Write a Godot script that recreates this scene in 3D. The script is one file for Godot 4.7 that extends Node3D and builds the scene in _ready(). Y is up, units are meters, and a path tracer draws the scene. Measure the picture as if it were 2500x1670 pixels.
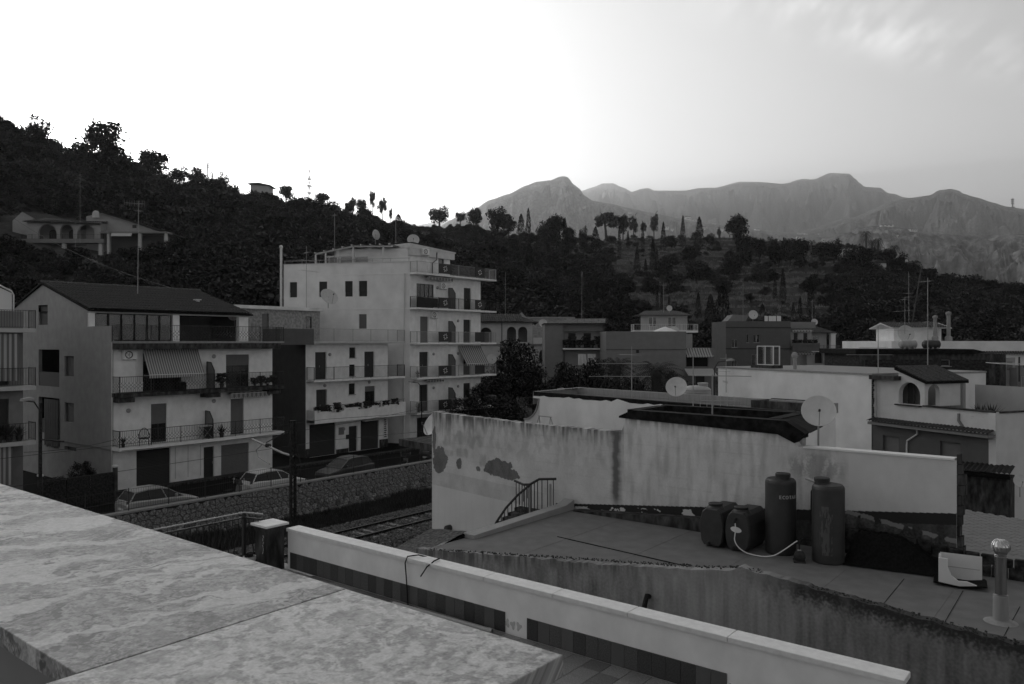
extends Node3D
# A hillside town seen over rooftops: world x runs along the street, -z across the railway, y up, metres. Street level is y 0.

var M := {}
var taken := {}
var rng := RandomNumberGenerator.new()

class MB:
	var v := PackedVector3Array()
	var n := PackedVector3Array()
	var t := PackedVector2Array()
	var c := PackedColorArray()
	var ink := Color(1, 1, 1)
	func tri(a: Vector3, b: Vector3, d: Vector3, na := Vector3.ZERO, nb := Vector3.ZERO, nd := Vector3.ZERO, ua := Vector2.ZERO, ub := Vector2.ZERO, ud := Vector2.ZERO) -> void:
		if na == Vector3.ZERO:
			na = (b - a).cross(d - a).normalized()
			nb = na
			nd = na
		v.append(a); v.append(d); v.append(b)
		n.append(na); n.append(nd); n.append(nb)
		t.append(ua); t.append(ud); t.append(ub)
		c.append(ink); c.append(ink); c.append(ink)
	# corners counter-clockwise as seen from outside
	func quad(a: Vector3, b: Vector3, d: Vector3, e: Vector3, u0 := Vector2(0, 1), u1 := Vector2(1, 0)) -> void:
		var nn := (b - a).cross(d - a)
		if nn.length() < 1e-12:
			nn = (d - a).cross(e - a)
		nn = nn.normalized()
		tri(a, b, d, nn, nn, nn, Vector2(u0.x, u0.y), Vector2(u1.x, u0.y), Vector2(u1.x, u1.y))
		tri(a, d, e, nn, nn, nn, Vector2(u0.x, u0.y), Vector2(u1.x, u1.y), Vector2(u0.x, u1.y))
	func quadn(a: Vector3, b: Vector3, d: Vector3, e: Vector3, na: Vector3, nb: Vector3, nd: Vector3, ne: Vector3) -> void:
		tri(a, b, d, na, nb, nd)
		tri(a, d, e, na, nd, ne)
	func box(x0: float, y0: float, z0: float, x1: float, y1: float, z1: float) -> void:
		obox(Transform3D(Basis.IDENTITY, Vector3((x0 + x1) / 2, (y0 + y1) / 2, (z0 + z1) / 2)), Vector3(abs(x1 - x0), abs(y1 - y0), abs(z1 - z0)))
	func obox(f: Transform3D, s: Vector3) -> void:
		var p := []
		for i in 8:
			p.append(f * Vector3(s.x * (0.5 if i & 1 else -0.5), s.y * (0.5 if i & 2 else -0.5), s.z * (0.5 if i & 4 else -0.5)))
		quad(p[4], p[5], p[7], p[6]); quad(p[1], p[0], p[2], p[3])
		quad(p[5], p[1], p[3], p[7]); quad(p[0], p[4], p[6], p[2])
		quad(p[6], p[7], p[3], p[2]); quad(p[0], p[1], p[5], p[4])
	# box with chamfered vertical and top edges
	func cbox(x0: float, y0: float, z0: float, x1: float, y1: float, z1: float, k: float) -> void:
		var r := [Vector2(x0 + k, z0), Vector2(x1 - k, z0), Vector2(x1, z0 + k), Vector2(x1, z1 - k), Vector2(x1 - k, z1), Vector2(x0 + k, z1), Vector2(x0, z1 - k), Vector2(x0, z0 + k)]
		var m := Vector2((x0 + x1) / 2, (z0 + z1) / 2)
		var a := []
		var b := []
		var d := []
		for q in r:
			a.append(Vector3(q.x, y0, q.y))
			b.append(Vector3(q.x, y1 - k, q.y))
			d.append(Vector3(q.x - sign(q.x - m.x) * k, y1, q.y - sign(q.y - m.y) * k))
		for i in 8:
			var j := (i + 1) % 8
			quad(a[j], a[i], b[i], b[j])
			quad(b[j], b[i], d[i], d[j])
			tri(Vector3(m.x, y1, m.y), d[j], d[i])
			tri(Vector3(m.x, y0, m.y), a[i], a[j])
	func bar(a: Vector3, b: Vector3, w: float, h := 0.0) -> void:
		if h == 0.0:
			h = w
		var d := b - a
		if d.length() < 1e-6:
			return
		var f := d.normalized()
		var s := f.cross(Vector3.UP)
		if s.length() < 0.01:
			s = Vector3.RIGHT
		s = s.normalized()
		obox(Transform3D(Basis(s, s.cross(f) * -1.0, f), (a + b) / 2), Vector3(w, h, d.length()))
	func tube(pts: Array, r, k := 8, cap := true) -> void:
		var rings := []
		var nr := []
		var prev := Vector3.ZERO
		for i in pts.size():
			var d: Vector3 = (pts[min(i + 1, pts.size() - 1)] - pts[max(i - 1, 0)]).normalized()
			var s: Vector3 = d.cross(Vector3.UP) if prev == Vector3.ZERO else prev - d * prev.dot(d)
			if s.length() < 0.01:
				s = d.cross(Vector3.RIGHT)
			s = s.normalized()
			prev = s
			var q := s.cross(d)
			var ring := []
			var nn := []
			var rad: float = r[i] if r is Array else r
			for j in k:
				var o := s * cos(TAU * j / k) + q * sin(TAU * j / k)
				ring.append(pts[i] + o * rad)
				nn.append(o)
			rings.append(ring); nr.append(nn)
		for i in pts.size() - 1:
			for j in k:
				var l := (j + 1) % k
				quadn(rings[i][l], rings[i][j], rings[i + 1][j], rings[i + 1][l], nr[i][l], nr[i][j], nr[i + 1][j], nr[i + 1][l])
		if cap:
			for j in range(1, k - 1):
				tri(rings[0][0], rings[0][j], rings[0][j + 1])
				var e: Array = rings[-1]
				tri(e[0], e[j + 1], e[j])
	# profile of Vector2(radius, height) turned about the y axis of f
	func lathe(f: Transform3D, prof: Array, k := 20, sx := 1.0, sz := 1.0) -> void:
		for i in prof.size() - 1:
			var p: Vector2 = prof[i]
			var q: Vector2 = prof[i + 1]
			var nv := Vector2(q.y - p.y, p.x - q.x).normalized()
			for j in k:
				var a0 := TAU * j / k
				var a1 := TAU * (j + 1) / k
				var d0 := Vector3(cos(a0) * sx, 0, sin(a0) * sz)
				var d1 := Vector3(cos(a1) * sx, 0, sin(a1) * sz)
				var n0: Vector3 = (f.basis * (Vector3(cos(a0), 0, sin(a0)) * nv.x + Vector3.UP * nv.y)).normalized()
				var n1: Vector3 = (f.basis * (Vector3(cos(a1), 0, sin(a1)) * nv.x + Vector3.UP * nv.y)).normalized()
				quadn(f * (d1 * p.x + Vector3.UP * p.y), f * (d0 * p.x + Vector3.UP * p.y), f * (d0 * q.x + Vector3.UP * q.y), f * (d1 * q.x + Vector3.UP * q.y), n1, n0, n0, n1)
	# polygon in the xy plane of f pushed along its z from z0 to z1
	func prism(poly: PackedVector2Array, z0: float, z1: float, f := Transform3D.IDENTITY) -> void:
		var area := 0.0
		for i in poly.size():
			var q := poly[(i + 1) % poly.size()]
			area += poly[i].x * q.y - q.x * poly[i].y
		if area < 0:
			poly.reverse()
		var id := Geometry2D.triangulate_polygon(poly)
		for i in range(0, id.size(), 3):
			var a := poly[id[i]]
			var b := poly[id[i + 1]]
			var d := poly[id[i + 2]]
			if (b - a).cross(d - a) < 0:
				var s := b
				b = d
				d = s
			tri(f * Vector3(a.x, a.y, z1), f * Vector3(b.x, b.y, z1), f * Vector3(d.x, d.y, z1))
			tri(f * Vector3(a.x, a.y, z0), f * Vector3(d.x, d.y, z0), f * Vector3(b.x, b.y, z0))
		for i in poly.size():
			var a := poly[i]
			var b := poly[(i + 1) % poly.size()]
			quad(f * Vector3(a.x, a.y, z0), f * Vector3(b.x, b.y, z0), f * Vector3(b.x, b.y, z1), f * Vector3(a.x, a.y, z1))
	# front face of a wall in the xy plane at z, with holes [x0, x1, y0, y1] and their reveals going back by deep
	func wall(x0: float, x1: float, y0: float, y1: float, z: float, holes: Array, deep := 0.22) -> void:
		var xs := [x0, x1]
		var ys := [y0, y1]
		for h in holes:
			for k in [0, 1]:
				if h[k] > x0 + 0.001 and h[k] < x1 - 0.001:
					xs.append(h[k])
				if h[k + 2] > y0 + 0.001 and h[k + 2] < y1 - 0.001:
					ys.append(h[k + 2])
		xs.sort(); ys.sort()
		for i in xs.size() - 1:
			if xs[i + 1] - xs[i] < 0.001:
				continue
			for j in ys.size() - 1:
				if ys[j + 1] - ys[j] < 0.001:
					continue
				var m := Vector2((xs[i] + xs[i + 1]) / 2, (ys[j] + ys[j + 1]) / 2)
				var open := false
				for h in holes:
					if m.x > h[0] and m.x < h[1] and m.y > h[2] and m.y < h[3]:
						open = true
				if not open:
					quad(Vector3(xs[i], ys[j], z), Vector3(xs[i + 1], ys[j], z), Vector3(xs[i + 1], ys[j + 1], z), Vector3(xs[i], ys[j + 1], z))
		for h in holes:
			var a := Vector3(h[0], h[2], z)
			var b := Vector3(h[1], h[2], z)
			var d := Vector3(h[1], h[3], z)
			var e := Vector3(h[0], h[3], z)
			var k := Vector3(0, 0, -deep)
			quad(a, b, b + k, a + k); quad(b, d, d + k, b + k); quad(d, e, e + k, d + k); quad(e, a, a + k, e + k)
	func mesh() -> ArrayMesh:
		var arr := []
		arr.resize(Mesh.ARRAY_MAX)
		arr[Mesh.ARRAY_VERTEX] = v
		arr[Mesh.ARRAY_NORMAL] = n
		arr[Mesh.ARRAY_TEX_UV] = t
		arr[Mesh.ARRAY_COLOR] = c
		var m := ArrayMesh.new()
		m.add_surface_from_arrays(Mesh.PRIMITIVE_TRIANGLES, arr)
		return m

func numbered(called: String) -> String:
	taken[called] = taken.get(called, -1) + 1
	return called if taken[called] == 0 else "%s_%03d" % [called, taken[called]]

func thing(called: String, label: String, category: String, at := Vector3.ZERO, turn := 0.0, group := "") -> Node3D:
	var o := Node3D.new()
	o.name = numbered(called)
	add_child(o)
	o.position = at
	o.rotation.y = turn
	o.set_meta("label", label)
	o.set_meta("category", category)
	if group:
		o.set_meta("group", group)
	return o

func part(called: String, b, m: Material, parent: Node, stuff := false) -> MeshInstance3D:
	var o := MeshInstance3D.new()
	o.name = called
	o.mesh = b.mesh() if b is MB else b
	o.material_override = m
	o.cast_shadow = GeometryInstance3D.SHADOW_CASTING_SETTING_ON
	parent.add_child(o, true)
	if stuff:
		o.set_meta("kind", "stuff")
	return o

func setting(called: String, b, m: Material) -> MeshInstance3D:
	var o := part(numbered(called), b, m, self)
	o.set_meta("kind", "structure")
	return o

func dup(root: Node3D, at: Vector3, turn: float, label := "", size := Vector3.ONE) -> Node3D:
	var r: Node3D = root.duplicate()
	r.name = numbered(String(root.name).rstrip("0123456789").trim_suffix("_"))
	add_child(r)
	r.position = at
	r.rotation = Vector3(0, turn, 0)
	r.scale = size
	if label:
		r.set_meta("label", label)
	return r

func grey(l: float) -> Color:
	return Color(l, l, l).linear_to_srgb()

# tileable grey noise picture running from lo to hi (sRGB values)
func noise_tex(sd: int, freq: float, lo: float, hi: float, size := 512, kind := FastNoiseLite.TYPE_SIMPLEX_SMOOTH, oct := 5, bias := 1.0) -> ImageTexture:
	var f := FastNoiseLite.new()
	f.seed = sd
	f.frequency = freq
	f.noise_type = kind
	f.fractal_octaves = oct
	f.fractal_gain = 0.55
	var img := f.get_seamless_image(size, size)
	img.convert(Image.FORMAT_L8)
	var d := img.get_data()
	for i in d.size():
		d[i] = int(clamp(lerpf(lo, hi, pow(d[i] / 255.0, bias)), 0, 1) * 255.0)
	img = Image.create_from_data(size, size, false, Image.FORMAT_L8, d)
	img.generate_mipmaps()
	return ImageTexture.create_from_image(img)

func mat(called: String, l: float, rough := 0.9, tex: Texture2D = null, scale := Vector3.ONE, metal := 0.0) -> StandardMaterial3D:
	var m := StandardMaterial3D.new()
	m.resource_name = called
	m.albedo_color = grey(l)
	m.roughness = rough
	m.metallic = metal
	m.metallic_specular = 0.5 if rough < 0.7 else 0.2
	if tex:
		m.albedo_texture = tex
		m.uv1_triplanar = true
		m.uv1_world_triplanar = true
		m.uv1_scale = scale
	M[called] = m
	return m

func relief(m: StandardMaterial3D, tex: Texture2D, cm: float) -> void:
	m.heightmap_enabled = true
	m.heightmap_texture = tex
	m.heightmap_scale = cm

func make_materials() -> void:
	var mottle := noise_tex(3, 0.012, 0.9, 1.0)
	var streak := noise_tex(5, 0.02, 0.84, 1.0, 512, FastNoiseLite.TYPE_SIMPLEX_SMOOTH, 5, 0.7)
	var grain := noise_tex(8, 0.09, 0.6, 1.0)
	var blotch := noise_tex(11, 0.018, 0.35, 1.0)
	M.grain = grain
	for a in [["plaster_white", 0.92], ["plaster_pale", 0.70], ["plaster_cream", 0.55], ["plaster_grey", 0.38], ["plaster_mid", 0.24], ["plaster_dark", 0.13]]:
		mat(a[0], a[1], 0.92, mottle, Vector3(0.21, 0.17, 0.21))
	mat("plaster_streaked", 0.9, 0.93, noise_tex(17, 0.012, 0.86, 1.0), Vector3(0.1, 0.07, 0.1))
	mat("plaster_worn", 0.5, 0.95, noise_tex(13, 0.03, 0.66, 1.0), Vector3(0.2, 0.2, 0.2))
	mat("concrete", 0.34, 0.93, streak, Vector3(0.6, 0.09, 0.6))
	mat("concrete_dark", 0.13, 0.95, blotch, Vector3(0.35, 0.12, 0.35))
	mat("block_wall", 0.085, 0.95, blotch, Vector3(0.5, 0.5, 0.5))
	mat("bitumen", 0.028, 0.8, blotch, Vector3(0.4, 0.4, 0.4))
	mat("roof_sheet", 0.2, 0.85, noise_tex(21, 0.012, 0.88, 1.0), Vector3(0.3, 0.3, 0.3))
	mat("roof_tile", 0.13, 0.9, blotch, Vector3(0.8, 0.8, 0.8))
	mat("roof_tile_pale", 0.2, 0.9, blotch, Vector3(0.9, 0.9, 0.9))
	mat("asphalt", 0.016, 0.93, grain, Vector3(0.3, 0.3, 0.3))
	mat("ballast", 0.05, 0.97, grain, Vector3(0.8, 0.8, 0.8))
	mat("earth", 0.05, 1.0, blotch, Vector3(0.07, 0.07, 0.07))
	mat("soil", 0.26, 1.0, blotch, Vector3(0.07, 0.07, 0.07))  # ground tone raised to bounce more light onto the house fronts
	mat("stone", 0.55, 0.95, blotch, Vector3(0.9, 0.9, 0.9))
	mat("stone_pale", 0.75, 0.95, blotch, Vector3(0.9, 0.9, 0.9))
	mat("stone_dark", 0.34, 0.95, blotch, Vector3(0.9, 0.9, 0.9))
	mat("mortar", 0.075, 1.0, grain, Vector3(0.5, 0.5, 0.5))
	mat("iron", 0.02, 0.6)
	mat("iron_worn", 0.07, 0.75, blotch, Vector3(0.7, 0.7, 0.7))
	mat("iron_pale", 0.32, 0.6)
	mat("white_metal", 0.62, 0.5)
	mat("dish", 0.60, 0.5, noise_tex(31, 0.02, 0.9, 1.0, 256), Vector3(0.8, 0.8, 0.8))
	mat("shutter_dark", 0.035, 0.6, grain, Vector3(0.3, 0.3, 0.3))
	mat("shutter_grey", 0.16, 0.6, mottle, Vector3(0.5, 0.5, 0.5))
	mat("wood_dark", 0.025, 0.6, grain, Vector3(0.4, 0.1, 0.4))
	mat("shade_black", 0.02, 1.0)  # near-black stand-in for the shade inside openings
	mat("curtain", 0.35, 0.9, mottle, Vector3(2, 0.2, 2))
	mat("plastic_dark", 0.042, 0.5, noise_tex(41, 0.02, 0.8, 1.0, 256), Vector3(0.6, 0.6, 0.6))
	mat("plastic_black", 0.015, 0.45)
	mat("plastic_pale", 0.35, 0.5, mottle, Vector3(0.6, 0.6, 0.6))
	mat("steel", 0.55, 0.22, null, Vector3.ONE, 1.0)
	mat("steel_dull", 0.42, 0.26, mottle, Vector3(1, 0.3, 1), 1.0)
	mat("paint_white", 0.7, 0.6)
	mat("cloth_white", 0.75, 0.9)
	mat("stripe_light", 0.40, 0.9)
	mat("stripe_dark", 0.15, 0.9)
	mat("rubber", 0.018, 0.8)
	mat("car_silver", 0.42, 0.3, null, Vector3.ONE, 0.35).clearcoat_enabled = true
	mat("car_white", 0.66, 0.3).clearcoat_enabled = true
	mat("car_dark", 0.03, 0.3).clearcoat_enabled = true
	mat("rail_top", 0.30, 0.35, null, Vector3.ONE, 0.9)
	mat("tarp", 0.02, 0.75, blotch, Vector3(1.5, 1.5, 1.5))
	mat("marble_white", 0.8, 0.6, mottle, Vector3(0.9, 0.9, 0.9))
	relief(M.concrete, grain, 0.4)
	relief(M.plaster_worn, grain, 0.3)
	relief(M.concrete_dark, grain, 0.5)
	relief(M.stone, grain, 1.2)
	relief(M.stone_pale, grain, 1.2)
	relief(M.stone_dark, grain, 1.2)
	relief(M.roof_sheet, grain, 0.12)
	var g := mat("glass", 0.02, 0.04)
	g.transparency = BaseMaterial3D.TRANSPARENCY_ALPHA
	g.albedo_color.a = 0.35
	var gd := mat("glass_frosted", 0.10, 0.3)
	gd.transparency = BaseMaterial3D.TRANSPARENCY_ALPHA
	gd.albedo_color.a = 0.7
	for a in [["leaf_dark", 0.034], ["leaf_mid", 0.058], ["leaf_light", 0.13], ["leaf_house", 0.05]]:
		var m := mat(a[0], 1.0, 0.85)
		m.vertex_color_use_as_albedo = true
		m.albedo_color = grey(a[1] * 8.0)
		m.backlight_enabled = true
		m.backlight = Color(0.3, 0.3, 0.3)
	mat("bark", 0.07, 1.0, grain, Vector3(0.5, 0.2, 0.5))
	mat("bark_pale", 0.14, 1.0, grain, Vector3(0.5, 0.2, 0.5))
	var hm := mat("hill", 1.0, 1.0, noise_tex(51, 0.03, 0.5, 1.0), Vector3(0.03, 0.03, 0.03))
	hm.vertex_color_use_as_albedo = true
	var mm := mat("mountain", 1.0, 1.0, noise_tex(52, 0.04, 0.45, 1.0, 1024, FastNoiseLite.TYPE_SIMPLEX_SMOOTH, 6), Vector3(0.002, 0.002, 0.002))
	mm.vertex_color_use_as_albedo = true

# where the sun stands: low behind the hill across the railway
const SUN_UP := 6.0
const TO_SUN := Vector3(0.348, 0.1045, -0.931)

func make_sky() -> Sky:
	var w := 2048
	var h := 1024
	var f := FastNoiseLite.new()
	f.seed = 77
	f.frequency = 1.0
	f.fractal_octaves = 6
	f.fractal_gain = 0.58
	var img := Image.create_empty(w, h, false, Image.FORMAT_RGBF)
	var s := TO_SUN.normalized()
	for y in h:
		var el := (0.5 - (y + 0.5) / h) * PI
		for x in w:
			var az := (x + 0.5) / w * TAU
			var d := Vector3(sin(az) * cos(el), sin(el), -cos(az) * cos(el))
			var a := rad_to_deg(d.angle_to(s))
			# glow round the hidden sun, a paler belt above the whole horizon, and the blue-grey dome
			var l := 0.08 + 0.70 * exp(-pow(a / 55.0, 2.3)) * (1.0 - 0.3 * maxf(d.y, 0.0)) + 5.0 * exp(-pow(a / 13.5, 1.6)) + 0.56 * exp(-maxf(el, 0.0) / 0.25)
			if el > 0.0:
				# high thin wisps on a flat layer of cloud far overhead
				var p := Vector2(d.x, d.z) / (d.y + 0.12)
				var q := p.rotated(0.65)
				var cover := f.get_noise_2d(p.x * 0.35 + 9.1, p.y * 0.35 + 2.7)
				var o := (p - Vector2(2.05, -0.41)).rotated(-0.584)
				var patch := exp(-pow(o.x / 0.46, 4.0) - pow(o.y / 0.10, 2.0))
				var mask := clampf(smoothstep(0.25, 0.6, cover) * 0.3 + patch * 1.5, 0.0, 1.3)
				if mask > 0.02:
					var k := f.get_noise_2d(q.x * 1.3, q.y * 5.0) + 0.55 * f.get_noise_2d(q.x * 5.0 + 40.0, q.y * 15.0)
					l += smoothstep(-0.45, 0.55, k) * mask * 0.30 * (0.3 + l)
			else:
				l *= 0.6
			img.set_pixel(x, y, Color(l, l, l))
	var m := PanoramaSkyMaterial.new()
	m.panorama = ImageTexture.create_from_image(img)
	var sky := Sky.new()
	sky.sky_material = m
	return sky

func _ready() -> void:
	rng.seed = 20240611
	var cam := Camera3D.new()
	cam.name = "camera"
	add_child(cam)
	cam.position = Vector3(0, 9, 0)
	cam.rotation_degrees = Vector3(0, -51.5, 0)
	cam.fov = rad_to_deg(2.0 * atan(835.0 / 1900.0))
	cam.far = 20000.0
	cam.near = 0.05
	cam.current = true
	var we := WorldEnvironment.new()
	we.name = "world_environment"
	var e := Environment.new()
	e.background_mode = Environment.BG_SKY
	e.sky = make_sky()
	e.tonemap_mode = Environment.TONE_MAPPER_LINEAR
	e.tonemap_exposure = 1.65
	e.sdfgi_enabled = true
	e.ssao_enabled = true
	e.ssil_enabled = true
	# thin evening haze that throws the sun-side light forward
	e.volumetric_fog_enabled = true
	e.volumetric_fog_density = 0.00013
	e.volumetric_fog_albedo = Color(0.95, 0.95, 0.95)
	e.volumetric_fog_anisotropy = 0.6
	we.environment = e
	add_child(we)
	var sun := DirectionalLight3D.new()
	sun.name = "sun"
	add_child(sun)
	sun.look_at_from_position(TO_SUN * 10.0, Vector3.ZERO)
	sun.light_energy = 1.0
	sun.light_angular_distance = 0.5
	sun.shadow_enabled = true
	make_materials()
	build_land()
	build_street_and_railway()
	build_corner_house()
	build_shop_house()
	build_tall_block()
	build_edge_block()
	build_middle_houses()
	build_near_roofs()
	build_own_terrace()
	build_villa_and_far_houses()
	build_trees()
	build_small_things()
	tell_apart()

# things that share a label are told apart by their order from left to right as seen from the rooftop
func tell_apart() -> void:
	var same := {}
	for o in get_children():
		if o.has_meta("label"):
			var l: String = o.get_meta("label")
			if not same.has(l):
				same[l] = []
			same[l].append(o)
	var words := ["leftmost", "second", "third", "fourth", "fifth", "sixth", "seventh", "eighth", "ninth", "tenth", "eleventh", "twelfth", "thirteenth", "fourteenth", "fifteenth", "sixteenth", "seventeenth", "eighteenth", "nineteenth", "twentieth", "twenty-first", "twenty-second", "twenty-third", "twenty-fourth", "twenty-fifth", "twenty-sixth"]
	for l in same:
		var a: Array = same[l]
		if a.size() < 2:
			continue
		a.sort_custom(func(p, q): return p.position.dot(ACROSS) / maxf(1.0, p.position.dot(AHEAD)) < q.position.dot(ACROSS) / maxf(1.0, q.position.dot(AHEAD)))
		for i in mini(a.size(), words.size()):
			a[i].set_meta("label", l + (", leftmost of its row" if i == 0 else ", %s from the left" % words[i]))

# ---------------------------------------------------------------- the land
const AHEAD := Vector3(0.78261, 0, -0.62251)
const ACROSS := Vector3(0.62251, 0, 0.78261)

# a survey of the hill from the rooftop: [bearing as sideways/ahead, then distance ahead and height of foot, lower slope, upper slope, ridge]
const SURVEY := [
	[-1.13, 64.0, 0.0, 90.0, 14.0, 125.0, 36.0, 160.0, 62.0],
	[-0.658, 70.0, 1.0, 110.0, 16.0, 150.0, 34.0, 190.0, 61.0],
	[-0.526, 72.0, 1.0, 118.0, 18.0, 165.0, 35.0, 220.0, 59.0],
	[-0.395, 74.0, 1.0, 125.0, 20.0, 190.0, 39.0, 280.0, 62.0],
	[-0.263, 85.0, 2.0, 140.0, 20.0, 225.0, 44.0, 330.0, 66.5],
	[-0.184, 95.0, 2.0, 150.0, 18.0, 240.0, 42.0, 360.0, 65.5],
	[-0.121, 105.0, 3.0, 165.0, 16.0, 270.0, 42.0, 420.0, 71.0],
	[-0.053, 115.0, 3.0, 165.0, 13.0, 260.0, 36.0, 380.0, 63.0],
	[0.026, 120.0, 3.5, 165.0, 12.0, 260.0, 33.0, 380.0, 60.0],
	[0.132, 125.0, 4.0, 170.0, 12.0, 260.0, 30.0, 390.0, 60.7],
	[0.237, 125.0, 4.0, 175.0, 12.0, 265.0, 31.0, 400.0, 63.0],
	[0.342, 125.0, 4.0, 175.0, 12.0, 265.0, 31.0, 400.0, 62.0],
	[0.447, 125.0, 4.0, 170.0, 11.0, 260.0, 28.0, 380.0, 54.0],
	[0.5, 120.0, 4.0, 165.0, 10.0, 250.0, 24.0, 360.0, 43.0],
	[0.553, 115.0, 4.0, 160.0, 9.0, 240.0, 20.0, 340.0, 33.0],
	[0.658, 110.0, 3.0, 150.0, 7.0, 220.0, 14.0, 300.0, 24.0],
	[1.03, 100.0, 2.0, 140.0, 5.0, 200.0, 9.0, 260.0, 15.0],
	[2.5, 100.0, 0.0, 140.0, 2.0, 200.0, 4.0, 260.0, 6.0]]

var land_noise: FastNoiseLite
var ranges := []

# the spot on range k on bearing a whose height over distance is rise
func seat(k: int, a: float, rise: float) -> Vector3:
	var pos: PackedVector3Array = ranges[k][0]
	var cols: Array = ranges[k][1]
	var i := 0
	while i < cols.size() - 1 and cols[i] < a:
		i += 1
	var best := Vector3.ZERO
	var gap := 9.0
	for j in ranges[k][2] - 12:
		var p := pos[j * cols.size() + i]
		var z := p.x * AHEAD.x + p.z * AHEAD.z
		var g := absf((p.y - 9.0) / z - rise)
		if g < gap:
			gap = g
			best = p
	return best

func lie(a: float, z: float) -> float:
	var i := 0
	while i < SURVEY.size() - 2 and SURVEY[i + 1][0] < a:
		i += 1
	var p: Array = SURVEY[i]
	var q: Array = SURVEY[i + 1]
	var t := clampf((a - p[0]) / (q[0] - p[0]), 0.0, 1.0)
	t = lerpf(t, t * t * (3.0 - 2.0 * t), 0.4)
	var z0 := 52.0
	var y0 := -1.7
	for k in 4:
		var z1 := lerpf(p[1 + k * 2], q[1 + k * 2], t)
		var y1 := lerpf(p[2 + k * 2], q[2 + k * 2], t)
		if z < z1:
			return lerpf(y0, y1, maxf(0.0, (z - z0) / (z1 - z0)))
		z0 = z1
		y0 = y1
	if z < z0 * 1.3:
		return lerpf(y0, y0 - 9.0, (z - z0) / (z0 * 0.3))
	return lerpf(y0 - 9.0, 8.0, clampf((z - z0 * 1.3) / 500.0, 0.0, 1.0))

func terraced(a: float) -> float:
	return smoothstep(-0.02, 0.1, a) * (1.0 - smoothstep(0.5, 0.62, a))

func height_at(x: float, zz: float) -> float:
	var z := x * AHEAD.x + zz * AHEAD.z
	var a := (x * ACROSS.x + zz * ACROSS.z) / maxf(z, 1.0)
	var y := lie(a, z)
	var up := smoothstep(60.0, 150.0, z)
	y += land_noise.get_noise_2d(x, zz) * 2.4 * up
	var k := terraced(a) * smoothstep(120.0, 170.0, z)
	if k > 0.0:
		var s := 3.4
		var w := y + land_noise.get_noise_2d(x * 0.6 + 900.0, zz * 0.6) * 5.0
		var m := w / s
		var fr := m - floorf(m)
		y += (floorf(m) + smoothstep(0.62, 0.98, fr) - m) * s * 0.85 * k
	return y

func build_land() -> void:
	land_noise = FastNoiseLite.new()
	land_noise.seed = 4
	land_noise.frequency = 0.013
	land_noise.fractal_octaves = 4
	var g := MB.new()
	g.quad(Vector3(-3000, -1.75, 3000), Vector3(9500, -1.75, 3000), Vector3(9500, -1.75, -9000), Vector3(-3000, -1.75, -9000))
	setting("ground", g, M.soil)
	# the hill: rows by distance, columns by bearing
	var rows := []
	var z := 54.0
	while z < 1000.0:
		rows.append(z)
		z += 3.0 if z < 110.0 else (1.7 if z < 440.0 else z * 0.03)
	var cols := []
	var a := -1.15
	while a < 2.4:
		cols.append(a)
		a += 0.0045 if a > -0.7 and a < 0.7 else 0.02
	var w := cols.size()
	var pos := PackedVector3Array()
	var col := PackedColorArray()
	for zr in rows:
		for ac in cols:
			var p: Vector3 = AHEAD * zr + ACROSS * (ac * zr)
			p.y = height_at(p.x, p.z)
			pos.append(p)
			var s := 0.085 + 0.08 * (land_noise.get_noise_2d(p.x * 2.3 + 50.0, p.z * 2.3) + 0.35)
			s = clampf(s, 0.035, 0.2)
			col.append(Color(s, s, s))
	setting("hillside", sheet(pos, col, w, rows.size()), M.hill)
	# four ranges further off, each [bearing, height over distance] along its crest
	mountain("mountain", 3600.0, 1500.0, 120.0, 61, 0.16, [[-0.35, 0.10], [-0.13, 0.13], [-0.053, 0.168], [-0.027, 0.183], [-0.005, 0.190], [0.018, 0.201], [0.032, 0.206], [0.05, 0.208], [0.061, 0.2125], [0.067, 0.2132], [0.072, 0.2117], [0.079, 0.2026], [0.087, 0.197], [0.093, 0.188], [0.104, 0.1815], [0.125, 0.178], [0.151, 0.172], [0.175, 0.167], [0.214, 0.159], [0.237, 0.155], [0.30, 0.145], [0.39, 0.138], [0.5, 0.13], [0.7, 0.10]])
	mountain("mountain", 8200.0, 4200.0, 380.0, 62, 0.2, [[-0.3, 0.12], [-0.05, 0.16], [0.088, 0.194], [0.104, 0.199], [0.117, 0.204], [0.129, 0.2042], [0.144, 0.198], [0.154, 0.193], [0.167, 0.197], [0.175, 0.198], [0.183, 0.1947], [0.222, 0.1947], [0.242, 0.198], [0.261, 0.1984], [0.293, 0.206], [0.316, 0.2058], [0.349, 0.2034], [0.373, 0.2097], [0.387, 0.209], [0.409, 0.2174], [0.434, 0.2163], [0.44, 0.2105], [0.448, 0.2037], [0.453, 0.1995], [0.473, 0.1984], [0.484, 0.191], [0.491, 0.1905], [0.503, 0.186], [0.512, 0.185], [0.6, 0.175], [0.8, 0.15], [1.2, 0.1]])
	mountain("mountain", 5200.0, 2600.0, 280.0, 63, 0.2, [[0.36, 0.14], [0.44, 0.162], [0.49, 0.181], [0.512, 0.1853], [0.536, 0.1884], [0.55, 0.1955], [0.564, 0.1968], [0.574, 0.1947], [0.58, 0.1905], [0.595, 0.1863], [0.619, 0.179], [0.635, 0.1742], [0.658, 0.171], [0.75, 0.155], [0.9, 0.14], [1.3, 0.1]])
	mountain("mountain", 1500.0, 700.0, 10.0, 64, 0.16, [[0.33, 0.112], [0.40, 0.128], [0.43, 0.1405], [0.446, 0.147], [0.47, 0.15], [0.494, 0.147], [0.534, 0.1405], [0.587, 0.137], [0.658, 0.139], [0.75, 0.135], [0.9, 0.12], [1.3, 0.08]])

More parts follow.
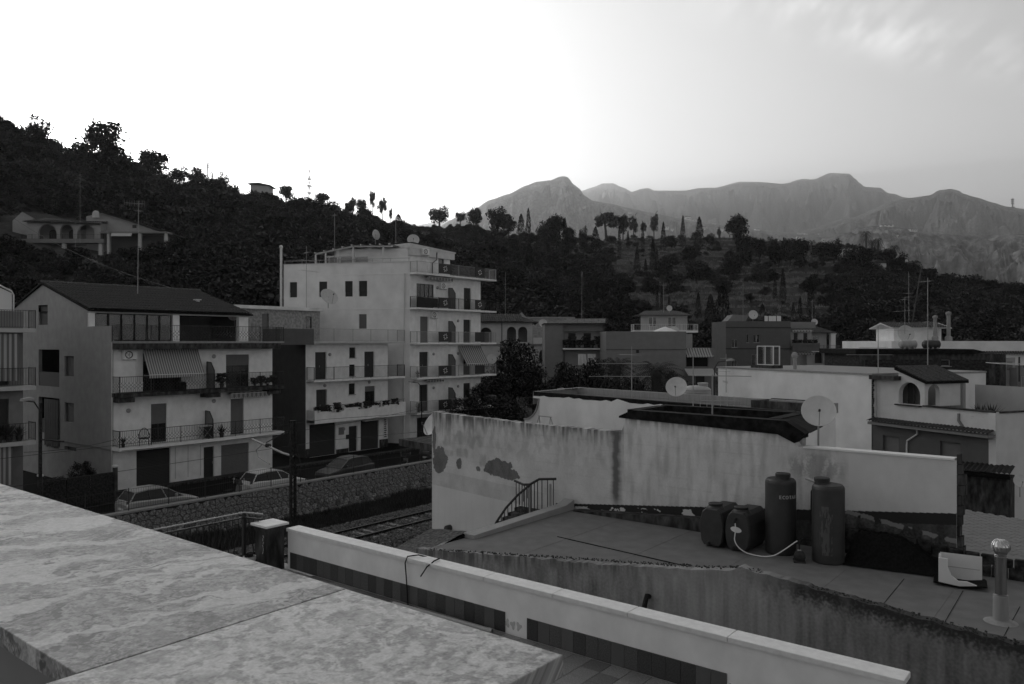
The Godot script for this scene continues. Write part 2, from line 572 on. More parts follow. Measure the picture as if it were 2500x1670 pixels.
func sheet(pos: PackedVector3Array, col: PackedColorArray, w: int, h: int) -> ArrayMesh:
	var nor := PackedVector3Array()
	nor.resize(pos.size())
	for j in h:
		for i in w:
			var r := pos[j * w + mini(i + 1, w - 1)] - pos[j * w + maxi(i - 1, 0)]
			var u := pos[mini(j + 1, h - 1) * w + i] - pos[maxi(j - 1, 0) * w + i]
			nor[j * w + i] = r.cross(u).normalized()
	var id := PackedInt32Array()
	for j in h - 1:
		for i in w - 1:
			var k := j * w + i
			id.append_array([k, k + w, k + 1, k + 1, k + w, k + w + 1])
	var arr := []
	arr.resize(Mesh.ARRAY_MAX)
	arr[Mesh.ARRAY_VERTEX] = pos
	arr[Mesh.ARRAY_NORMAL] = nor
	arr[Mesh.ARRAY_COLOR] = col
	arr[Mesh.ARRAY_INDEX] = id
	var m := ArrayMesh.new()
	m.add_surface_from_arrays(Mesh.PRIMITIVE_TRIANGLES, arr)
	return m

# a range whose crest stands about dist away, its foot at near, cut by gullies
func mountain(called: String, dist: float, near: float, low: float, sd: int, rough: float, crest: Array) -> void:
	var f := FastNoiseLite.new()
	f.seed = sd
	f.frequency = 10.0 / dist
	f.fractal_octaves = 6
	f.fractal_type = FastNoiseLite.FRACTAL_RIDGED
	var s := FastNoiseLite.new()
	s.seed = sd + 9
	s.frequency = 30.0 / dist
	s.fractal_octaves = 4
	var rows := 96
	var pos := PackedVector3Array()
	var col := PackedColorArray()
	var cols := []
	var a: float = crest[0][0]
	while a < crest[-1][0]:
		cols.append(a)
		a += 0.0024 if a > -0.7 and a < 0.7 else 0.02
	for j in rows:
		var t := float(j) / (rows - 12)
		for ac in cols:
			var i := 0
			while i < crest.size() - 2 and crest[i + 1][0] < ac:
				i += 1
			var k: float = clampf((ac - crest[i][0]) / (crest[i + 1][0] - crest[i][0]), 0.0, 1.0)
			k = lerpf(k, k * k * (3.0 - 2.0 * k), 0.5)
			var top: float = lerpf(crest[i][1], crest[i + 1][1], k)
			var far: float = dist * (1.0 + 0.12 * s.get_noise_1d(ac * dist * 0.25))
			var z: float = lerpf(near, far, minf(t, 1.0)) + maxf(0.0, t - 1.0) * dist * 1.2
			var p: Vector3 = AHEAD * z + ACROSS * (ac * z)
			var peak: float = 9.0 + top * far
			var y: float
			if t <= 1.0:
				y = low + (peak - low) * pow(t, 1.25)
				var mid := t * (1.0 - t) * 4.0
				y += (f.get_noise_2d(p.x, p.z) * 0.5 - 0.1) * peak * rough * 3.0 * mid
				y += s.get_noise_2d(p.x, p.z) * peak * 0.035 * minf(1.0, (1.0 - t) * 12.0 + 0.02)
				y = minf(y, 9.0 + top * z * (0.93 + 0.07 * t))
			else:
				y = peak - (t - 1.0) * peak * 2.2
			p.y = y
			pos.append(p)
			var c := 0.32 + 0.28 * s.get_noise_2d(p.x * 2.2, p.z * 2.2) + 0.12 * f.get_noise_2d(p.x * 1.3 + 500.0, p.z * 1.3)
			c = clampf(c, 0.09, 0.55)
			col.append(Color(c, c, c))
	ranges.append([pos, cols, rows])
	setting(called, sheet(pos, col, cols.size(), rows), M.mountain)

# ---------------------------------------------------------------- street and railway
func build_street_and_railway() -> void:
	var g := MB.new()
	g.box(-60, -1.75, -75, 140, 0.0, -38.25)
	setting("street", g, M.asphalt)
	g = MB.new()
	g.box(13.5, 0.0, -47.45, 66, 0.13, -46.7)
	setting("pavement", g, M.concrete_dark)
	# track bed and rails
	g = MB.new()
	g.prism(PackedVector2Array([Vector2(27.6, -1.74), Vector2(29.0, -1.12), Vector2(34.2, -1.12), Vector2(35.6, -1.74)]), -40, 120, Transform3D(Basis(Vector3(0, 0, -1), Vector3.UP, Vector3(1, 0, 0)), Vector3.ZERO))
	setting("track_bed", g, M.ballast)
	var t := thing("railway_track", "single railway track with two dark rails on ballast below the stone wall", "railway track", Vector3(28, -1.1, -31.65))
	for s in [-0.8, 0.8]:
		g = MB.new()
		g.prism(PackedVector2Array([Vector2(-0.07, 0.02), Vector2(0.07, 0.02), Vector2(0.012, 0.06), Vector2(0.012, 0.13), Vector2(0.036, 0.15), Vector2(0.036, 0.185), Vector2(-0.036, 0.185), Vector2(-0.036, 0.15), Vector2(-0.012, 0.13), Vector2(-0.012, 0.06)]), -60, 80, Transform3D(Basis(Vector3(0, 0, -1), Vector3.UP, Vector3(1, 0, 0)), Vector3(0, 0, s)))
		var r := part("rail", g, M.iron_worn, t)
		g = MB.new()
		g.box(-60, 0.186, s - 0.032, 80, 0.19, s + 0.032)
		part("running_surface", g, M.rail_top, r)
	g = MB.new()
	g.cbox(-0.12, -0.06, -1.25, 0.12, 0.05, 1.25, 0.02)
	var sm := g.mesh()
	for i in 44:
		var o := part("sleeper", sm, M.concrete if i % 3 else M.concrete_dark, t)
		o.position = Vector3(-9.0 + i * 0.62, 0, 0)
	# loose ballast stones as one mass
	var st := MB.new()
	st.prism(PackedVector2Array([Vector2(-0.05, -0.04), Vector2(0.05, -0.035), Vector2(0.04, 0.04), Vector2(-0.03, 0.05)]), -0.04, 0.05)
	var stones := MultiMesh.new()
	stones.transform_format = MultiMesh.TRANSFORM_3D
	stones.mesh = st.mesh()
	stones.instance_count = 26000
	for i in stones.instance_count:
		var x := rng.randf_range(12, 62)
		var z := rng.randf_range(-35.4, -27.8)
		var y := -1.1 if z < -29.1 and z > -34.1 else -1.12 - 0.45 * minf(absf(z + 29.0), absf(z + 34.2))
		stones.set_instance_transform(i, Transform3D(Basis.from_euler(Vector3(rng.randf() * 6, rng.randf() * 6, rng.randf() * 6)).scaled(Vector3.ONE * rng.randf_range(0.6, 1.6)), Vector3(x, y, z)))
	var mi := MultiMeshInstance3D.new()
	mi.name = "ballast_gravel"
	mi.multimesh = stones
	mi.material_override = M.stone_dark
	mi.set_meta("kind", "stuff")
	mi.set_meta("label", "dark ballast gravel around the railway sleepers")
	mi.set_meta("category", "gravel")
	add_child(mi)
	# rough grass and weeds between the track and the stone wall
	var gr := MB.new()
	for i in 9:
		var a := rng.randf() * TAU
		var o := Vector3(cos(a), 0, sin(a)) * rng.randf() * 0.16
		var tip := o + Vector3(rng.randf_range(-0.16, 0.16), rng.randf_range(0.2, 0.42), rng.randf_range(-0.16, 0.16))
		var sd := Vector3(cos(a + 1.5), 0, sin(a + 1.5)) * 0.022
		gr.ink = Color(1, 1, 1) * rng.randf_range(0.08, 0.2)
		gr.tri(o - sd, o + sd, tip)
	var gm := MultiMesh.new()
	gm.transform_format = MultiMesh.TRANSFORM_3D
	gm.mesh = gr.mesh()
	gm.instance_count = 15000
	for i in gm.instance_count:
		var x := rng.randf_range(18, 66)
		var z := rng.randf_range(-37.9, -34.0)
		var s := rng.randf_range(0.4, 1.1) * (0.7 + 1.8 * maxf(0.0, land_noise.get_noise_2d(x * 14.0, z * 14.0) + 0.1))
		gm.set_instance_transform(i, Transform3D(Basis(Vector3.UP, rng.randf() * TAU).scaled(Vector3(s, s, s)), Vector3(x, bank(z), z)))
	mi = MultiMeshInstance3D.new()
	mi.name = "rough_grass"
	mi.multimesh = gm
	mi.material_override = M.leaf_mid
	mi.set_meta("kind", "stuff")
	mi.set_meta("label", "dark rough grass and weeds on the railway bank")
	mi.set_meta("category", "grass")
	add_child(mi)
	g = MB.new()
	for i in 4:
		var za := -34.0 - i
		g.quad(Vector3(-30, bank(za), za), Vector3(110, bank(za), za), Vector3(110, bank(za - 1.0), za - 1.0), Vector3(-30, bank(za - 1.0), za - 1.0))
	setting("railway_bank", g, M.earth)
	build_stone_wall()
	for a in [[20.9, -29.0, 7.0, true, "lattice steel catenary mast with a cantilever arm before the stone wall"], [12.95, -35.0, 8.0, false, "dim slender catenary pole standing by the edge block at the far left"]]:
		catenary_mast(Vector3(a[0], -1.5, a[1]), a[2], a[3], a[4])
	# wires over the track
	for wr in [[-32.0, 4.0, "contact wire slung low over the railway"], [-31.8, 5.1, "carrier wire slung high over the railway"], [-34.7, 2.2, "feeder wire running past the mast on the street side"]]:
		g = MB.new()
		var pts := []
		for i in 21:
			var u := float(i) / 20.0
			pts.append(Vector3(-20.0 + u * 100.0, wr[1] - 0.35 * sin(fposmod(u * 100.0, 45.0) / 45.0 * PI), wr[0]))
		g.tube(pts, 0.009, 4, false)
		var o := part(numbered("overhead_wire"), g, M.iron, self)
		o.set_meta("label", wr[2])
		o.set_meta("category", "wire")

func bank(z: float) -> float:
	return lerpf(-1.72, -1.2, clampf((-34.0 - z) / 3.5, 0.0, 1.0))

func build_stone_wall() -> void:
	var t := thing("stone_wall", "long rubble stone retaining wall with concrete coping between street and railway", "wall", Vector3(12, 0, -38.0))
	var g := MB.new()
	g.box(-40, -1.8, -0.25, 70, 0.7, -0.05)
	part("mortar_bed", g, M.mortar, t)
	g = MB.new()
	g.cbox(-40, 0.7, -0.32, 70, 0.8, 0.05, 0.015)
	part("coping", g, M.concrete, t)
	# stones: cells of a jittered grid, each shrunk and domed
	var cw := 0.36
	var ch := 0.27
	var nx := 110
	var ny := 9
	var seeds := {}
	for j in range(-1, ny + 1):
		for i in range(-1, nx + 1):
			seeds[Vector2i(i, j)] = Vector2((i + 0.5 * (j & 1) + rng.randf_range(0.1, 0.9)) * cw, -1.75 + (j + rng.randf_range(0.12, 0.88)) * ch)
	var near := []
	var rest := MB.new()
	for j in ny:
		for i in nx:
			var o: Vector2 = seeds[Vector2i(i, j)]
			var cell := PackedVector2Array([o + Vector2(-0.4, -0.3), o + Vector2(0.4, -0.3), o + Vector2(0.4, 0.3), o + Vector2(-0.4, 0.3)])
			for dj in [-1, 0, 1]:
				for di in [-2, -1, 0, 1, 2]:
					var k := Vector2i(i + di, j + dj)
					if (di == 0 and dj == 0) or not seeds.has(k):
						continue
					cell = clip(cell, (o + seeds[k]) / 2.0, (seeds[k] - o).normalized())
			if cell.size() < 3:
				continue
			var mid := Vector2.ZERO
			for q in cell:
				mid += q
			mid /= cell.size()
			if mid.y > 0.66 or mid.x < 3.5:
				continue
			var out := PackedVector2Array()
			var top := PackedVector2Array()
			for q in cell:
				q.y = minf(q.y, 0.69)
				var e := q + (mid - q).normalized() * 0.016
				out.append(e)
				top.append(e + (mid - e) * 0.2 + Vector2(rng.randf_range(-0.008, 0.008), rng.randf_range(-0.008, 0.008)))
			var b := rest
			var big := mid.x < 30 and mid.y > -1.2 - 0.02 * mid.x and near.size() < 300
			if big:
				b = MB.new()
			var hgt := rng.randf_range(0.0, 0.05)
			for q in out.size():
				var r := (q + 1) % out.size()
				b.quad(Vector3(out[q].x, out[q].y, -0.06), Vector3(out[r].x, out[r].y, -0.06), Vector3(out[r].x, out[r].y, -0.02), Vector3(out[q].x, out[q].y, -0.02))
				b.quad(Vector3(out[q].x, out[q].y, -0.02), Vector3(out[r].x, out[r].y, -0.02), Vector3(top[r].x, top[r].y, hgt), Vector3(top[q].x, top[q].y, hgt))
				b.tri(Vector3(top[q].x, top[q].y, hgt), Vector3(top[r].x, top[r].y, hgt), Vector3(mid.x, mid.y, hgt + 0.012))
			if big:
				near.append(b)
	for b in near:
		part("stone", b, [M.stone, M.stone, M.stone_pale, M.stone_dark][rng.randi() % 4], t)
	part("stones_further_along", rest, M.stone, t, true)
	# light steel fence on the coping
	t = thing("steel_fence", "thin dark bar fence standing on the coping of the stone wall", "fence", Vector3(12, 0.8, -38.15))
	g = MB.new()
	g.box(2, 1.03, -0.01, 62, 1.045, 0.01)
	part("top_rail", g, M.iron, t)
	g = MB.new()
	g.box(2, 0.07, -0.01, 62, 0.085, 0.01)
	part("bottom_rail", g, M.iron, t)
	g = MB.new()
	for i in 500:
		g.box(2.06 + i * 0.12, 0.085, -0.004, 2.068 + i * 0.12, 1.03, 0.004)
	part("bars", g, M.iron, t, true)
	for i in 31:
		g = MB.new()
		g.box(2 + i * 2.0, 0, -0.015, 2.03 + i * 2.0, 1.1, 0.015)
		part("post", g, M.iron, t)

func clip(cell: PackedVector2Array, at: Vector2, away: Vector2) -> PackedVector2Array:
	var r := PackedVector2Array()
	for i in cell.size():
		var p := cell[i]
		var q := cell[(i + 1) % cell.size()]
		var dp := (p - at).dot(away)
		var dq := (q - at).dot(away)
		if dp <= 0:
			r.append(p)
		if (dp < 0 and dq > 0) or (dp > 0 and dq < 0):
			r.append(p.lerp(q, dp / (dp - dq)))
	return r

func catenary_mast(at: Vector3, h: float, arm: bool, label: String) -> void:
	var t := thing("catenary_mast", label, "mast", at, PI if arm else 0.0)
	if not arm:
		var p := MB.new()
		p.tube([Vector3(0, -0.3, 0), Vector3(0, h, 0)], [0.06, 0.05], 10)
		part("pole", p, M.iron_worn, t)
		p = MB.new()
		p.tube([Vector3(0, h - 1.5, 0), Vector3(0, h - 1.4, 2.2)], 0.035, 6)
		part("cantilever_arm", p, M.iron_worn, t)
		return
	for s in [-0.11, 0.11]:
		var g := MB.new()
		g.box(s - 0.035, -0.3, -0.07, s + 0.035, h, 0.07)
		part("channel", g, M.iron_worn, t)
	var g := MB.new()
	var y := 0.2
	var f := 1
	while y < h - 0.4:
		g.bar(Vector3(-0.11 * f, y, 0.06), Vector3(0.11 * f, y + 0.35, 0.06), 0.025, 0.012)
		g.bar(Vector3(0.11 * f, y, -0.06), Vector3(-0.11 * f, y + 0.35, -0.06), 0.025, 0.012)
		y += 0.35
		f = -f
	part("lacing", g, M.iron_worn, t)
	g = MB.new()
	g.box(-0.16, h, -0.09, 0.16, h + 0.03, 0.09)
	part("cap", g, M.iron_worn, t)
	g = MB.new()
	g.tube([Vector3(0, 5.45, 0), Vector3(-0.1, 5.5, 0.9), Vector3(-0.3, 5.9, 3.6)], 0.05, 8)
	var a := part("cantilever_arm", g, M.iron_pale, t)
	g = MB.new()
	g.lathe(Transform3D(Basis(Vector3(1, 0, 0), PI / 2), Vector3(-0.2, 5.72, 2.2)), [Vector2(0.02, -0.2), Vector2(0.1, -0.15), Vector2(0.05, -0.1), Vector2(0.1, -0.03), Vector2(0.05, 0.02), Vector2(0.1, 0.08), Vector2(0.02, 0.15)], 10)
	part("insulator", g, M.iron, a)
	g = MB.new()
	g.tube([Vector3(0, 6.7, 0), Vector3(-0.2, 5.85, 2.3)], 0.025, 6)
	part("stay", g, M.iron, t)
	g = MB.new()
	g.tube([Vector3(-0.25, 5.8, 2.6), Vector3(-0.32, 5.4, 3.3), Vector3(-0.3, 5.1, 3.1), Vector3(-0.1, 4.9, 1.9)], 0.025, 6)
	part("registration_arm", g, M.iron_pale, t)
	g = MB.new()
	g.tube([Vector3(0.15, 5.5, 0), Vector3(0.15, 5.6, -0.6), Vector3(0.15, 5.25, -0.75)], 0.03, 6)
	part("rear_bracket", g, M.iron_worn, t)
	g = MB.new()
	g.box(0.16, 1.6, -0.1, 0.26, 2.3, 0.1)
	part("marker_plate", g, M.iron, t)

# ---------------------------------------------------------------- pieces of buildings
func slats(x0: float, x1: float, y0: float, y1: float, z: float, pitch: float, bulge := 0.014) -> MB:
	var g := MB.new()
	var k := maxi(1, int(round((y1 - y0) / pitch)))
	var p := (y1 - y0) / k
	for i in k:
		var a := y0 + i * p
		g.quad(Vector3(x0, a, z), Vector3(x1, a, z), Vector3(x1, a + p * 0.55, z + bulge), Vector3(x0, a + p * 0.55, z + bulge))
		g.quad(Vector3(x0, a + p * 0.55, z + bulge), Vector3(x1, a + p * 0.55, z + bulge), Vector3(x1, a + p, z), Vector3(x0, a + p, z))
	return g

func shutter(p: Node, x0: float, x1: float, y0: float, y1: float, z: float, m: Material, garage := false) -> void:
	var o := part("garage_shutter" if garage else "shutter", slats(x0, x1, y0, y1, z - 0.14, 0.095 if garage else 0.055), m, p)
	var g := MB.new()
	g.box(x0, y0, z - 0.15, x1, y0 + 0.06, z - 0.11)
	part("bottom_bar", g, M.iron_worn, o)

func door(p: Node, x0: float, x1: float, y0: float, y1: float, z: float, m: Material, leaves := 2) -> void:
	var g := MB.new()
	var w := (x1 - x0) / leaves
	g.box(x0, y0, z - 0.2, x1, y1, z - 0.15)
	for i in leaves:
		var a := x0 + i * w
		for k in 3:
			g.box(a + 0.07, y0 + 0.1 + k * (y1 - y0 - 0.15) / 3.0, z - 0.15, a + w - 0.07, y0 + 0.02 + (k + 1) * (y1 - y0 - 0.15) / 3.0, z - 0.135)
	var o := part("door", g, m, p)
	g = MB.new()
	g.box(x0 + w - 0.07, y0 + 0.95, z - 0.135, x0 + w - 0.04, y0 + 1.1, z - 0.1)
	part("handle", g, M.iron_pale, o)

func window(p: Node, x0: float, x1: float, y0: float, y1: float, z: float, fm: Material, o := {}) -> void:
	var n: int = o.get("panes", 2)
	var d: float = o.get("deep", 0.13)
	var g := MB.new()
	var fw := 0.05
	for i in n + 1:
		var x := lerpf(x0, x1 - fw, float(i) / n)
		g.box(x, y0, z - d - 0.03, x + fw, y1, z - d + 0.03)
	for i in n:
		var a := lerpf(x0, x1 - fw, float(i) / n) + fw
		var b := lerpf(x0, x1 - fw, float(i + 1) / n)
		for y in [y0, y1 - fw]:
			g.box(a, y, z - d - 0.028, b, y + fw, z - d + 0.028)
	var w := part("window", g, fm, p)
	for i in n:
		g = MB.new()
		var a := lerpf(x0, x1 - fw, float(i) / n) + fw
		var b := lerpf(x0, x1 - fw, float(i + 1) / n)
		g.box(a, y0 + fw, z - d - 0.006, b, y1 - fw, z - d + 0.006)
		part("pane", g, M.glass, w)
	var top: float = o.get("drop", 0.0)
	if top > 0.0:
		part("roller_shutter", slats(x0 + 0.01, x1 - 0.01, y1 - top, y1 - 0.001, z - d + 0.04, 0.055), o.get("sm", M.shutter_grey), w)
	if o.get("sill", false):
		g = MB.new()
		g.box(x0 - 0.06, y0 - 0.05, z - 0.1, x1 + 0.06, y0 - 0.002, z + 0.07)
		part("sill", g, M.concrete, w)
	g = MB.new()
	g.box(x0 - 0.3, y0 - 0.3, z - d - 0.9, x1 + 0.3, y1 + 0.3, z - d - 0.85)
	part("room_shade_board", g, M.shade_black, w)  # near-black board painted as the shade of an unlit room

# balcony whose slab runs x0..x1 and stands out by out from z; rail of style "bars", "lozenge", or none
func balcony(p: Node, x0: float, x1: float, y: float, z: float, out: float, o := {}) -> Node3D:
	var g := MB.new()
	var th: float = o.get("thick", 0.17)
	g.box(x0, y - th, z + 0.002, x1, y, z + out)
	var b := part("balcony", g, o.get("sm", M.plaster_white), p)
	var style: String = o.get("style", "bars")
	if style == "none":
		return b
	var h: float = o.get("h", 0.98)
	var m: Material = o.get("m", M.iron)
	var zf := z + out - 0.05
	var path := [Vector3(x0 + 0.03, y, z + 0.05), Vector3(x0 + 0.03, y, zf), Vector3(x1 - 0.03, y, zf), Vector3(x1 - 0.03, y, z + 0.05)]
	g = MB.new()
	for k in 3:
		g.bar(path[k] + Vector3(0, h, 0), path[k + 1] + Vector3(0, h, 0), 0.045, 0.03)
		g.bar(path[k] + Vector3(0, 0.07, 0), path[k + 1] + Vector3(0, 0.07, 0), 0.025, 0.02)
	part("handrail", g, m, b)
	var bars := MB.new()
	var gap: float = o.get("gap", 0.11)
	for k in 3:
		var d: Vector3 = path[k + 1] - path[k]
		var n := int(d.length() / gap)
		var dn := d.normalized()
		for i in n:
			var q: Vector3 = path[k] + dn * (i + 0.5) * gap
			if style == "lozenge":
				var s := 1.0 if i % 2 else -1.0
				var last := q + Vector3(0, 0.07, 0)
				for e in [[0.22, 0.0], [0.3, 0.42], [0.4, -0.42], [0.5, 0.42], [0.6, -0.42], [0.68, 0.0], [1.0, 0.0]]:
					var nx: Vector3 = q + dn * (e[1] * gap * s) + Vector3(0, h * e[0], 0)
					bars.bar(last, nx, 0.014)
					last = nx
			else:
				bars.bar(q + Vector3(0, 0.07, 0), q + Vector3(0, h, 0), 0.014)
	part("balusters", bars, m, b, true)
	var step: float = o.get("post", 1.75)
	var posts := [path[0], path[1]]
	var cnt := int((x1 - x0) / step)
	for i in range(1, cnt):
		posts.append(path[1].lerp(path[2], float(i) / cnt))
	posts.append(path[2]); posts.append(path[3])
	for q in posts:
		g = MB.new()
		g.box(q.x - 0.02, y - 0.12, q.z - 0.02, q.x + 0.02, y + h + 0.03, q.z + 0.02)
		part("post", g, m, b)
	return b

# frosted divider standing on a balcony, seen side on
func divider(p: Node, x: float, y: float, z: float, deep: float, h: float) -> void:
	var f := Transform3D(Basis(Vector3(0, 0, -1), Vector3.UP, Vector3(1, 0, 0)), Vector3(x, y, z + deep))
	var pts := [Vector2(0, 0), Vector2(deep, 0), Vector2(deep, h), Vector2(deep * 0.45, h - 0.03), Vector2(0, h - 0.55)]
	var g := MB.new()
	for i in pts.size():
		var q: Vector2 = pts[i]
		var r: Vector2 = pts[(i + 1) % pts.size()]
		g.bar(f * Vector3(q.x, q.y, 0), f * Vector3(r.x, r.y, 0), 0.05)
	var d := part("divider", g, M.iron, p)
	g = MB.new()
	g.prism(PackedVector2Array(pts), -0.004, 0.004, f)
	part("frosted_pane", g, M.glass_frosted, d)

func air_conditioner(at: Vector3, turn: float, label: String) -> void:
	var t := thing("air_conditioner", label, "air conditioner", at, turn)
	var g := MB.new()
	g.cbox(-0.4, 0.0, 0.02, 0.4, 0.56, 0.32, 0.02)
	part("casing", g, M.plaster_white, t)
	g = MB.new()
	var f := Transform3D(Basis(Vector3(1, 0, 0), PI / 2), Vector3(-0.1, 0.28, 0.322))
	g.lathe(f, [Vector2(0.23, 0.0), Vector2(0.23, 0.012), Vector2(0.19, 0.012), Vector2(0.17, -0.01), Vector2(0.0, -0.01)], 18)
	var fan := part("fan_grille", g, M.iron, t)
	g = MB.new()
	for i in 5:
		g.bar(Vector3(-0.1, 0.28, 0.33), Vector3(-0.1 + 0.2 * cos(i * TAU / 5), 0.28 + 0.2 * sin(i * TAU / 5), 0.33), 0.03, 0.006)
	part("blades", g, M.iron_worn, fan)
	for x in [-0.3, 0.3]:
		g = MB.new()
		g.bar(Vector3(x, -0.02, 0.0), Vector3(x, -0.02, 0.36), 0.035)
		part("bracket", g, M.iron_pale, t)
	g = MB.new()
	g.tube([Vector3(0.38, 0.1, 0.1), Vector3(0.46, 0.1, 0.1), Vector3(0.46, -0.5, 0.04), Vector3(0.46, -1.4, 0.03)], 0.02, 6)
	part("pipe", g, M.plaster_white, t)

# parabolic dish of radius r facing along its local +z, tilted up
func dish(at: Vector3, r: float, turn: float, tilt: float, pole: float, label: String, oval := 1.0) -> Node3D:
	var t := thing("satellite_dish", label, "satellite dish", at, turn)
	var c := Vector3(0, pole, 0)
	var f := Transform3D(Basis(Vector3(1, 0, 0), PI / 2 - tilt), c)
	var g := MB.new()
	var prof := []
	for i in 7:
		var q := i / 6.0
		prof.append(Vector2(r * (1.0 - q) , 0.2 * r * (1.0 - q) * (1.0 - q)))
	g.lathe(f, prof, 28, oval, 1.0)
	prof = [Vector2(r * 1.0, 0.2 * r), Vector2(r * 1.02, 0.19 * r), Vector2(r * 1.015, 0.165 * r), Vector2(r * 0.6, 0.03 * r), Vector2(0.1 * r, -0.03 * r), Vector2(0, -0.03 * r)]
	prof.reverse()
	g.lathe(f, prof, 28, oval, 1.0)
	part("reflector", g, M.dish, t)
	g = MB.new()
	var foot: Vector3 = f * Vector3(0, 0.2 * r, r * 0.95)
	var feed: Vector3 = f * Vector3(0, 1.05 * r, r * 0.35)
	g.bar(foot, feed, 0.03 * r + 0.008)
	var arm := part("feed_arm", g, M.iron_pale, t)
	g = MB.new()
	var ax := (f.basis * Vector3(0, -1, 0)).normalized()
	g.tube([feed - ax * 0.06 * r, feed + ax * 0.1 * r], 0.07 * r, 10)
	part("receiver", g, M.iron, arm)
	g = MB.new()
	g.tube([Vector3(0, 0, -0.12 * r), Vector3(0, pole + 0.1 * r, -0.12 * r)], maxf(0.022, 0.05 * r), 8)
	part("pole", g, M.iron_pale, t)
	g = MB.new()
	g.bar(Vector3(0, pole, -0.12 * r), f * Vector3(0, -0.02 * r, 0), 0.12 * r)
	part("bracket", g, M.iron_worn, t)
	return t

# television aerial: mast with yagi booms [height, length, turn, elements, element length]
func aerial(at: Vector3, h: float, booms: Array, label: String, lean := 0.0) -> void:
	var t := thing("television_aerial", label, "aerial", at)
	t.rotation.z = lean
	var g := MB.new()
	g.tube([Vector3.ZERO, Vector3(0, h * 0.5, 0), Vector3(0, h, 0)], [0.026, 0.022, 0.016], 6)
	part("mast", g, M.iron_pale, t)
	for b in booms:
		g = MB.new()
		var d := Vector3(cos(b[2]), 0, -sin(b[2]))
		var s := Vector3(sin(b[2]), 0, cos(b[2]))
		var c := Vector3(0, b[0], 0)
		g.bar(c - d * b[1] * 0.3, c + d * b[1] * 0.7, 0.022)
		for i in b[3]:
			var q: Vector3 = c - d * b[1] * 0.3 + d * b[1] * (float(i) / maxi(1, b[3] - 1))
			var l: float = b[4] * (1.0 - 0.35 * i / b[3]) * 0.5
			if b.size() > 5:
				g.bar(q - Vector3(0, l, 0), q + Vector3(0, l, 0), 0.01)
			else:
				g.bar(q - s * l, q + s * l, 0.01)
		part("boom", g, M.iron_pale, t)

# barrel tiles over a slope: origin o, along u (length lu), up the slope w (length lw)
func tiles(o: Vector3, u: Vector3, w: Vector3, lu: float, lw: float, pitch := 0.23, row := 0.36, r := 0.075) -> MB:
	var g := MB.new()
	var nrm := u.cross(w).normalized()
	var nc := int(lu / pitch)
	var nr := int(ceil(lw / row))
	var k := 5
	for j in nr:
		var w0 := j * row
		var w1 := minf(lw, (j + 1) * row + 0.04)
		for i in nc:
			var c := o + u * ((i + 0.5) * pitch)
			var jit := 0.006 * sin(i * 12.9 + j * 78.2)
			var prev := Vector3.ZERO
			var prevn := Vector3.ZERO
			for q in k + 1:
				var a := PI * q / k
				var off := u * (-cos(a) * pitch * 0.47) + nrm * (sin(a) * r + 0.02 + jit)
				var nn := (u * -cos(a) + nrm * sin(a)).normalized()
				if q > 0:
					var lift := nrm * 0.025
					g.quadn(c + w * w0 + prev + lift, c + w * w0 + off + lift, c + w * w1 + off, c + w * w1 + prev, prevn, nn, nn, prevn)
				prev = off
				prevn = nn
	return g

func plant(at: Vector3, h: float, label: String, group := "", spiky := false) -> void:
	var t := thing("potted_plant", label, "plant", at, rng.randf() * TAU, group)
	var g := MB.new()
	var r := clampf(h * 0.16, 0.06, 0.2)
	g.lathe(Transform3D.IDENTITY, [Vector2(0.0, 0.0), Vector2(r * 0.75, 0.0), Vector2(r, r * 1.6), Vector2(r * 1.1, r * 1.6), Vector2(r * 1.1, r * 1.9), Vector2(r * 0.9, r * 1.9), Vector2(0, r * 1.8)], 14)
	part("pot", g, M.roof_tile, t)
	g = MB.new()
	var y0 := r * 1.8
	for i in (46 if spiky else 120):
		var a := rng.randf() * TAU
		g.ink = Color(1, 1, 1) * rng.randf_range(0.08, 0.17)
		if spiky:
			var el := rng.randf_range(0.1, 1.45)
			var l := (h - y0) * rng.randf_range(0.75, 1.05)
			var d := Vector3(cos(a) * cos(el), sin(el), sin(a) * cos(el))
			var s := Vector3(-sin(a), 0, cos(a)) * 0.03 * h
			var p0 := Vector3(0, y0, 0)
			var p1 := p0 + d * l * 0.55
			var p2 := p0 + d * l - Vector3(0, 0.12 * l * cos(el), 0)
			g.quad(p0 - s * 0.4, p0 + s * 0.4, p1 + s, p1 - s)
			g.tri(p1 - s, p1 + s, p2)
		else:
			var q := Vector3(cos(a), 0, sin(a)) * (h - y0) * 0.55 * sqrt(rng.randf()) + Vector3(0, y0 + (h - y0) * rng.randf_range(0.1, 1.0), 0)
			var b := Basis.from_euler(Vector3(rng.randf() * 6, rng.randf() * 6, 0)) * (0.09 * h + 0.02)
			g.quad(q + b * Vector3(-1, -0.6, 0), q + b * Vector3(1, -0.6, 0), q + b * Vector3(1, 0.6, 0), q + b * Vector3(-1, 0.6, 0))
	part("leaves", g, M.leaf_house, t)

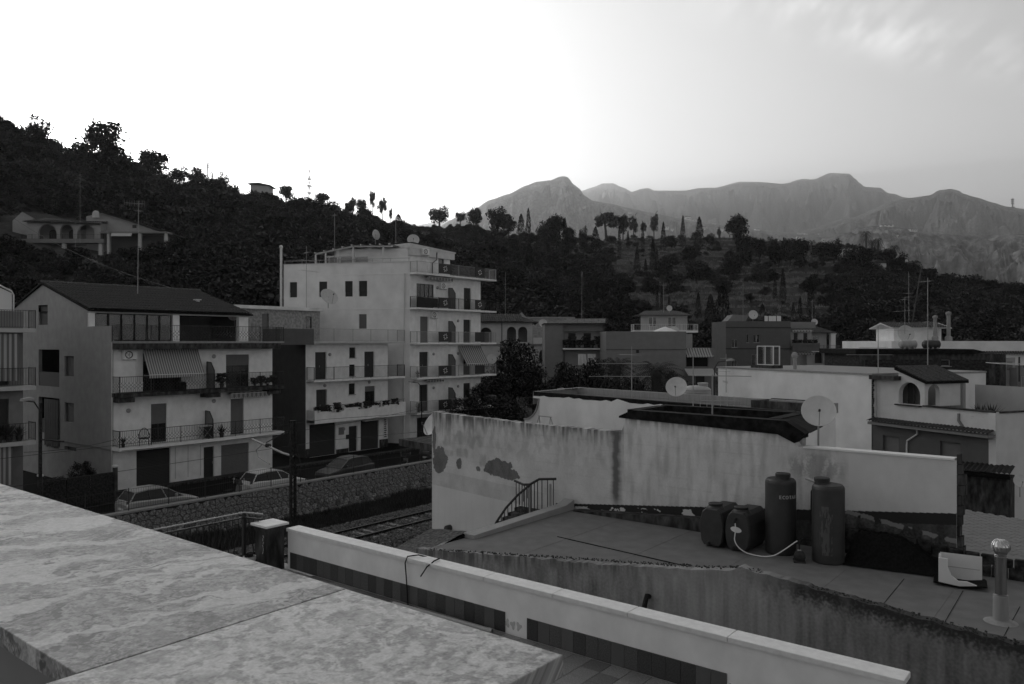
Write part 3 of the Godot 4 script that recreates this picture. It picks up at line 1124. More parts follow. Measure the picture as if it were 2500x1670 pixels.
# striped canvas from top edge (y1 at z) down to front edge (y0 at z + out), with a scalloped valance
func awning(called: String, label: String, at: Vector3, turn: float, w: float, y1: float, y0: float, out: float, valance: float, n: int, slant := 0.0) -> void:
	var t := thing(called, label, "awning", at, turn)
	var dark := MB.new()
	var light := MB.new()
	for i in n:
		var g := dark if i % 2 else light
		var a := w * i / n
		var b := w * (i + 1) / n
		if y1 > y0:
			var seg := 4
			for k in seg:
				var t0 := float(k) / seg
				var t1 := float(k + 1) / seg
				var s0 := -0.05 * sin(t0 * PI)
				var s1 := -0.05 * sin(t1 * PI)
				g.quad(Vector3(a + slant * t1, lerpf(y1, y0, t1) + s1, out * t1), Vector3(b + slant * t1, lerpf(y1, y0, t1) + s1, out * t1), Vector3(b + slant * t0, lerpf(y1, y0, t0) + s0, out * t0), Vector3(a + slant * t0, lerpf(y1, y0, t0) + s0, out * t0))
		var z := out + 0.01
		var x := (a + b) / 2
		g.quad(Vector3(a + slant, y0 - valance * 0.8, z), Vector3(x + slant, y0 - valance, z), Vector3(x + slant, y0, z), Vector3(a + slant, y0, z))
		g.quad(Vector3(x + slant, y0 - valance, z), Vector3(b + slant, y0 - valance * 0.8, z), Vector3(b + slant, y0, z), Vector3(x + slant, y0, z))
	part("light_stripes", light, M.stripe_light, t)
	if n > 1:
		part("dark_stripes", dark, M.stripe_dark, t)
	var g := MB.new()
	g.bar(Vector3(slant, y0, out), Vector3(w + slant, y0, out), 0.04)
	part("front_bar", g, M.white_metal, t)
	for x in [0.06, w - 0.06]:
		g = MB.new()
		g.bar(Vector3(x, minf(y1, y0) - 0.05, 0.02), Vector3(x + slant, y0 - 0.02, out), 0.03)
		part("folding_arm", g, M.iron_pale, t)

func wall_lamp(p: Node, x: float, y: float, z: float) -> void:
	var g := MB.new()
	g.lathe(Transform3D(Basis(Vector3(1, 0, 0), PI / 2), Vector3(x, y, z)), [Vector2(0.13, 0.0), Vector2(0.14, 0.06), Vector2(0.09, 0.11), Vector2(0, 0.12)], 14)
	part("wall_lamp", g, M.iron_pale, p)

func downpipe(p: Node, pts: Array, m: Material, r := 0.045) -> void:
	var g := MB.new()
	g.tube(pts, r, 8)
	part("downpipe", g, m, p)

# ---------------------------------------------------------------- houses along the street
func build_corner_house() -> void:
	var t := thing("apartment_house", "pale gabled apartment house with tiled roof, three balcony floors and roller doors", "house", Vector3(21.4, 0, -47.5))
	var L := 11.1
	var front := [[2.4, 3.4, 2.75, 5.15], [7.85, 8.85, 2.75, 5.15], [1.9, 4.1, 5.95, 8.3], [7.5, 9.25, 5.95, 8.15], [1.5, 3.65, 0.0, 2.35], [5.9, 6.65, 0.0, 2.1], [7.15, 9.25, 0.0, 2.1]]
	var g := MB.new()
	g.wall(0, L, 0, 9.0, 0, front, 0.24)
	part("front_wall", g, M.plaster_white, t)
	# gable towards the side lane: local x runs along the depth, seen from the left
	var gable := Node3D.new()
	var gf := Transform3D(Basis(Vector3.UP, -PI / 2), Vector3(0, 0, -16.0))
	g = MB.new()
	var holes := [[5.28, 6.8, 10.16, 11.5], [9.45, 10.85, 6.8, 8.1], [9.45, 10.85, 3.85, 5.1], [5.3, 8.65, 6.05, 8.5], [5.3, 8.65, 2.9, 5.3], [9.45, 11.2, 2.02, 2.3]]
	g.wall(0, 16, 0, 9.95, 0, holes.filter(func(h): return h[2] < 9.9), 0.22)
	g.wall(0, 12.8, 9.95, 10.1, 0, [], 0.2)
	var up := [[5.28, 6.8, 10.16, 11.5]]
	g.wall(0, 12.8, 10.1, 11.06, 0, [[5.28, 6.8, 10.16, 11.06]], 0.22)
	# triangle under the roof, round the top of the small window
	g.tri(Vector3(0, 11.06, 0), Vector3(5.28, 11.06, 0), Vector3(5.28, 12.75, 0))
	g.quad(Vector3(5.28, 11.5, 0), Vector3(6.06, 11.5, 0), Vector3(6.06, 12.92, 0), Vector3(5.28, 12.75, 0))
	g.quad(Vector3(6.06, 11.5, 0), Vector3(6.8, 11.5, 0), Vector3(6.8, 12.70, 0), Vector3(6.06, 12.92, 0))
	g.tri(Vector3(6.8, 11.06, 0), Vector3(12.8, 11.06, 0), Vector3(6.8, 12.70, 0))
	g.quad(Vector3(5.28, 11.5, -0.22), Vector3(6.8, 11.5, -0.22), Vector3(6.8, 11.5, 0), Vector3(5.28, 11.5, 0))
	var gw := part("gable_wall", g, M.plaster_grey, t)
	gw.transform = gf
	gable.queue_free()
	for h in holes:
		if h[1] - h[0] < 2 and h[3] - h[2] > 0.5:
			var s := part("shutter", slats(h[0], h[1], h[2], h[3], -0.12, 0.06), M.shutter_dark, t)
			s.transform = gf
	for y in [6.05, 2.9]:
		g = MB.new()
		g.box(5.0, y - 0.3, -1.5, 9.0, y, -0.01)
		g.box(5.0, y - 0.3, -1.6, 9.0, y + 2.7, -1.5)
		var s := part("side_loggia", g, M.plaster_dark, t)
		s.transform = gf
		g = MB.new()
		g.box(5.3, y, -0.06, 8.65, y + 0.95, -0.02)
		s = part("loggia_rail", g, M.iron, t)
		s.transform = gf
	g = MB.new()
	for i in 12:
		var x := 6.4 + i * 0.19
		g.quad(Vector3(x, 2.0 + 0.1 * (i % 3), 0.06 + 0.05 * (i % 2)), Vector3(x + 0.19, 2.0 + 0.1 * ((i + 1) % 3), 0.06 + 0.05 * ((i + 1) % 2)), Vector3(x + 0.19, 5.2, 0.06), Vector3(x, 5.2, 0.06))
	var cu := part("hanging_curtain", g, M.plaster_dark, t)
	cu.transform = gf
	g = MB.new()
	g.box(9.45, 2.02, -0.3, 11.2, 2.3, -0.2)
	var lw := part("basement_window", g, M.wood_dark, t)
	lw.transform = gf
	g = MB.new()
	g.box(7.5, 2.5, 0.003, 15.9, 2.6, 0.05)
	var cd := part("conduit", g, M.plaster_mid, t)
	cd.transform = gf
	# the other sides, floors and the loggia of the top storey
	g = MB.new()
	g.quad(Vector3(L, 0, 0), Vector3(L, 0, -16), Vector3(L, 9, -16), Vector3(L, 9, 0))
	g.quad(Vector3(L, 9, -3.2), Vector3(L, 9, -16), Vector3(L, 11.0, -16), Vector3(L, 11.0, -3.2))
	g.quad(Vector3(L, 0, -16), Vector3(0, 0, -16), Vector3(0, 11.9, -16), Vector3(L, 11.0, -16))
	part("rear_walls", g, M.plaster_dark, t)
	g = MB.new()
	g.box(0.03, 8.8, -15.9, L - 0.02, 8.995, -0.02)
	part("terrace_floor", g, M.concrete, t)
	for a in [[0.02, 0.35], [5.4, 5.85], [10.35, L]]:
		g = MB.new()
		g.box(a[0], 9.0, -3.35, a[1], 10.815, -2.97)
		part("loggia_pillar", g, M.plaster_white, t)
	g = MB.new()
	g.box(0.05, 10.82, -3.4, L, 11.02, -2.9)
	part("eave_beam", g, M.plaster_cream, t)
	g = MB.new()
	g.box(0.3, 9.0, -8.0, L, 10.9, -7.9)
	g.box(5.5, 9.0, -7.9, 5.6, 10.9, -3.4)
	part("loggia_back_wall", g, M.plaster_dark, t)
	for i in 6:
		var x := 0.4 + i * 0.83
		window(t, x, x + 0.8, 9.05, 10.8, -3.1, M.iron_worn, {"panes": 1, "deep": 0.05})
	g = MB.new()
	g.box(0.02, 9.0, -2.95, 0.18, 9.96, -0.02)
	part("terrace_parapet", g, M.plaster_grey, t)
	# roof
	var s1 := (Vector3(0, 12.95, -9.95) - Vector3(0, 10.98, -2.7))
	g = MB.new()
	g.prism(PackedVector2Array([Vector2(2.7, 10.9), Vector2(9.95, 12.9), Vector2(16.4, 11.0), Vector2(16.4, 11.1), Vector2(9.95, 13.02), Vector2(2.7, 11.02)]), -0.15, L + 0.25, Transform3D(Basis(Vector3(0, 0, -1), Vector3.UP, Vector3(1, 0, 0)), Vector3.ZERO))
	var rf := part("roof", g, M.tarp, t)
	part("roof_tiles", tiles(Vector3(-0.1, 11.02, -2.62), Vector3(1, 0, 0), s1.normalized(), L + 0.3, s1.length(), 0.24, 0.4), M.roof_tile, rf, true)
	g = MB.new()
	g.tube([Vector3(-0.15, 13.05, -9.95), Vector3(L + 0.25, 13.05, -9.95)], 0.11, 8)
	part("ridge_tiles", g, M.roof_tile_pale, rf)
	g = MB.new()
	g.cbox(8.6, 11.3, -5.9, 8.85, 12.05, -5.65, 0.02)
	g.box(8.52, 12.05, -5.98, 8.93, 12.12, -5.57)
	part("chimney", g, M.plaster_pale, rf)
	# openings of the front
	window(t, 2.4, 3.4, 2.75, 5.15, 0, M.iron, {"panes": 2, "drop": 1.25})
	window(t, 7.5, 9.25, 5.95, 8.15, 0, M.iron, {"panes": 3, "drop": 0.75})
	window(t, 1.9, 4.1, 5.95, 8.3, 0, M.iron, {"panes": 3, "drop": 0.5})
	shutter(t, 7.85, 8.85, 2.75, 5.15, 0, M.shutter_grey)
	shutter(t, 1.5, 3.65, 0.0, 2.35, 0, M.shutter_dark, true)
	shutter(t, 7.15, 9.25, 0.0, 2.1, 0, M.shutter_grey, true)
	door(t, 5.9, 6.65, 0.0, 2.1, 0, M.wood_dark, 1)
	g = MB.new()
	for x in [3.95, 4.8, 5.65]:
		g.box(x, 0.3, 0.003, x + 0.03, 2.3, 0.02)
	part("panel_joints", g, M.plaster_cream, t)
	var b1 := balcony(t, 0.02, L + 0.3, 2.75, 0, 1.0, {"style": "lozenge", "thick": 0.2})
	var b2 := balcony(t, 0.02, L + 0.3, 5.95, 0, 1.0, {"style": "lozenge", "thick": 0.24, "sm": M.concrete_dark})
	var b3 := balcony(t, 0.02, L + 0.3, 9.05, 0, 1.0, {"style": "lozenge", "thick": 0.12, "sm": M.concrete})
	for a in [[b3, 8.93, 0.45], [b2, 5.7, 0.3]]:
		g = MB.new()
		for x in [0.0, 5.6, 10.2]:
			g.box(x + 0.05, a[1] - 0.3, 0.003, x + 1.0, a[1] - 0.02, 0.85)
		part("bracket_beams", g, M.concrete_dark, a[0])
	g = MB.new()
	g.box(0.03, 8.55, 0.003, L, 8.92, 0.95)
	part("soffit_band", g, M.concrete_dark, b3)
	divider(t, 6.0, 2.75, 0.05, 0.9, 1.75)
	divider(t, 6.1, 5.95, 0.05, 0.9, 1.75)
	for a in [[1.0, 4.85], [6.6, 5.1], [6.6, 8.05]]:
		wall_lamp(t, a[0], a[1], 0.0)
	downpipe(t, [Vector3(0.06, 9.0, 0.06), Vector3(0.06, 2.6, 0.06), Vector3(0.02, 2.2, 0.06), Vector3(0.02, 0, 0.06)], M.plaster_cream)
	air_conditioner(Vector3(22.4, 7.95, -47.5), 0, "white air conditioner unit on corner house beside the big striped awning")
	awning("striped_awning", "large striped awning pulled down over a balcony of the gabled house", Vector3(23.25, 0, -47.45), 0.0, 3.6, 8.6, 7.0, 0.95, 0.22, 46, -0.05)
	awning("striped_awning", "short rolled striped awning valance on the gabled house's lower balcony", Vector3(28.9, 0, -47.45), 0.0, 3.0, 5.6, 5.55, 0.55, 0.3, 18)
	# furniture on the lower balconies
	chair(Vector3(23.0, 2.75, -46.75), 2.7)
	folding_table(Vector3(27.05, 2.75, -46.85))
	for a in [[21.75, 2.75, -46.75, 0.7, "spiky potted plant at the corner of the lowest balcony"], [28.1, 2.75, -46.7, 0.95, "potted plant hung beside the folding table on a balcony"]]:
		plant(Vector3(a[0], a[1], a[2]), a[3], a[4], "", true)
	for i in 4:
		plant(Vector3(30.6 + i * 0.5, 5.95, -46.75), 0.6 + 0.12 * (i % 2), "bushy pot plant in the row at the middle balcony's far end", "pot plants on the middle balcony")
	plant(Vector3(28.05, 6.0, -46.6), 0.95, "potted plant beside the frosted divider on the middle balcony")
	for a in [[24.5, 0.0], [25.3, 0.4]]:
		var c := thing("covered_chair", "dark covered balcony seat under the large striped awning", "chair", Vector3(a[0], 5.95, -46.85), a[1], "covered seats under the awning")
		g = MB.new()
		g.cbox(-0.35, 0.0, -0.3, 0.35, 0.55, 0.3, 0.08)
		part("seat", g, M.tarp, c)
		g = MB.new()
		g.cbox(-0.35, 0.55, -0.3, 0.35, 1.0, -0.12, 0.05)
		part("backrest", g, M.tarp, c)
	dish(Vector3(32.0, 10.2, -51.5), 0.42, -0.9, 0.35, 0.75, "small satellite dish at the tiled roof's lower corner")
	aerial(Vector3(26.6, 12.0, -55.0), 7.0, [[6.8, 1.3, 2.6, 9, 0.5, true], [6.3, 0.4, 0.6, 3, 0.6]], "tall television aerial rising from the tiled roof", -0.01)

func chair(at: Vector3, turn: float) -> void:
	var t := thing("wicker_chair", "round-backed wicker chair on the gabled house's lowest balcony", "chair", at, turn)
	for x in [-0.24, 0.24]:
		for z in [-0.22, 0.22]:
			var g := MB.new()
			g.tube([Vector3(x * 1.1, 0, z * 1.15), Vector3(x, 0.42, z)], 0.02, 6)
			part("leg", g, M.wood_dark, t)
	var g := MB.new()
	g.lathe(Transform3D(Basis.IDENTITY, Vector3(0, 0.4, 0)), [Vector2(0, 0), Vector2(0.28, 0), Vector2(0.3, 0.03), Vector2(0.28, 0.06), Vector2(0, 0.06)], 16)
	part("seat", g, M.wood_dark, t)
	g = MB.new()
	var pts := []
	for i in 13:
		var a := PI * i / 12.0
		pts.append(Vector3(-cos(a) * 0.3, 0.45 + sin(a) * 0.62, -0.26))
	g.tube(pts, 0.022, 6)
	for i in 7:
		var x := -0.24 + i * 0.08
		g.bar(Vector3(x, 0.45, -0.25), Vector3(x, 0.45 + 0.6 * sqrt(maxf(0.05, 1.0 - x * x / 0.09)), -0.26), 0.018)
	part("backrest", g, M.wood_dark, t)
	for x in [-0.3, 0.3]:
		g = MB.new()
		g.tube([Vector3(x, 0.7, -0.24), Vector3(x * 1.05, 0.68, 0.1), Vector3(x * 0.95, 0.45, 0.22)], 0.018, 6)
		part("armrest", g, M.wood_dark, t)

func folding_table(at: Vector3) -> void:
	var t := thing("folding_table", "white folding table with crossed legs on the lowest balcony", "table", at)
	var g := MB.new()
	g.cbox(-0.5, 0.82, -0.3, 0.4, 0.86, 0.3, 0.01)
	part("tabletop", g, M.white_metal, t)
	for z in [-0.25, 0.25]:
		for s in [-1, 1]:
			var b := MB.new()
			b.bar(Vector3(-0.35 * s, 0.0, z), Vector3(0.35 * s, 0.82, z), 0.03)
			part("leg", b, M.iron_pale, t)
	g = MB.new()
	g.box(-0.02, 0.05, -0.2, 0.42, 0.78, 0.2)
	part("cabinet", g, M.wood_dark, t)

func build_shop_house() -> void:
	var t := thing("shop_house", "white three-storey house with long roof terrace and two dark shop shutters", "house", Vector3(37.2, 0, -50))
	var L := 8.5
	var holes := [[0.9, 2.0, 6.05, 8.2], [4.3, 4.95, 7.7, 8.55], [5.9, 7.0, 6.05, 8.2], [4.3, 4.9, 6.2, 7.15], [1.0, 2.05, 2.95, 5.25], [4.25, 4.9, 4.7, 5.6], [5.95, 7.05, 2.95, 5.3], [4.25, 4.85, 3.3, 3.95], [0.35, 2.9, 0.0, 2.55], [4.25, 5.15, 0.0, 2.1], [5.5, 7.5, 0.0, 2.5]]
	var g := MB.new()
	g.wall(0, L, 0, 9.0, 0, holes, 0.24)
	part("front_wall", g, M.plaster_white, t)
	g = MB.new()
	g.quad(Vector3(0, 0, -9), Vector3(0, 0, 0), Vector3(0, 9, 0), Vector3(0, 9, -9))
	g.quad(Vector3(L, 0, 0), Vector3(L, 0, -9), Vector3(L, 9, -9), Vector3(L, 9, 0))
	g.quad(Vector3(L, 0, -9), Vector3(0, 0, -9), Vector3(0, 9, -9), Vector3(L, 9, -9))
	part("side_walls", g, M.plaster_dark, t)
	g = MB.new()
	g.box(0.02, 8.82, -8.98, L - 0.02, 8.99, -0.02)
	part("terrace_floor", g, M.concrete, t)
	g = MB.new()
	g.box(-3.0, 8.95, -1.2, 0.0, 10.0, 1.0)
	g.box(-3.2, 8.8, -1.2, 0.0, 8.948, 1.05)
	part("terrace_side_wall", g, M.plaster_dark, t)
	door(t, 0.9, 2.0, 6.05, 8.2, 0, M.wood_dark)
	door(t, 5.9, 7.0, 6.05, 8.2, 0, M.wood_dark)
	for h in [holes[1], holes[3], holes[5], holes[7]]:
		window(t, h[0], h[1], h[2], h[3], 0, M.iron_worn, {"panes": 1, "sill": true})
	door(t, 1.0, 2.05, 2.95, 5.25, 0, M.shutter_dark)
	window(t, 5.95, 7.05, 2.95, 5.3, 0, M.iron_worn, {"panes": 2, "drop": 0.45})
	shutter(t, 0.35, 2.9, 0.0, 2.55, 0, M.shutter_dark, true)
	shutter(t, 5.5, 7.5, 0.0, 2.5, 0, M.shutter_dark, true)
	door(t, 4.25, 5.15, 0.0, 2.1, 0, M.wood_dark, 1)
	var b := balcony(t, 0.05, L + 1.1, 9.05, 0, 1.0, {"gap": 0.12, "thick": 0.16, "sm": M.plaster_cream, "m": M.iron_pale})
	balcony(t, 0.05, L + 1.1, 6.05, 0, 1.0, {"gap": 0.12, "thick": 0.14})
	b = balcony(t, 0.05, L + 1.1, 2.95, 0, 1.0, {"style": "none", "thick": 0.2})
	g = MB.new()
	# solid parapet stepping down between planters
	var px := 0.05
	for a in [[0.6, 3.72], [1.6, 3.6], [2.6, 3.45], [2.9, 3.55], [4.6, 3.75], [5.4, 3.55], [6.6, 3.75], [7.2, 3.6], [8.4, 3.72], [9.6, 3.85]]:
		g.box(px, 2.7, 0.92, a[0], a[1], 1.06)
		px = a[0]
	g.box(0.05, 2.7, 0.03, 0.17, 3.72, 0.92)
	g.box(9.48, 2.7, 0.03, 9.6, 3.85, 0.92)
	part("parapet", g, M.plaster_white, b)
	g = MB.new()
	g.bar(Vector3(0.1, 4.0, 0.98), Vector3(9.55, 4.1, 0.98), 0.03)
	for i in 22:
		g.bar(Vector3(0.2 + i * 0.44, 3.5, 0.98), Vector3(0.2 + i * 0.44, 4.05, 0.98), 0.02)
	part("parapet_rail", g, M.iron, b)
	for i in 9:
		plant(Vector3(37.6 + i * 1.02, 3.35, -49.15), 0.62 + 0.1 * (i % 3), "low dark planter shrub along the shop house's solid balcony", "planters on the solid balcony")
	for a in [[2.3, 8.0], [1.8, 5.55], [6.4, 5.65], [3.7, 1.95]]:
		wall_lamp(t, a[0], a[1], 0.0)
	# rooftop room set back behind the terrace
	g = MB.new()
	g.wall(-2.6, 5.6, 9.0, 11.7, -5.5, [[-0.2, 0.45, 9.0, 11.3], [4.1, 4.75, 9.9, 11.2]], 0.2)
	g.quad(Vector3(5.6, 9, -5.5), Vector3(5.6, 9, -9), Vector3(5.6, 11.7, -9), Vector3(5.6, 11.7, -5.5))
	g.quad(Vector3(-2.6, 9, -9), Vector3(-2.6, 9, -5.5), Vector3(-2.6, 11.7, -5.5), Vector3(-2.6, 11.7, -9))
	var room := part("rooftop_room", g, M.plaster_worn, t)
	g = MB.new()
	g.box(-2.8, 11.68, -9, 5.8, 11.95, -5.2)
	part("roof_slab", g, M.plaster_streaked, room)
	door(t, -0.2, 0.45, 9.0, 11.3, -5.5, M.shutter_grey, 1)
	window(t, 4.1, 4.75, 9.9, 11.2, -5.5, M.iron_worn, {"panes": 1})
	# signs
	g = MB.new()
	g.prism(PackedVector2Array([Vector2(5.45, 2.45), Vector2(7.6, 2.45), Vector2(7.75, 2.6), Vector2(7.75, 2.85), Vector2(5.45, 2.85)]), 0.25, 0.6)
	var s := part("shop_sign", g, M.white_metal, t)
	g = MB.new()
	for y in [2.52, 2.62]:
		g.box(5.45, y, 0.601, 7.7, y + 0.03, 0.612)
	for i in 10:
		g.box(5.6 + i * 0.2, 2.7, 0.601, 5.72 + i * 0.2, 2.71 + 0.09 * ((i * 7) % 3 + 0.4) / 2.0, 0.61)
	part("sign_lettering", g, M.iron, s)
	g = MB.new()
	g.box(7.95, 0.75, 0.003, 8.42, 2.6, 0.03)
	s = part("sign_panel", g, M.paint_white, t)
	g = MB.new()
	for i in 9:
		g.box(8.05 + 0.04 * (i % 2), 0.85 + i * 0.18, 0.031, 8.34 - 0.03 * (i % 3), 0.94 + i * 0.18, 0.036)
	part("sign_lettering", g, M.iron, s)
	g = MB.new()
	g.box(3.2, 1.5, 0.003, 3.75, 2.1, 0.02)
	part("poster", g, M.plaster_mid, t)
	g = MB.new()
	g.box(3.95, 1.1, 0.003, 4.2, 1.45, 0.12)
	part("letter_box", g, M.iron, t)
	g = MB.new()
	g.box(0.0, 0.0, 0.003, 0.34, 0.7, 0.03)
	g.box(2.95, 0.0, 0.003, 4.2, 0.35, 0.03)
	g.box(7.55, 0.0, 0.003, L, 0.7, 0.03)
	part("plinth", g, M.concrete_dark, t)
	big_mesh_dish()

func big_mesh_dish() -> void:
	dish(Vector3(43.2, 11.95, -54.8), 0.8, -0.15, 0.6, 0.95, "large white satellite dish on the shop house's rooftop room")
	aerial(Vector3(42.2, 11.95, -56.6), 5.5, [[4.2, 2.6, 0.3, 4, 0.9], [3.3, 2.2, 0.2, 3, 0.8], [4.9, 1.2, 1.2, 8, 0.4]], "crowded television aerial beside the large dish on the rooftop room")

func build_tall_block() -> void:
	var t := thing("apartment_block", "tallest block, five balcony floors with star-motif panels and a penthouse", "building", Vector3(48.3, 0, -50))
	var L := 9.6
	var fl := [2.7, 5.8, 8.9, 12.0, 15.1]
	var holes := [[1.2, 2.3, 2.75, 5.15], [7.1, 8.15, 2.75, 5.05], [1.2, 2.35, 5.85, 8.1], [7.1, 8.15, 5.85, 8.1], [1.3, 2.35, 8.95, 11.3], [7.1, 8.15, 8.95, 11.15], [0.85, 3.05, 12.05, 14.25], [7.15, 8.2, 12.05, 14.2], [0.9, 3.4, 0.0, 2.2], [5.2, 7.6, 0.0, 2.2]]
	var g := MB.new()
	g.wall(0, L, 0, 15.1, 0, holes, 0.24)
	part("front_wall", g, M.plaster_white, t)
	for i in holes.size():
		var h: Array = holes[i]
		if i == 6:
			window(t, h[0], h[1], h[2], h[3], 0, M.wood_dark, {"panes": 4})
		elif i == 4:
			shutter(t, h[0], h[1], h[2], h[3], 0, M.shutter_grey)
		elif i == 0:
			shutter(t, h[0], h[1], h[2], h[3], 0, M.shutter_dark)
		elif i > 7:
			shutter(t, h[0], h[1], h[2], h[3], 0, M.shutter_dark, true)
		else:
			door(t, h[0], h[1], h[2], h[3], 0, M.wood_dark)
	# blank side that leans away from the street
	var ang := atan2(0.903, 0.429)
	var sf := Transform3D(Basis(Vector3.UP, -ang), Vector3(-0.429 * 12.3, 0, -0.903 * 12.3))
	g = MB.new()
	var sw := [[0.6, 1.35, 13.1, 14.5], [3.55, 4.35, 13.1, 14.5], [6.1, 6.85, 13.1, 14.5], [7.45, 8.25, 13.1, 14.5], [7.45, 8.2, 10.2, 11.5]]
	g.wall(0, 12.3, 0, 16.1, 0, sw, 0.2)
	var o := part("side_wall", g, M.plaster_streaked, t)
	o.transform = sf
	for i in sw.size():
		var h: Array = sw[i]
		g = slats(h[0], h[1], h[2] + (0.45 if i < 4 else 0.0), h[3], -0.12, 0.06)
		o = part("shutter", g, M.shutter_grey if i == 4 else M.shutter_dark, t)
		o.transform = sf
		g = MB.new()
		g.box(h[0], h[2], -0.17, h[1], h[3], -0.16)
		o = part("pane", g, M.wood_dark, t)
		o.transform = sf
	g = MB.new()
	g.box(0, 16.1, -0.2, 12.35, 16.16, 0.06)
	o = part("parapet_coping", g, M.plaster_pale, t)
	o.transform = sf
	g = MB.new()
	g.bar(Vector3(0, 16.45, -0.05), Vector3(12.3, 16.45, -0.05), 0.04)
	for i in 8:
		g.bar(Vector3(0.1 + i * 1.73, 16.1, -0.05), Vector3(0.1 + i * 1.73, 16.45, -0.05), 0.03)
	o = part("parapet_rail", g, M.iron_pale, t)
	o.transform = sf
	g = MB.new()
	for y in [15.05, 11.95]:
		g.box(3.5, y, 0.003, 12.28, y + 0.05, 0.03)
	o = part("string_course", g, M.plaster_white, t)
	o.transform = sf
	g = MB.new()
	g.tube([Vector3(11.85, 15.1, 0.08), Vector3(11.8, 9, 0.08), Vector3(11.75, 0, 0.08)], 0.06, 8)
	o = part("downpipe", g, M.plaster_pale, t)
	o.transform = sf
	g = MB.new()
	var y := 12.2
	while y < 17.3:
		g.tube([Vector3(-0.2, y, 0.1), Vector3(-0.2, y + 0.84, 0.1)], 0.11, 10)
		g.tube([Vector3(-0.2, y + 0.84, 0.1), Vector3(-0.2, y + 0.9, 0.1)], 0.125, 10)
		y += 0.9
	g.lathe(Transform3D(Basis.IDENTITY, Vector3(-0.2, y, 0.1)), [Vector2(0.11, 0), Vector2(0.16, 0.12), Vector2(0.16, 0.25), Vector2(0, 0.33)], 10)
	o = part("flue", g, M.white_metal, t)
	o.transform = sf
	# remaining walls and roof deck
	var back := Vector3(-0.429 * 12.3, 0, -0.903 * 12.3)
	g = MB.new()
	g.quad(Vector3(L, 0, 0), Vector3(L, 0, -11.5), Vector3(L, 15.1, -11.5), Vector3(L, 15.1, 0))
	g.quad(Vector3(L, 0, -11.5), Vector3(back.x, 0, back.z), Vector3(back.x, 15.1, back.z), Vector3(L, 15.1, -11.5))
	g.quad(Vector3(0.02, 15.08, -0.02), Vector3(L, 15.08, -0.02), Vector3(L, 15.08, -11.5), Vector3(back.x, 15.08, back.z))
	part("rear_walls", g, M.plaster_cream, t)
	# balconies with dark star panels
	for i in 5:
		var yy: float = fl[i]
		var x1 := L + 1.3
		var b := balcony(t, 0.0, x1, yy + 0.05, 0, 0.95, {"gap": 0.12, "thick": 0.16, "m": M.iron_pale if i != 3 else M.iron_worn, "post": 2.2})
		for a in [[2.75, 1.65], [7.7, 1.4]]:
			star_panel(b, a[0], yy + 0.14, 0.93, a[1], 0.9, not (i == 2 and a[0] > 5) and not (i == 1 and a[0] > 5))
		if i == 3:
			g = MB.new()
			g.box(0.1, yy + 0.14, 0.86, 2.7, yy + 0.95, 0.88)
			part("woven_screen", g, M.wood_dark, b)
		if i < 4:
			divider(t, 5.0, yy + 0.05, 0.03, 0.85, 2.0)
	for a in [[3.5, 14.0], [3.0, 7.9], [6.3, 11.0], [6.3, 7.9], [3.0, 4.8], [6.3, 4.8]]:
		wall_lamp(t, a[0], a[1], 0.0)
	# penthouse
	g = MB.new()
	g.wall(1.0, 6.6, 15.1, 17.5, -1.3, [[5.0, 5.8, 15.9, 17.1]], 0.2)
	g.quad(Vector3(6.6, 15.1, -1.3), Vector3(6.6, 15.1, -7), Vector3(6.6, 17.6, -7), Vector3(6.6, 17.5, -1.3))
	g.quad(Vector3(-2.6, 15.1, -7), Vector3(1.0, 15.1, -1.3), Vector3(1.0, 17.5, -1.3), Vector3(-2.6, 17.5, -7))
	part("penthouse_wall", g, M.plaster_white, t)
	window(t, 5.0, 5.8, 15.9, 17.1, -1.3, M.iron_worn, {"panes": 1})
	g = MB.new()
	g.prism(PackedVector2Array([Vector2(0.9, 17.5), Vector2(7.0, 17.5), Vector2(7.0, 17.62), Vector2(0.9, 17.95)]), -7.3, -0.9)
	var rf := part("penthouse_roof", g, M.plaster_pale, t)
	part("roof_tiles", tiles(Vector3(7.1, 17.64, -0.85), Vector3(0, 0, -1), Vector3(-6.1, 0.33, 0).normalized(), 6.4, 6.1, 0.24, 0.45), M.roof_tile, rf, true)
	g = MB.new()
	g.box(1.0, 16.9, -1.27, 6.9, 17.5, -0.95)
	part("fascia", g, M.plaster_pale, rf)
	downpipe(t, [Vector3(4.4, 17.4, -0.9), Vector3(4.4, 16.7, -0.95), Vector3(4.1, 16.4, -1.2), Vector3(4.1, 15.1, -1.2)], M.iron)
	# glazed pergola on the side of the roof
	g = MB.new()
	for a in [[9.2, 17.0], [8.2, 17.15], [5.5, 17.6], [2.6, 17.55]]:
		for z in [0.25, 3.0]:
			g.box(12.3 - a[0] - 0.07, 16.1, -z - 0.07, 12.3 - a[0] + 0.07, a[1], -z + 0.07)
	for z in [0.25, 3.0]:
		g.bar(Vector3(12.3 - 9.2, 17.05, -z), Vector3(12.3 - 5.5, 17.65, -z), 0.14)
		g.bar(Vector3(12.3 - 5.5, 17.65, -z), Vector3(12.3 - 1.7, 17.55, -z), 0.14)
	g.bar(Vector3(12.3 - 8.2, 16.75, -0.25), Vector3(12.3 - 5.5, 16.9, -0.25), 0.1)
	g.bar(Vector3(12.3 - 7.0, 16.1, -0.25), Vector3(12.3 - 7.0, 17.4, -0.25), 0.08)
	o = part("pergola_frame", g, M.white_metal, t)
	o.transform = sf
	for i in 9:
		g = MB.new()
		var x := 12.3 - 9.1 + i * 0.9
		var yr := 17.12 + 0.6 * minf(1.0, i * 0.9 / 3.6)
		g.bar(Vector3(x, yr, 0.2), Vector3(x, yr + 0.02, -3.2), 0.09, 0.12)
		o = part("pergola_rafter", g, M.white_metal, t)
		o.transform = sf
	g = MB.new()
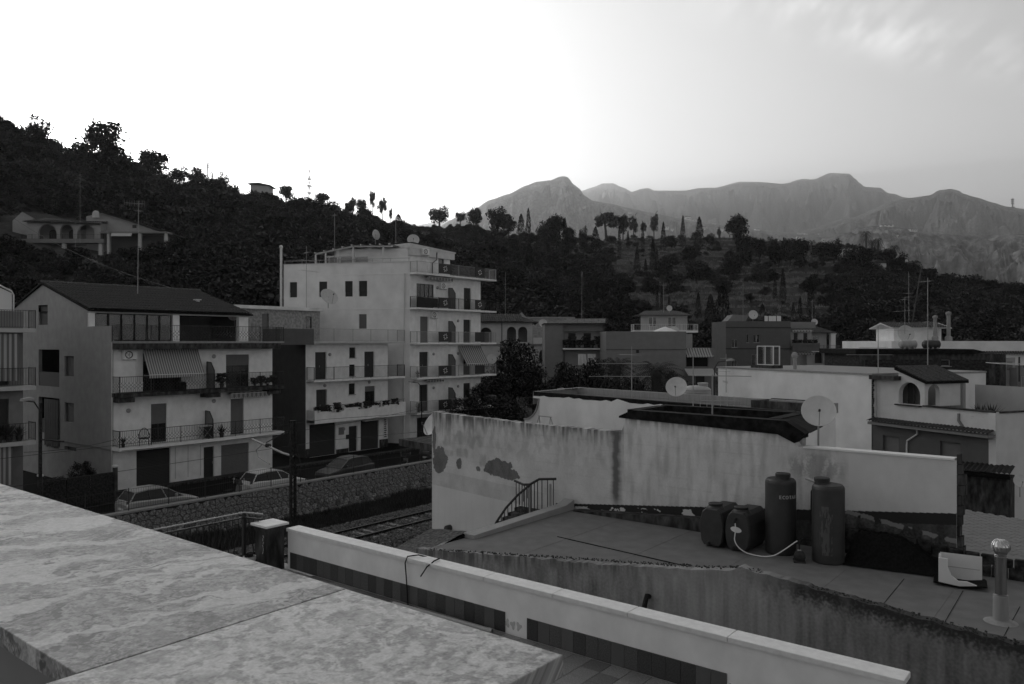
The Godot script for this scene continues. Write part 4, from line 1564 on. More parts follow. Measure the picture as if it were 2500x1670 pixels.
	g.quad(Vector3(3.1, 17.2, 0.1), Vector3(6.8, 17.8, 0.1), Vector3(6.8, 17.8, -3.1), Vector3(3.1, 17.2, -3.1))
	g.quad(Vector3(6.8, 17.8, 0.1), Vector3(10.6, 17.72, 0.1), Vector3(10.6, 17.72, -3.1), Vector3(6.8, 17.8, -3.1))
	o = part("pergola_roof", g, M.plaster_dark, t)
	o.transform = sf
	g = MB.new()
	g.box(3.2, 15.2, -3.15, 10.6, 17.3, -3.05)
	o = part("pergola_back_wall", g, M.plaster_mid, t)
	o.transform = sf
	for x in [4.2, 5.6, 7.0]:
		g = MB.new()
		g.box(x, 16.12, -0.27, x + 1.2, 16.7, -0.25)
		o = part("pane", g, M.glass, t)
		o.transform = sf
	# loose things on it
	air_conditioner(Vector3(51.0, 17.0, -50.9), 0, "air conditioner unit high on the penthouse fascia")
	air_conditioner(Vector3(52.4, 13.9, -50), 0, "air conditioner under the tall block's top balcony")
	air_conditioner(Vector3(51.2, 11.2, -50), 0, "air conditioner on the tall block's third balcony floor")
	dish(Vector3(50.3, 17.4, -51.6), 0.55, -0.75, 0.4, 0.95, "satellite dish standing beside the penthouse air conditioner")
	dish(Vector3(47.0, 17.7, -53.0), 0.46, 1.9, 0.35, 0.9, "satellite dish standing above the glazed roof pergola", 0.8)
	dish(Vector3(59.1, 6.6, -49.6), 0.5, -0.75, 0.3, 0.7, "satellite dish clamped to the far end of a balcony")
	aerial(Vector3(49.9, 17.5, -53.5), 4.6, [[4.5, 1.5, 2.5, 9, 0.4, true]], "thin television aerial on the tall block's penthouse")
	aerial(Vector3(44.8, 16.2, -56.0), 4.4, [[4.2, 0.9, 1.2, 4, 0.4]], "bare aerial pole behind the roof pergola")
	awning("striped_awning", "striped awning hanging down the end of the tall block's second floor", Vector3(54.6, 0, -49.95), 0.0, 3.2, 8.65, 6.95, 1.0, 0.2, 22, 0.1)
	awning("scalloped_awning", "rolled scalloped awning under the tall block's roof balcony", Vector3(50.1, 0, -49.95), 0.0, 3.2, 14.95, 14.9, 0.5, 0.3, 16)
	awning("scalloped_awning", "rolled scalloped awning under the tall block's second balcony", Vector3(50.0, 0, -49.95), 0.0, 2.2, 5.6, 5.55, 0.4, 0.2, 12)
	for a in [[48.8, 5.85, 0.7], [49.2, 5.85, 0.5], [48.9, 2.75, 1.0], [49.4, 2.75, 0.8]]:
		plant(Vector3(a[0], a[1], -49.5), a[2], "potted plant at the street corner of the tall block's lower balconies", "corner pot plants of the tall block", true)

func star_panel(p: Node, x: float, y: float, z: float, w: float, h: float, star: bool) -> void:
	var g := MB.new()
	g.box(x, y, z, x + w, y + h, z + 0.03)
	var o := part("star_panel" if star else "rail_panel", g, M.iron, p)
	if not star:
		return
	g = MB.new()
	for i in 8:
		var a := TAU * i / 8.0 + 0.39
		var c := Vector3(x + w / 2, y + h / 2, z + 0.036)
		var d := Vector3(cos(a), sin(a), 0)
		var s := Vector3(-sin(a), cos(a), 0) * 0.05
		var r := 0.34 if i % 2 else 0.27
		g.quad(c + d * 0.11, c + d * 0.2 - s, c + d * r, c + d * 0.2 + s)
	part("star", g, M.paint_white, o)

# the block cut by the frame's edge
func build_edge_block() -> void:
	var t := thing("apartment_block", "balcony block at the frame's edge with hanging striped curtains", "building", Vector3(16.9, 0, -48.1))
	var g := MB.new()
	g.wall(-9, 0, 0, 10.7, 0, [[-1.9, -0.7, 6.65, 8.9], [-1.9, -0.7, 3.65, 5.9]], 0.24)
	g.quad(Vector3(0, 0, 0), Vector3(0, 0, -9), Vector3(0, 10.7, -9), Vector3(0, 10.7, 0))
	g.quad(Vector3(0, 0, -9), Vector3(-9, 0, -9), Vector3(-9, 10.7, -9), Vector3(0, 10.7, -9))
	g.quad(Vector3(-9, 0, -9), Vector3(-9, 0, 0), Vector3(-9, 10.7, 0), Vector3(-9, 10.7, -9))
	g.quad(Vector3(-9, 9.7, 0), Vector3(0, 9.7, 0), Vector3(0, 9.7, -9), Vector3(-9, 9.7, -9))
	part("wall", g, M.plaster_mid, t)
	door(t, -1.9, -0.7, 6.65, 8.9, 0, M.wood_dark)
	door(t, -1.9, -0.7, 3.65, 5.9, 0, M.wood_dark)
	for y in [3.6, 6.6, 9.74]:
		balcony(t, -9, 0.3, y, 0, 1.0, {"gap": 0.13, "thick": 0.22, "sm": M.plaster_cream})
	g = MB.new()
	g.prism(PackedVector2Array([Vector2(-9, 10.72), Vector2(-0.45, 10.72), Vector2(-0.45, 11.7), Vector2(-1.4, 12.15), Vector2(-9, 14.6)]), -6, -0.3)
	part("roof_room", g, M.paint_white, t)
	downpipe(t, [Vector3(-1.5, 12.3, -0.2), Vector3(-0.5, 11.8, -0.2), Vector3(-0.4, 11.6, -0.2), Vector3(-0.4, 9.8, -0.2)], M.white_metal)
	for a in [[6.9, 9.45, -0.45, "drawn striped curtain hanging over the edge block's middle balcony"], [1.3, 3.35, -0.75, "drawn striped curtain at the foot of the edge block"]]:
		var c := thing("balcony_curtain", a[3], "curtain", Vector3(16.9, 0, -47.3))
		var dk := MB.new()
		var lt := MB.new()
		for i in 52:
			var x: float = -7.0 + i * (7.0 + a[2]) / 52.0
			var x2: float = -7.0 + (i + 1) * (7.0 + a[2]) / 52.0
			var z0 := 0.05 * sin(i * 1.9)
			var z1 := 0.05 * sin((i + 1) * 1.9)
			(dk if i % 2 else lt).quad(Vector3(x, a[0], z0), Vector3(x2, a[0], z1), Vector3(x2, a[1], z1 * 0.3), Vector3(x, a[1], z0 * 0.3))
		part("light_stripes", lt, M.stripe_light, c)
		part("dark_stripes", dk, M.stripe_dark, c)
	for i in 3:
		plant(Vector3(15.5 + i * 0.5, 3.6, -47.5), 1.3 - 0.15 * i, "tall cactus-like plant on the edge block's lowest balcony", "cactus plants of the edge block", true)

# ---------------------------------------------------------------- houses in the middle distance
const FACING := -0.898845   # turn of a front that looks straight at the rooftop

# fills the corners above a round-headed opening of span x0..x1 whose crown is at y
func arch_head(g: MB, x0: float, x1: float, y: float, z: float, deep: float) -> void:
	var r := (x1 - x0) / 2
	var c := Vector3(x0 + r, y - r, z)
	var k := Vector3(0, 0, -deep)
	for i in 12:
		var a0 := PI - PI * i / 12.0
		var a1 := PI - PI * (i + 1) / 12.0
		var p := c + Vector3(cos(a0), sin(a0), 0) * r
		var q := c + Vector3(cos(a1), sin(a1), 0) * r
		g.quad(p, q, Vector3(q.x, y + 0.001, z), Vector3(p.x, y + 0.001, z))
		g.quad(q, p, p + k, q + k)

func shell(g: MB, w: float, h: float, d: float, y0 := 0.0) -> void:
	g.quad(Vector3(w, y0, 0), Vector3(w, y0, -d), Vector3(w, h, -d), Vector3(w, h, 0))
	g.quad(Vector3(0, y0, -d), Vector3(0, y0, 0), Vector3(0, h, 0), Vector3(0, h, -d))
	g.quad(Vector3(w, y0, -d), Vector3(0, y0, -d), Vector3(0, h, -d), Vector3(w, h, -d))

func build_middle_houses() -> void:
	# house with arcades behind the big tree
	var t := thing("arcaded_house", "house with round arches and a low tiled roof behind the big tree", "house", Vector3(80.0, 0, -71.3), FACING)
	var g := MB.new()
	var arches := [[1.6, 3.2, 8.9, 11.0], [5.3, 6.55, 9.0, 11.1], [6.85, 8.1, 9.0, 11.1]]
	g.wall(0, 8.8, 8.7, 11.8, 0, arches, 0.35)
	for a in arches:
		arch_head(g, a[0], a[1], a[3], 0, 0.35)
	var low := [[9.75, 10.65, 6.1, 7.9], [9.6, 10.65, 3.1, 5.25], [10.85, 11.9, 3.1, 5.25]]
	g.wall(0, 11.2, 5.7, 8.7, 0.01, [low[0]], 0.35)
	arch_head(g, low[0][0], low[0][1], low[0][3], 0.01, 0.35)
	g.wall(0, 12.3, 0, 5.7, 0.02, [low[1], low[2]], 0.35)
	arch_head(g, low[1][0], low[1][1], low[1][3], 0.02, 0.35)
	arch_head(g, low[2][0], low[2][1], low[2][3], 0.02, 0.35)
	shell(g, 8.8, 11.8, 7)
	g.quad(Vector3(11.2, 5.7, 0), Vector3(11.2, 5.7, -7), Vector3(11.2, 8.7, -7), Vector3(11.2, 8.7, 0))
	g.quad(Vector3(12.3, 0, 0), Vector3(12.3, 0, -7), Vector3(12.3, 5.7, -7), Vector3(12.3, 5.7, 0))
	part("wall", g, M.plaster_cream, t)
	g = MB.new()
	g.box(0, 8.6, -6.9, 11.5, 8.75, 0.3)
	g.box(0, 5.6, -6.9, 12.6, 5.75, 0.3)
	g.box(0.1, 0, -6.5, 12.1, 8.5, -2.2)
	g.box(0.1, 8.8, -6.5, 8.7, 11.7, -2.2)
	part("floors", g, M.plaster_mid, t)
	g = MB.new()
	g.box(8.9, 8.76, 0.1, 11.4, 9.6, 0.2)
	g.box(11.3, 5.76, 0.1, 12.5, 6.5, 0.2)
	part("terrace_parapet", g, M.plaster_pale, t)
	g = MB.new()
	var c0 := Vector3(-0.6, 11.75, 0.8)
	var c1 := Vector3(9.6, 11.75, 0.8)
	var r0 := Vector3(2.0, 12.95, -3.2)
	var r1 := Vector3(6.3, 12.95, -3.2)
	g.quad(c0, c1, r1, r0)
	g.tri(c1, Vector3(9.6, 11.75, -7.4), r1)
	g.tri(Vector3(-0.6, 11.75, -7.4), c0, r0)
	g.quad(c1 - Vector3(0, 0.1, 0), c0 - Vector3(0, 0.1, 0), Vector3(-0.6, 11.65, -7.4), Vector3(9.6, 11.65, -7.4))
	g.quad(c0 - Vector3(0, 0.1, 0), c1 - Vector3(0, 0.1, 0), c1, c0)
	var rf := part("roof", g, M.roof_tile, t)
	var sl := (r0 + r1) / 2 - (c0 + c1) / 2
	part("roof_tiles", tiles(c0 + Vector3(1.3, 0.02, 0), Vector3(1, 0, 0), sl.normalized(), 7.0, sl.length() * 0.97, 0.3, 0.5, 0.07), M.roof_tile_pale, rf, true)
	downpipe(t, [Vector3(4.6, 11.7, 0.08), Vector3(4.6, 8.8, 0.08)], M.iron)
	dish(Vector3(86.3, 10.7, -63.2), 0.55, FACING, 0.2, 0.9, "satellite dish at the arcaded house's roof corner")
	dish(Vector3(87.6, 6.5, -61.2), 0.55, FACING + 0.3, 0.2, 0.9, "satellite dish on the arcaded house's lower terrace")
	# block behind it with an unfinished upper storey
	t = thing("unfinished_house", "rough grey upper storey with a small gable behind the arcaded house", "house", Vector3(84.0, 0, -67.0), FACING)
	t.position += AHEAD * 12.0
	g = MB.new()
	g.wall(0, 9.5, 0, 12.6, 0, [[3.0, 3.9, 11.5, 12.2], [8.3, 8.9, 10.0, 12.2]], 0.25)
	shell(g, 9.5, 12.6, 8)
	part("wall", g, M.plaster_worn, t)
	g = MB.new()
	g.box(-0.3, 12.6, -8, 9.8, 12.85, 0.25)
	g.prism(PackedVector2Array([Vector2(0.9, 12.85), Vector2(2.3, 12.85), Vector2(1.6, 13.6)]), -4, 0.1)
	part("roof", g, M.concrete, t)
	window(t, 3.0, 3.9, 11.5, 12.2, 0, M.white_metal, {"panes": 2})
	# house with a flowered balcony
	t = thing("balcony_house", "dim flat-roofed house with a plant-filled balcony and pale roof parapet", "house", Vector3(76.84, 0, -56.01), FACING)
	g = MB.new()
	g.wall(0, 2.2, 0, 11.3, 0, [], 0.2)
	g.wall(2.2, 7.3, 0, 11.2, -0.6, [[2.5, 7.0, 8.3, 10.3], [2.5, 7.0, 5.2, 7.9]], 1.2)
	g.quad(Vector3(2.2, 0, 0), Vector3(2.2, 0, -0.6), Vector3(2.2, 11.3, -0.6), Vector3(2.2, 11.3, 0))
	shell(g, 7.3, 11.2, 8)
	part("wall", g, M.plaster_mid, t)
	g = MB.new()
	g.box(-0.1, 11.2, -8, 7.5, 11.3, 0.4)
	var rs := part("roof_slab", g, M.concrete_dark, t)
	for i in 6:
		g = MB.new()
		g.box(2.3 + i * 0.85, 11.32, 0.25, 3.12 + i * 0.85, 11.85, 0.33)
		part("parapet_panel", g, M.plaster_worn, rs)
	g = MB.new()
	g.box(2.3, 8.3, -2.2, 7.2, 10.3, -1.8)
	g.box(2.3, 5.0, -2.2, 7.2, 8.1, -1.8)
	part("recessed_wall", g, M.plaster_cream, t)
	for x in [3.0, 4.9]:
		g = MB.new()
		g.box(x, 8.3, -1.79, x + 0.9, 10.1, -1.74)
		part("door", g, M.wood_dark, t)
	balcony(t, 2.2, 7.4, 8.25, -0.6, 1.3, {"gap": 0.2, "h": 0.9, "m": M.iron_worn})
	balcony(t, 2.2, 7.4, 5.2, -0.6, 1.3, {"gap": 0.2, "h": 0.9, "m": M.iron_worn})
	var R := ACROSS
	for i in 6:
		plant(Vector3(76.84, 8.27, -56.01) + R * (2.6 + i * 0.8) + AHEAD * -0.3, 1.0 + 0.4 * (i % 2), "leafy plant on the flowered balcony of the dim house", "plants on the flowered balcony")
	for i in 2:
		var c := thing("hanging_cloth", "pale cloth hung out under the flowered balcony", "cloth", Vector3(76.84, 6.2, -56.01) + R * (4.0 + i * 1.15) - AHEAD * 0.75, FACING, "cloths under the flowered balcony")
		g = MB.new()
		for k in 5:
			g.quad(Vector3(k * 0.19 + 0.03 * k, 0, 0.05 * (k % 2)), Vector3(k * 0.19 + 0.19 + 0.03 * k, 0.02, 0.05 * ((k + 1) % 2)), Vector3(k * 0.19 + 0.19, 1.35, 0), Vector3(k * 0.19, 1.35, 0))
		part("sheet", g, M.cloth_white, c)
	aerial(Vector3(79.7, 11.3, -52.5), 6.2, [[6.0, 0.7, 0.4, 4, 0.7, true], [4.2, 0.8, 0.6, 2, 0.5]], "lone aerial with a comb head over the dim balcony house")
	# plain grey block with a white tent roof, and the terrace house behind
	t = thing("grey_block", "plain grey windowless block with one tiny window beside the palms", "house", Vector3(75.49, 0, -46.46), FACING)
	g = MB.new()
	g.wall(0, 9.05, 0, 10.2, 0, [[3.4, 3.75, 7.75, 8.15]], 0.2)
	shell(g, 9.05, 10.2, 6)
	g.quad(Vector3(0, 10.1, 0), Vector3(9.05, 10.1, 0), Vector3(9.05, 10.1, -6), Vector3(0, 10.1, -6))
	part("wall", g, M.plaster_mid, t)
	g = MB.new()
	g.box(0, 8.1, 0.003, 9.05, 8.2, 0.04)
	part("string_course", g, M.plaster_dark, t)
	g = MB.new()
	g.box(3.4, 7.75, -0.3, 3.75, 8.15, -0.2)
	part("window", g, M.wood_dark, t)
	var tent := thing("white_gazebo", "white tent-like gazebo roof behind the plain grey block", "gazebo", Vector3(75.49, 9.2, -46.46) + R * 7.3 + AHEAD * 3.2, FACING)
	g = MB.new()
	for i in 8:
		var a := TAU * i / 8.0
		var b := TAU * (i + 1) / 8.0
		var p := Vector3(cos(a), 0, sin(a))
		var q := Vector3(cos(b), 0, sin(b))
		g.quad(q * 1.8 + Vector3(0, 0.9, 0), p * 1.8 + Vector3(0, 0.9, 0), p * 0.5 + Vector3(0, 1.45, 0), q * 0.5 + Vector3(0, 1.45, 0))
		g.tri(q * 0.5 + Vector3(0, 1.45, 0), p * 0.5 + Vector3(0, 1.45, 0), Vector3(0, 1.6, 0))
	part("canopy", g, M.paint_white, tent)
	for i in 4:
		g = MB.new()
		g.tube([Vector3(cos(i * PI / 2 + 0.4) * 1.6, -0.5, sin(i * PI / 2 + 0.4) * 1.6), Vector3(cos(i * PI / 2 + 0.4) * 1.6, 0.95, sin(i * PI / 2 + 0.4) * 1.6)], 0.04, 6)
		part("pole", g, M.white_metal, tent)
	t = thing("terrace_house", "house with a curved hip roof and white railed roof terrace", "house", Vector3(78.4, 0, -42.8) + AHEAD * 6.5, FACING)
	g = MB.new()
	g.wall(0.6, 6.4, 9.9, 12.4, -1.8, [[1.6, 2.6, 10.9, 12.1], [4.0, 5.0, 10.9, 12.1]], 0.2)
	g.wall(0, 6.6, 0, 10.0, 0, [[4.9, 5.5, 8.7, 10.0]], 0.2)
	shell(g, 6.6, 10.0, 8)
	g.quad(Vector3(6.4, 9.9, -1.8), Vector3(6.4, 9.9, -6), Vector3(6.4, 12.4, -6), Vector3(6.4, 12.4, -1.8))
	part("wall", g, M.plaster_grey, t)
	for x in [1.6, 4.0]:
		window(t, x, x + 1.0, 10.9, 12.1, -1.8, M.white_metal, {"panes": 2})
	g = MB.new()
	g.quad(Vector3(0.2, 12.35, -1.2), Vector3(6.9, 12.35, -1.2), Vector3(5.4, 12.95, -3.6), Vector3(1.4, 12.95, -3.6))
	g.tri(Vector3(6.9, 12.35, -1.2), Vector3(6.9, 12.35, -6.2), Vector3(5.4, 12.95, -3.6))
	g.box(0.2, 12.25, -6.2, 6.9, 12.345, -1.2)
	part("roof", g, M.roof_tile_pale, t)
	balcony(t, -0.6, 7.2, 10.4, -1.8, 2.2, {"gap": 0.25, "h": 0.75, "m": M.white_metal, "thick": 0.25})
	dish(Vector3(78.4, 9.3, -42.8) + R * 3.9 + AHEAD * 4.2, 0.62, FACING, 0.2, 0.9, "satellite dish before the white railed roof terrace")
	dish(Vector3(78.4, 12.5, -42.8) + R * 4.3 + AHEAD * 9.0, 0.36, FACING, 0.2, 0.7, "small satellite dish on the curved hip roof")
	aerial(Vector3(78.4, 12.6, -42.8) + R * 3.6 + AHEAD * 9.0, 3.7, [[3.5, 0.7, 0.5, 4, 0.8, true]], "aerial with a comb head over the curved hip roof")
	awning("striped_awning", "striped awning beside the plain grey block", Vector3(75.49, 0, -46.46) + R * 9.1 - AHEAD * -1.0, FACING, 3.0, 8.3, 7.4, 0.9, 0.15, 20, 0.1)
	awning("plain_awning", "lower plain awning below the striped one by the palms", Vector3(75.49, 0, -46.46) + R * 8.8 - AHEAD * 0.2, FACING, 3.2, 6.0, 5.3, 1.2, 0.1, 1, 0.2)
	t = thing("low_house", "low dim house with awnings beside the plain grey block", "house", Vector3(75.49, 0, -46.46) + R * 9.0 + AHEAD * 1.0, FACING)
	g = MB.new()
	g.wall(0, 3.6, 0, 8.3, 0, [[0.3, 2.8, 6.2, 8.0], [1.4, 2.4, 3.0, 5.2]], 0.3)
	shell(g, 3.6, 8.3, 6)
	g.quad(Vector3(0, 8.3, 0), Vector3(3.6, 8.3, 0), Vector3(3.6, 8.3, -6), Vector3(0, 8.3, -6))
	part("wall", g, M.plaster_mid, t)
	door(t, 1.4, 2.4, 3.0, 5.2, 0, M.wood_dark)
	g = MB.new()
	g.box(0.3, 6.2, -0.6, 2.8, 8.0, -0.3)
	part("loggia_shade_fill", g, M.shade_black, t)  # black fill paints the shade within the open loggia
	# dark block with a corner balcony
	t = thing("dark_block", "dark plastered block with string courses, washing on its roof", "house", Vector3(106.82, 0, -45.62), FACING)
	g = MB.new()
	var wn := [[0.85, 1.65, 8.2, 9.4], [2.95, 3.3, 8.9, 10.15], [3.95, 4.85, 8.9, 10.1], [0.8, 1.6, 5.3, 6.4], [3.7, 4.8, 5.4, 7.2]]
	g.wall(0, 9.3, 0, 12.0, 0, wn, 0.2)
	shell(g, 9.3, 12.0, 8)
	g.quad(Vector3(0, 11.4, 0), Vector3(9.3, 11.4, 0), Vector3(9.3, 11.4, -8), Vector3(0, 11.4, -8))
	part("wall", g, M.plaster_dark, t)
	for i in wn.size():
		window(t, wn[i][0], wn[i][1], wn[i][2], wn[i][3], 0, M.iron_pale, {"panes": 1 if i == 1 else 2, "sill": i < 3})
	g = MB.new()
	for yy in [7.95, 11.0]:
		g.box(-0.05, yy, 0.003, 9.35, yy + 0.16, 0.06)
	part("string_course", g, M.wood_dark, t)
	g = MB.new()
	g.wall(9.3, 12.6, 0, 11.0, -0.7, [[10.0, 10.6, 8.6, 10.3], [11.4, 12.0, 8.6, 10.3], [10.2, 11.9, 5.2, 7.3]], 0.3)
	g.quad(Vector3(12.6, 0, -0.7), Vector3(12.6, 0, -8), Vector3(12.6, 11, -8), Vector3(12.6, 11, -0.7))
	part("side_bay", g, M.plaster_grey, t)
	g = MB.new()
	g.box(9.3, 11.0, -8, 12.9, 11.9, 0.0)
	part("bay_parapet", g, M.plaster_mid, t)
	for x in [10.0, 11.4]:
		door(t, x, x + 0.6, 8.6, 10.3, -0.7, M.wood_dark, 1)
	var b := balcony(t, 9.3, 13.2, 8.5, -0.7, 1.5, {"style": "none", "sm": M.plaster_dark})
	g = MB.new()
	g.box(9.32, 7.7, 0.7, 13.2, 8.85, 0.8)
	g.box(13.1, 7.7, -0.6, 13.2, 8.85, 0.7)
	part("parapet", g, M.plaster_dark, b)
	for i in 5:
		plant(Vector3(106.82, 8.55, -45.62) + R * (9.7 + i * 0.75) + AHEAD * -0.4, 0.8, "plant on the dark block's corner balcony", "plants on the corner balcony")
	awning("scalloped_awning", "pale scalloped awning above the dark block's corner balcony", Vector3(106.82, 0, -45.62) + R * 9.6 - AHEAD * -0.6, FACING, 3.0, 10.8, 10.7, 0.5, 0.25, 14)
	awning("scalloped_awning", "pale scalloped awning below the dark block's corner balcony", Vector3(106.82, 0, -45.62) + R * 10.2 - AHEAD * -0.6, FACING, 2.5, 7.5, 7.4, 0.5, 0.25, 12)
	g = MB.new()
	g.prism(PackedVector2Array([Vector2(0.6, 11.9), Vector2(3.4, 11.9), Vector2(3.9, 12.9), Vector2(1.6, 13.0)]), -5.0, -2.0)
	part("stair_head", g, M.plaster_mid, t)
	dish(Vector3(106.82, 12.0, -45.62) + R * 4.2 + AHEAD * 1.0, 0.66, FACING, 0.2, 0.95, "satellite dish on the dark block's roof beside the washing")
	for i in 4:
		var c := thing("washing", "white washing pegged on a line on the dark block's roof", "laundry", Vector3(106.82, 11.8, -45.62) + R * (5.8 + i * 0.6) + AHEAD * 0.8, FACING, "washing on the dark block's roof")
		g = MB.new()
		var w := 0.5 + 0.1 * (i % 2)
		g.quad(Vector3(0, 0.1 * (i % 2), 0.04), Vector3(w, 0.05, -0.03), Vector3(w, 0.95, 0), Vector3(0, 1.0, 0))
		part("cloth", g, M.cloth_white, c)
	aerial(Vector3(106.82, 12.0, -45.62) + R * 2.9 + AHEAD * 1.5, 5.6, [[5.3, 0.6, 0.5, 3, 0.4]], "tall thin aerial pole on the dark block's roof")
	aerial(Vector3(106.82, 11.5, -45.62) + R * 12.8 + AHEAD * 1.0, 3.6, [[3.4, 0.6, 0.9, 3, 0.4]], "thin aerial pole at the dark block's balcony corner")
	# the houses right behind it
	t = thing("veranda_house", "small house with hip roof, veranda and round-arched side behind the dark block", "house", Vector3(106.82, 0, -45.62) + R * 13.4 + AHEAD * 9.0, FACING)
	g = MB.new()
	g.wall(0, 5.2, 7.6, 10.6, -1.2, [[1.0, 2.2, 8.3, 9.9], [3.1, 3.9, 8.3, 9.9]], 0.2)
	g.wall(0, 5.6, 0, 7.6, 0, [[2.9, 4.1, 5.7, 7.5], [2.9, 4.1, 3.2, 5.2], [4.5, 5.1, 6.0, 7.2]], 0.4)
	arch_head(g, 2.9, 4.1, 7.5, 0, 0.4)
	arch_head(g, 2.9, 4.1, 5.2, 0, 0.4)
	shell(g, 5.6, 7.6, 7)
	g.quad(Vector3(5.2, 7.6, -1.2), Vector3(5.2, 7.6, -6), Vector3(5.2, 10.6, -6), Vector3(5.2, 10.6, -1.2))
	part("wall", g, M.plaster_grey, t)
	window(t, 1.0, 2.2, 8.3, 9.9, -1.2, M.iron_worn)
	window(t, 3.1, 3.9, 8.3, 9.9, -1.2, M.white_metal, {"panes": 1})
	g = MB.new()
	g.box(0.2, 0, -6.5, 5.4, 7.4, -2.0)
	part("rooms", g, M.plaster_dark, t)
	g = MB.new()
	g.quad(Vector3(-0.8, 10.5, -0.2), Vector3(6.4, 10.5, -0.2), Vector3(3.6, 11.8, -3.5), Vector3(1.8, 11.8, -3.5))
	g.tri(Vector3(6.4, 10.5, -0.2), Vector3(6.4, 10.5, -6.8), Vector3(3.6, 11.8, -3.5))
	g.tri(Vector3(-0.8, 10.5, -6.8), Vector3(-0.8, 10.5, -0.2), Vector3(1.8, 11.8, -3.5))
	g.box(-0.8, 10.4, -6.8, 6.4, 10.495, -0.2)
	part("roof", g, M.roof_tile, t)
	balcony(t, -0.4, 6.2, 7.65, -1.2, 2.0, {"gap": 0.2, "h": 0.85, "m": M.iron})
	dish(Vector3(106.82, 11.2, -45.62) + R * 16.2 + AHEAD * 9.0, 0.5, FACING, 0.2, 0.9, "satellite dish over the veranda house's hip roof")
	t = thing("chimney_house", "low pale house with a tall white chimney beside the veranda house", "house", Vector3(106.82, 0, -45.62) + R * 18.3 + AHEAD * 8.0, FACING)
	g = MB.new()
	g.wall(0, 6.5, 0, 7.9, 0, [[2.6, 4.0, 5.8, 6.9]], 0.3)
	arch_head(g, 2.6, 4.0, 6.9, 0, 0.3)
	shell(g, 6.5, 7.9, 6)
	g.quad(Vector3(0, 7.9, 0), Vector3(6.5, 7.9, 0), Vector3(6.5, 7.9, -6), Vector3(0, 7.9, -6))
	part("wall", g, M.plaster_grey, t)
	g = MB.new()
	g.box(2.6, 5.6, -0.8, 4.0, 7.0, -0.3)
	part("opening_shade_fill", g, M.shade_black, t)  # near-black block painted as the shade inside the arch
	g = MB.new()
	g.cbox(0.7, 7.9, -2.2, 1.45, 10.2, -1.5, 0.03)
	g.box(0.6, 10.2, -2.3, 1.55, 10.35, -1.4)
	g.box(0.8, 10.5, -2.1, 1.35, 10.62, -1.6)
	g.box(0.85, 10.35, -2.0, 1.0, 10.5, -1.7)
	g.box(1.15, 10.35, -2.0, 1.3, 10.5, -1.7)
	part("chimney", g, M.paint_white, t)
	# long low white block with a tiled penthouse
	t = thing("white_penthouse", "white tiled-roof penthouse on a long low white parapet building", "house", Vector3(86.91, 0, -19.25), FACING)
	g = MB.new()
	g.wall(0, 30.0, 0, 9.1, 0, [], 0.2)
	shell(g, 30.0, 9.1, 12)
	g.quad(Vector3(0, 8.5, 0), Vector3(30, 8.5, 0), Vector3(30, 8.5, -12), Vector3(0, 8.5, -12))
	part("parapet_wall", g, M.plaster_streaked, t)
	g = MB.new()
	g.wall(1.2, 6.2, 8.5, 10.4, -2.0, [[2.0, 2.6, 9.0, 10.2], [5.4, 5.9, 9.0, 10.2]], 0.2)
	g.quad(Vector3(6.2, 8.5, -2), Vector3(6.2, 8.5, -6), Vector3(6.2, 10.4, -6), Vector3(6.2, 10.4, -2))
	g.quad(Vector3(1.2, 8.5, -6), Vector3(1.2, 8.5, -2), Vector3(1.2, 10.4, -2), Vector3(1.2, 10.4, -6))
	part("penthouse_wall", g, M.plaster_white, t)
	window(t, 2.0, 2.6, 9.0, 10.2, -2.0, M.iron_worn, {"panes": 1})
	g = MB.new()
	g.prism(PackedVector2Array([Vector2(1.4, 10.4), Vector2(4.0, 10.95), Vector2(6.6, 10.4), Vector2(6.6, 10.5), Vector2(4.0, 11.06), Vector2(1.4, 10.5)]), 0.7, 7.0, Transform3D(Basis(Vector3(0, 0, -1), Vector3.UP, Vector3(1, 0, 0)), Vector3.ZERO))
	rf = part("penthouse_roof", g, M.plaster_pale, t)
	part("roof_tiles", tiles(Vector3(0.7, 10.5, -1.35), Vector3(1, 0, 0), Vector3(0, 0.55, -2.6).normalized(), 6.2, 2.6, 0.27, 0.45), M.roof_tile_pale, rf, true)
	for a in [[5.0, 0.32, 11.6], [6.4, 0.36, 12.0]]:
		g = MB.new()
		g.lathe(Transform3D(Basis.IDENTITY, Vector3(a[0], 8.5, -1.0)), [Vector2(a[1], 0), Vector2(a[1], 1.0), Vector2(a[1] * 0.55, 1.15), Vector2(a[1] * 0.5, a[2] - 8.7), Vector2(a[1] * 0.75, a[2] - 8.6), Vector2(a[1] * 0.75, a[2] - 8.4), Vector2(0, a[2] - 8.3)], 12)
		part("flue", g, M.concrete, t)
	part("wall_tiles", tiles(Vector3(8.0, 7.7, 0.45), Vector3(1, 0, 0), Vector3(0, 0.3, -0.45).normalized(), 18.0, 0.55, 0.27, 0.3), M.roof_tile_pale, t, true)
	dish(Vector3(86.91, 9.0, -19.25) + R * 1.4, 0.85, FACING, 0.25, 0.85, "satellite dish at the corner of the white penthouse")
	aerial(Vector3(86.91, 9.0, -19.25) + R * 1.35, 4.6, [[4.4, 1.0, 0.6, 4, 0.5], [3.2, 2.6, 0.8, 3, 0.6], [1.2, 3.0, 2.4, 3, 0.6]], "aerial with long booms left of the white penthouse")
	aerial(Vector3(86.91, 11.0, -19.25) + R * 3.3 + AHEAD * 3.0, 5.5, [[3.2, 1.0, 0.7, 7, 0.9], [2.8, 1.0, 0.9, 5, 1.0]], "tall leaning aerial mast over the white penthouse roof", 0.03)
	# blockwork building in front of it
	t = thing("block_building", "unplastered dark blockwork building with a flat tarred roof and one small window", "building", Vector3(58.29, 0, -15.07), FACING)
	g = MB.new()
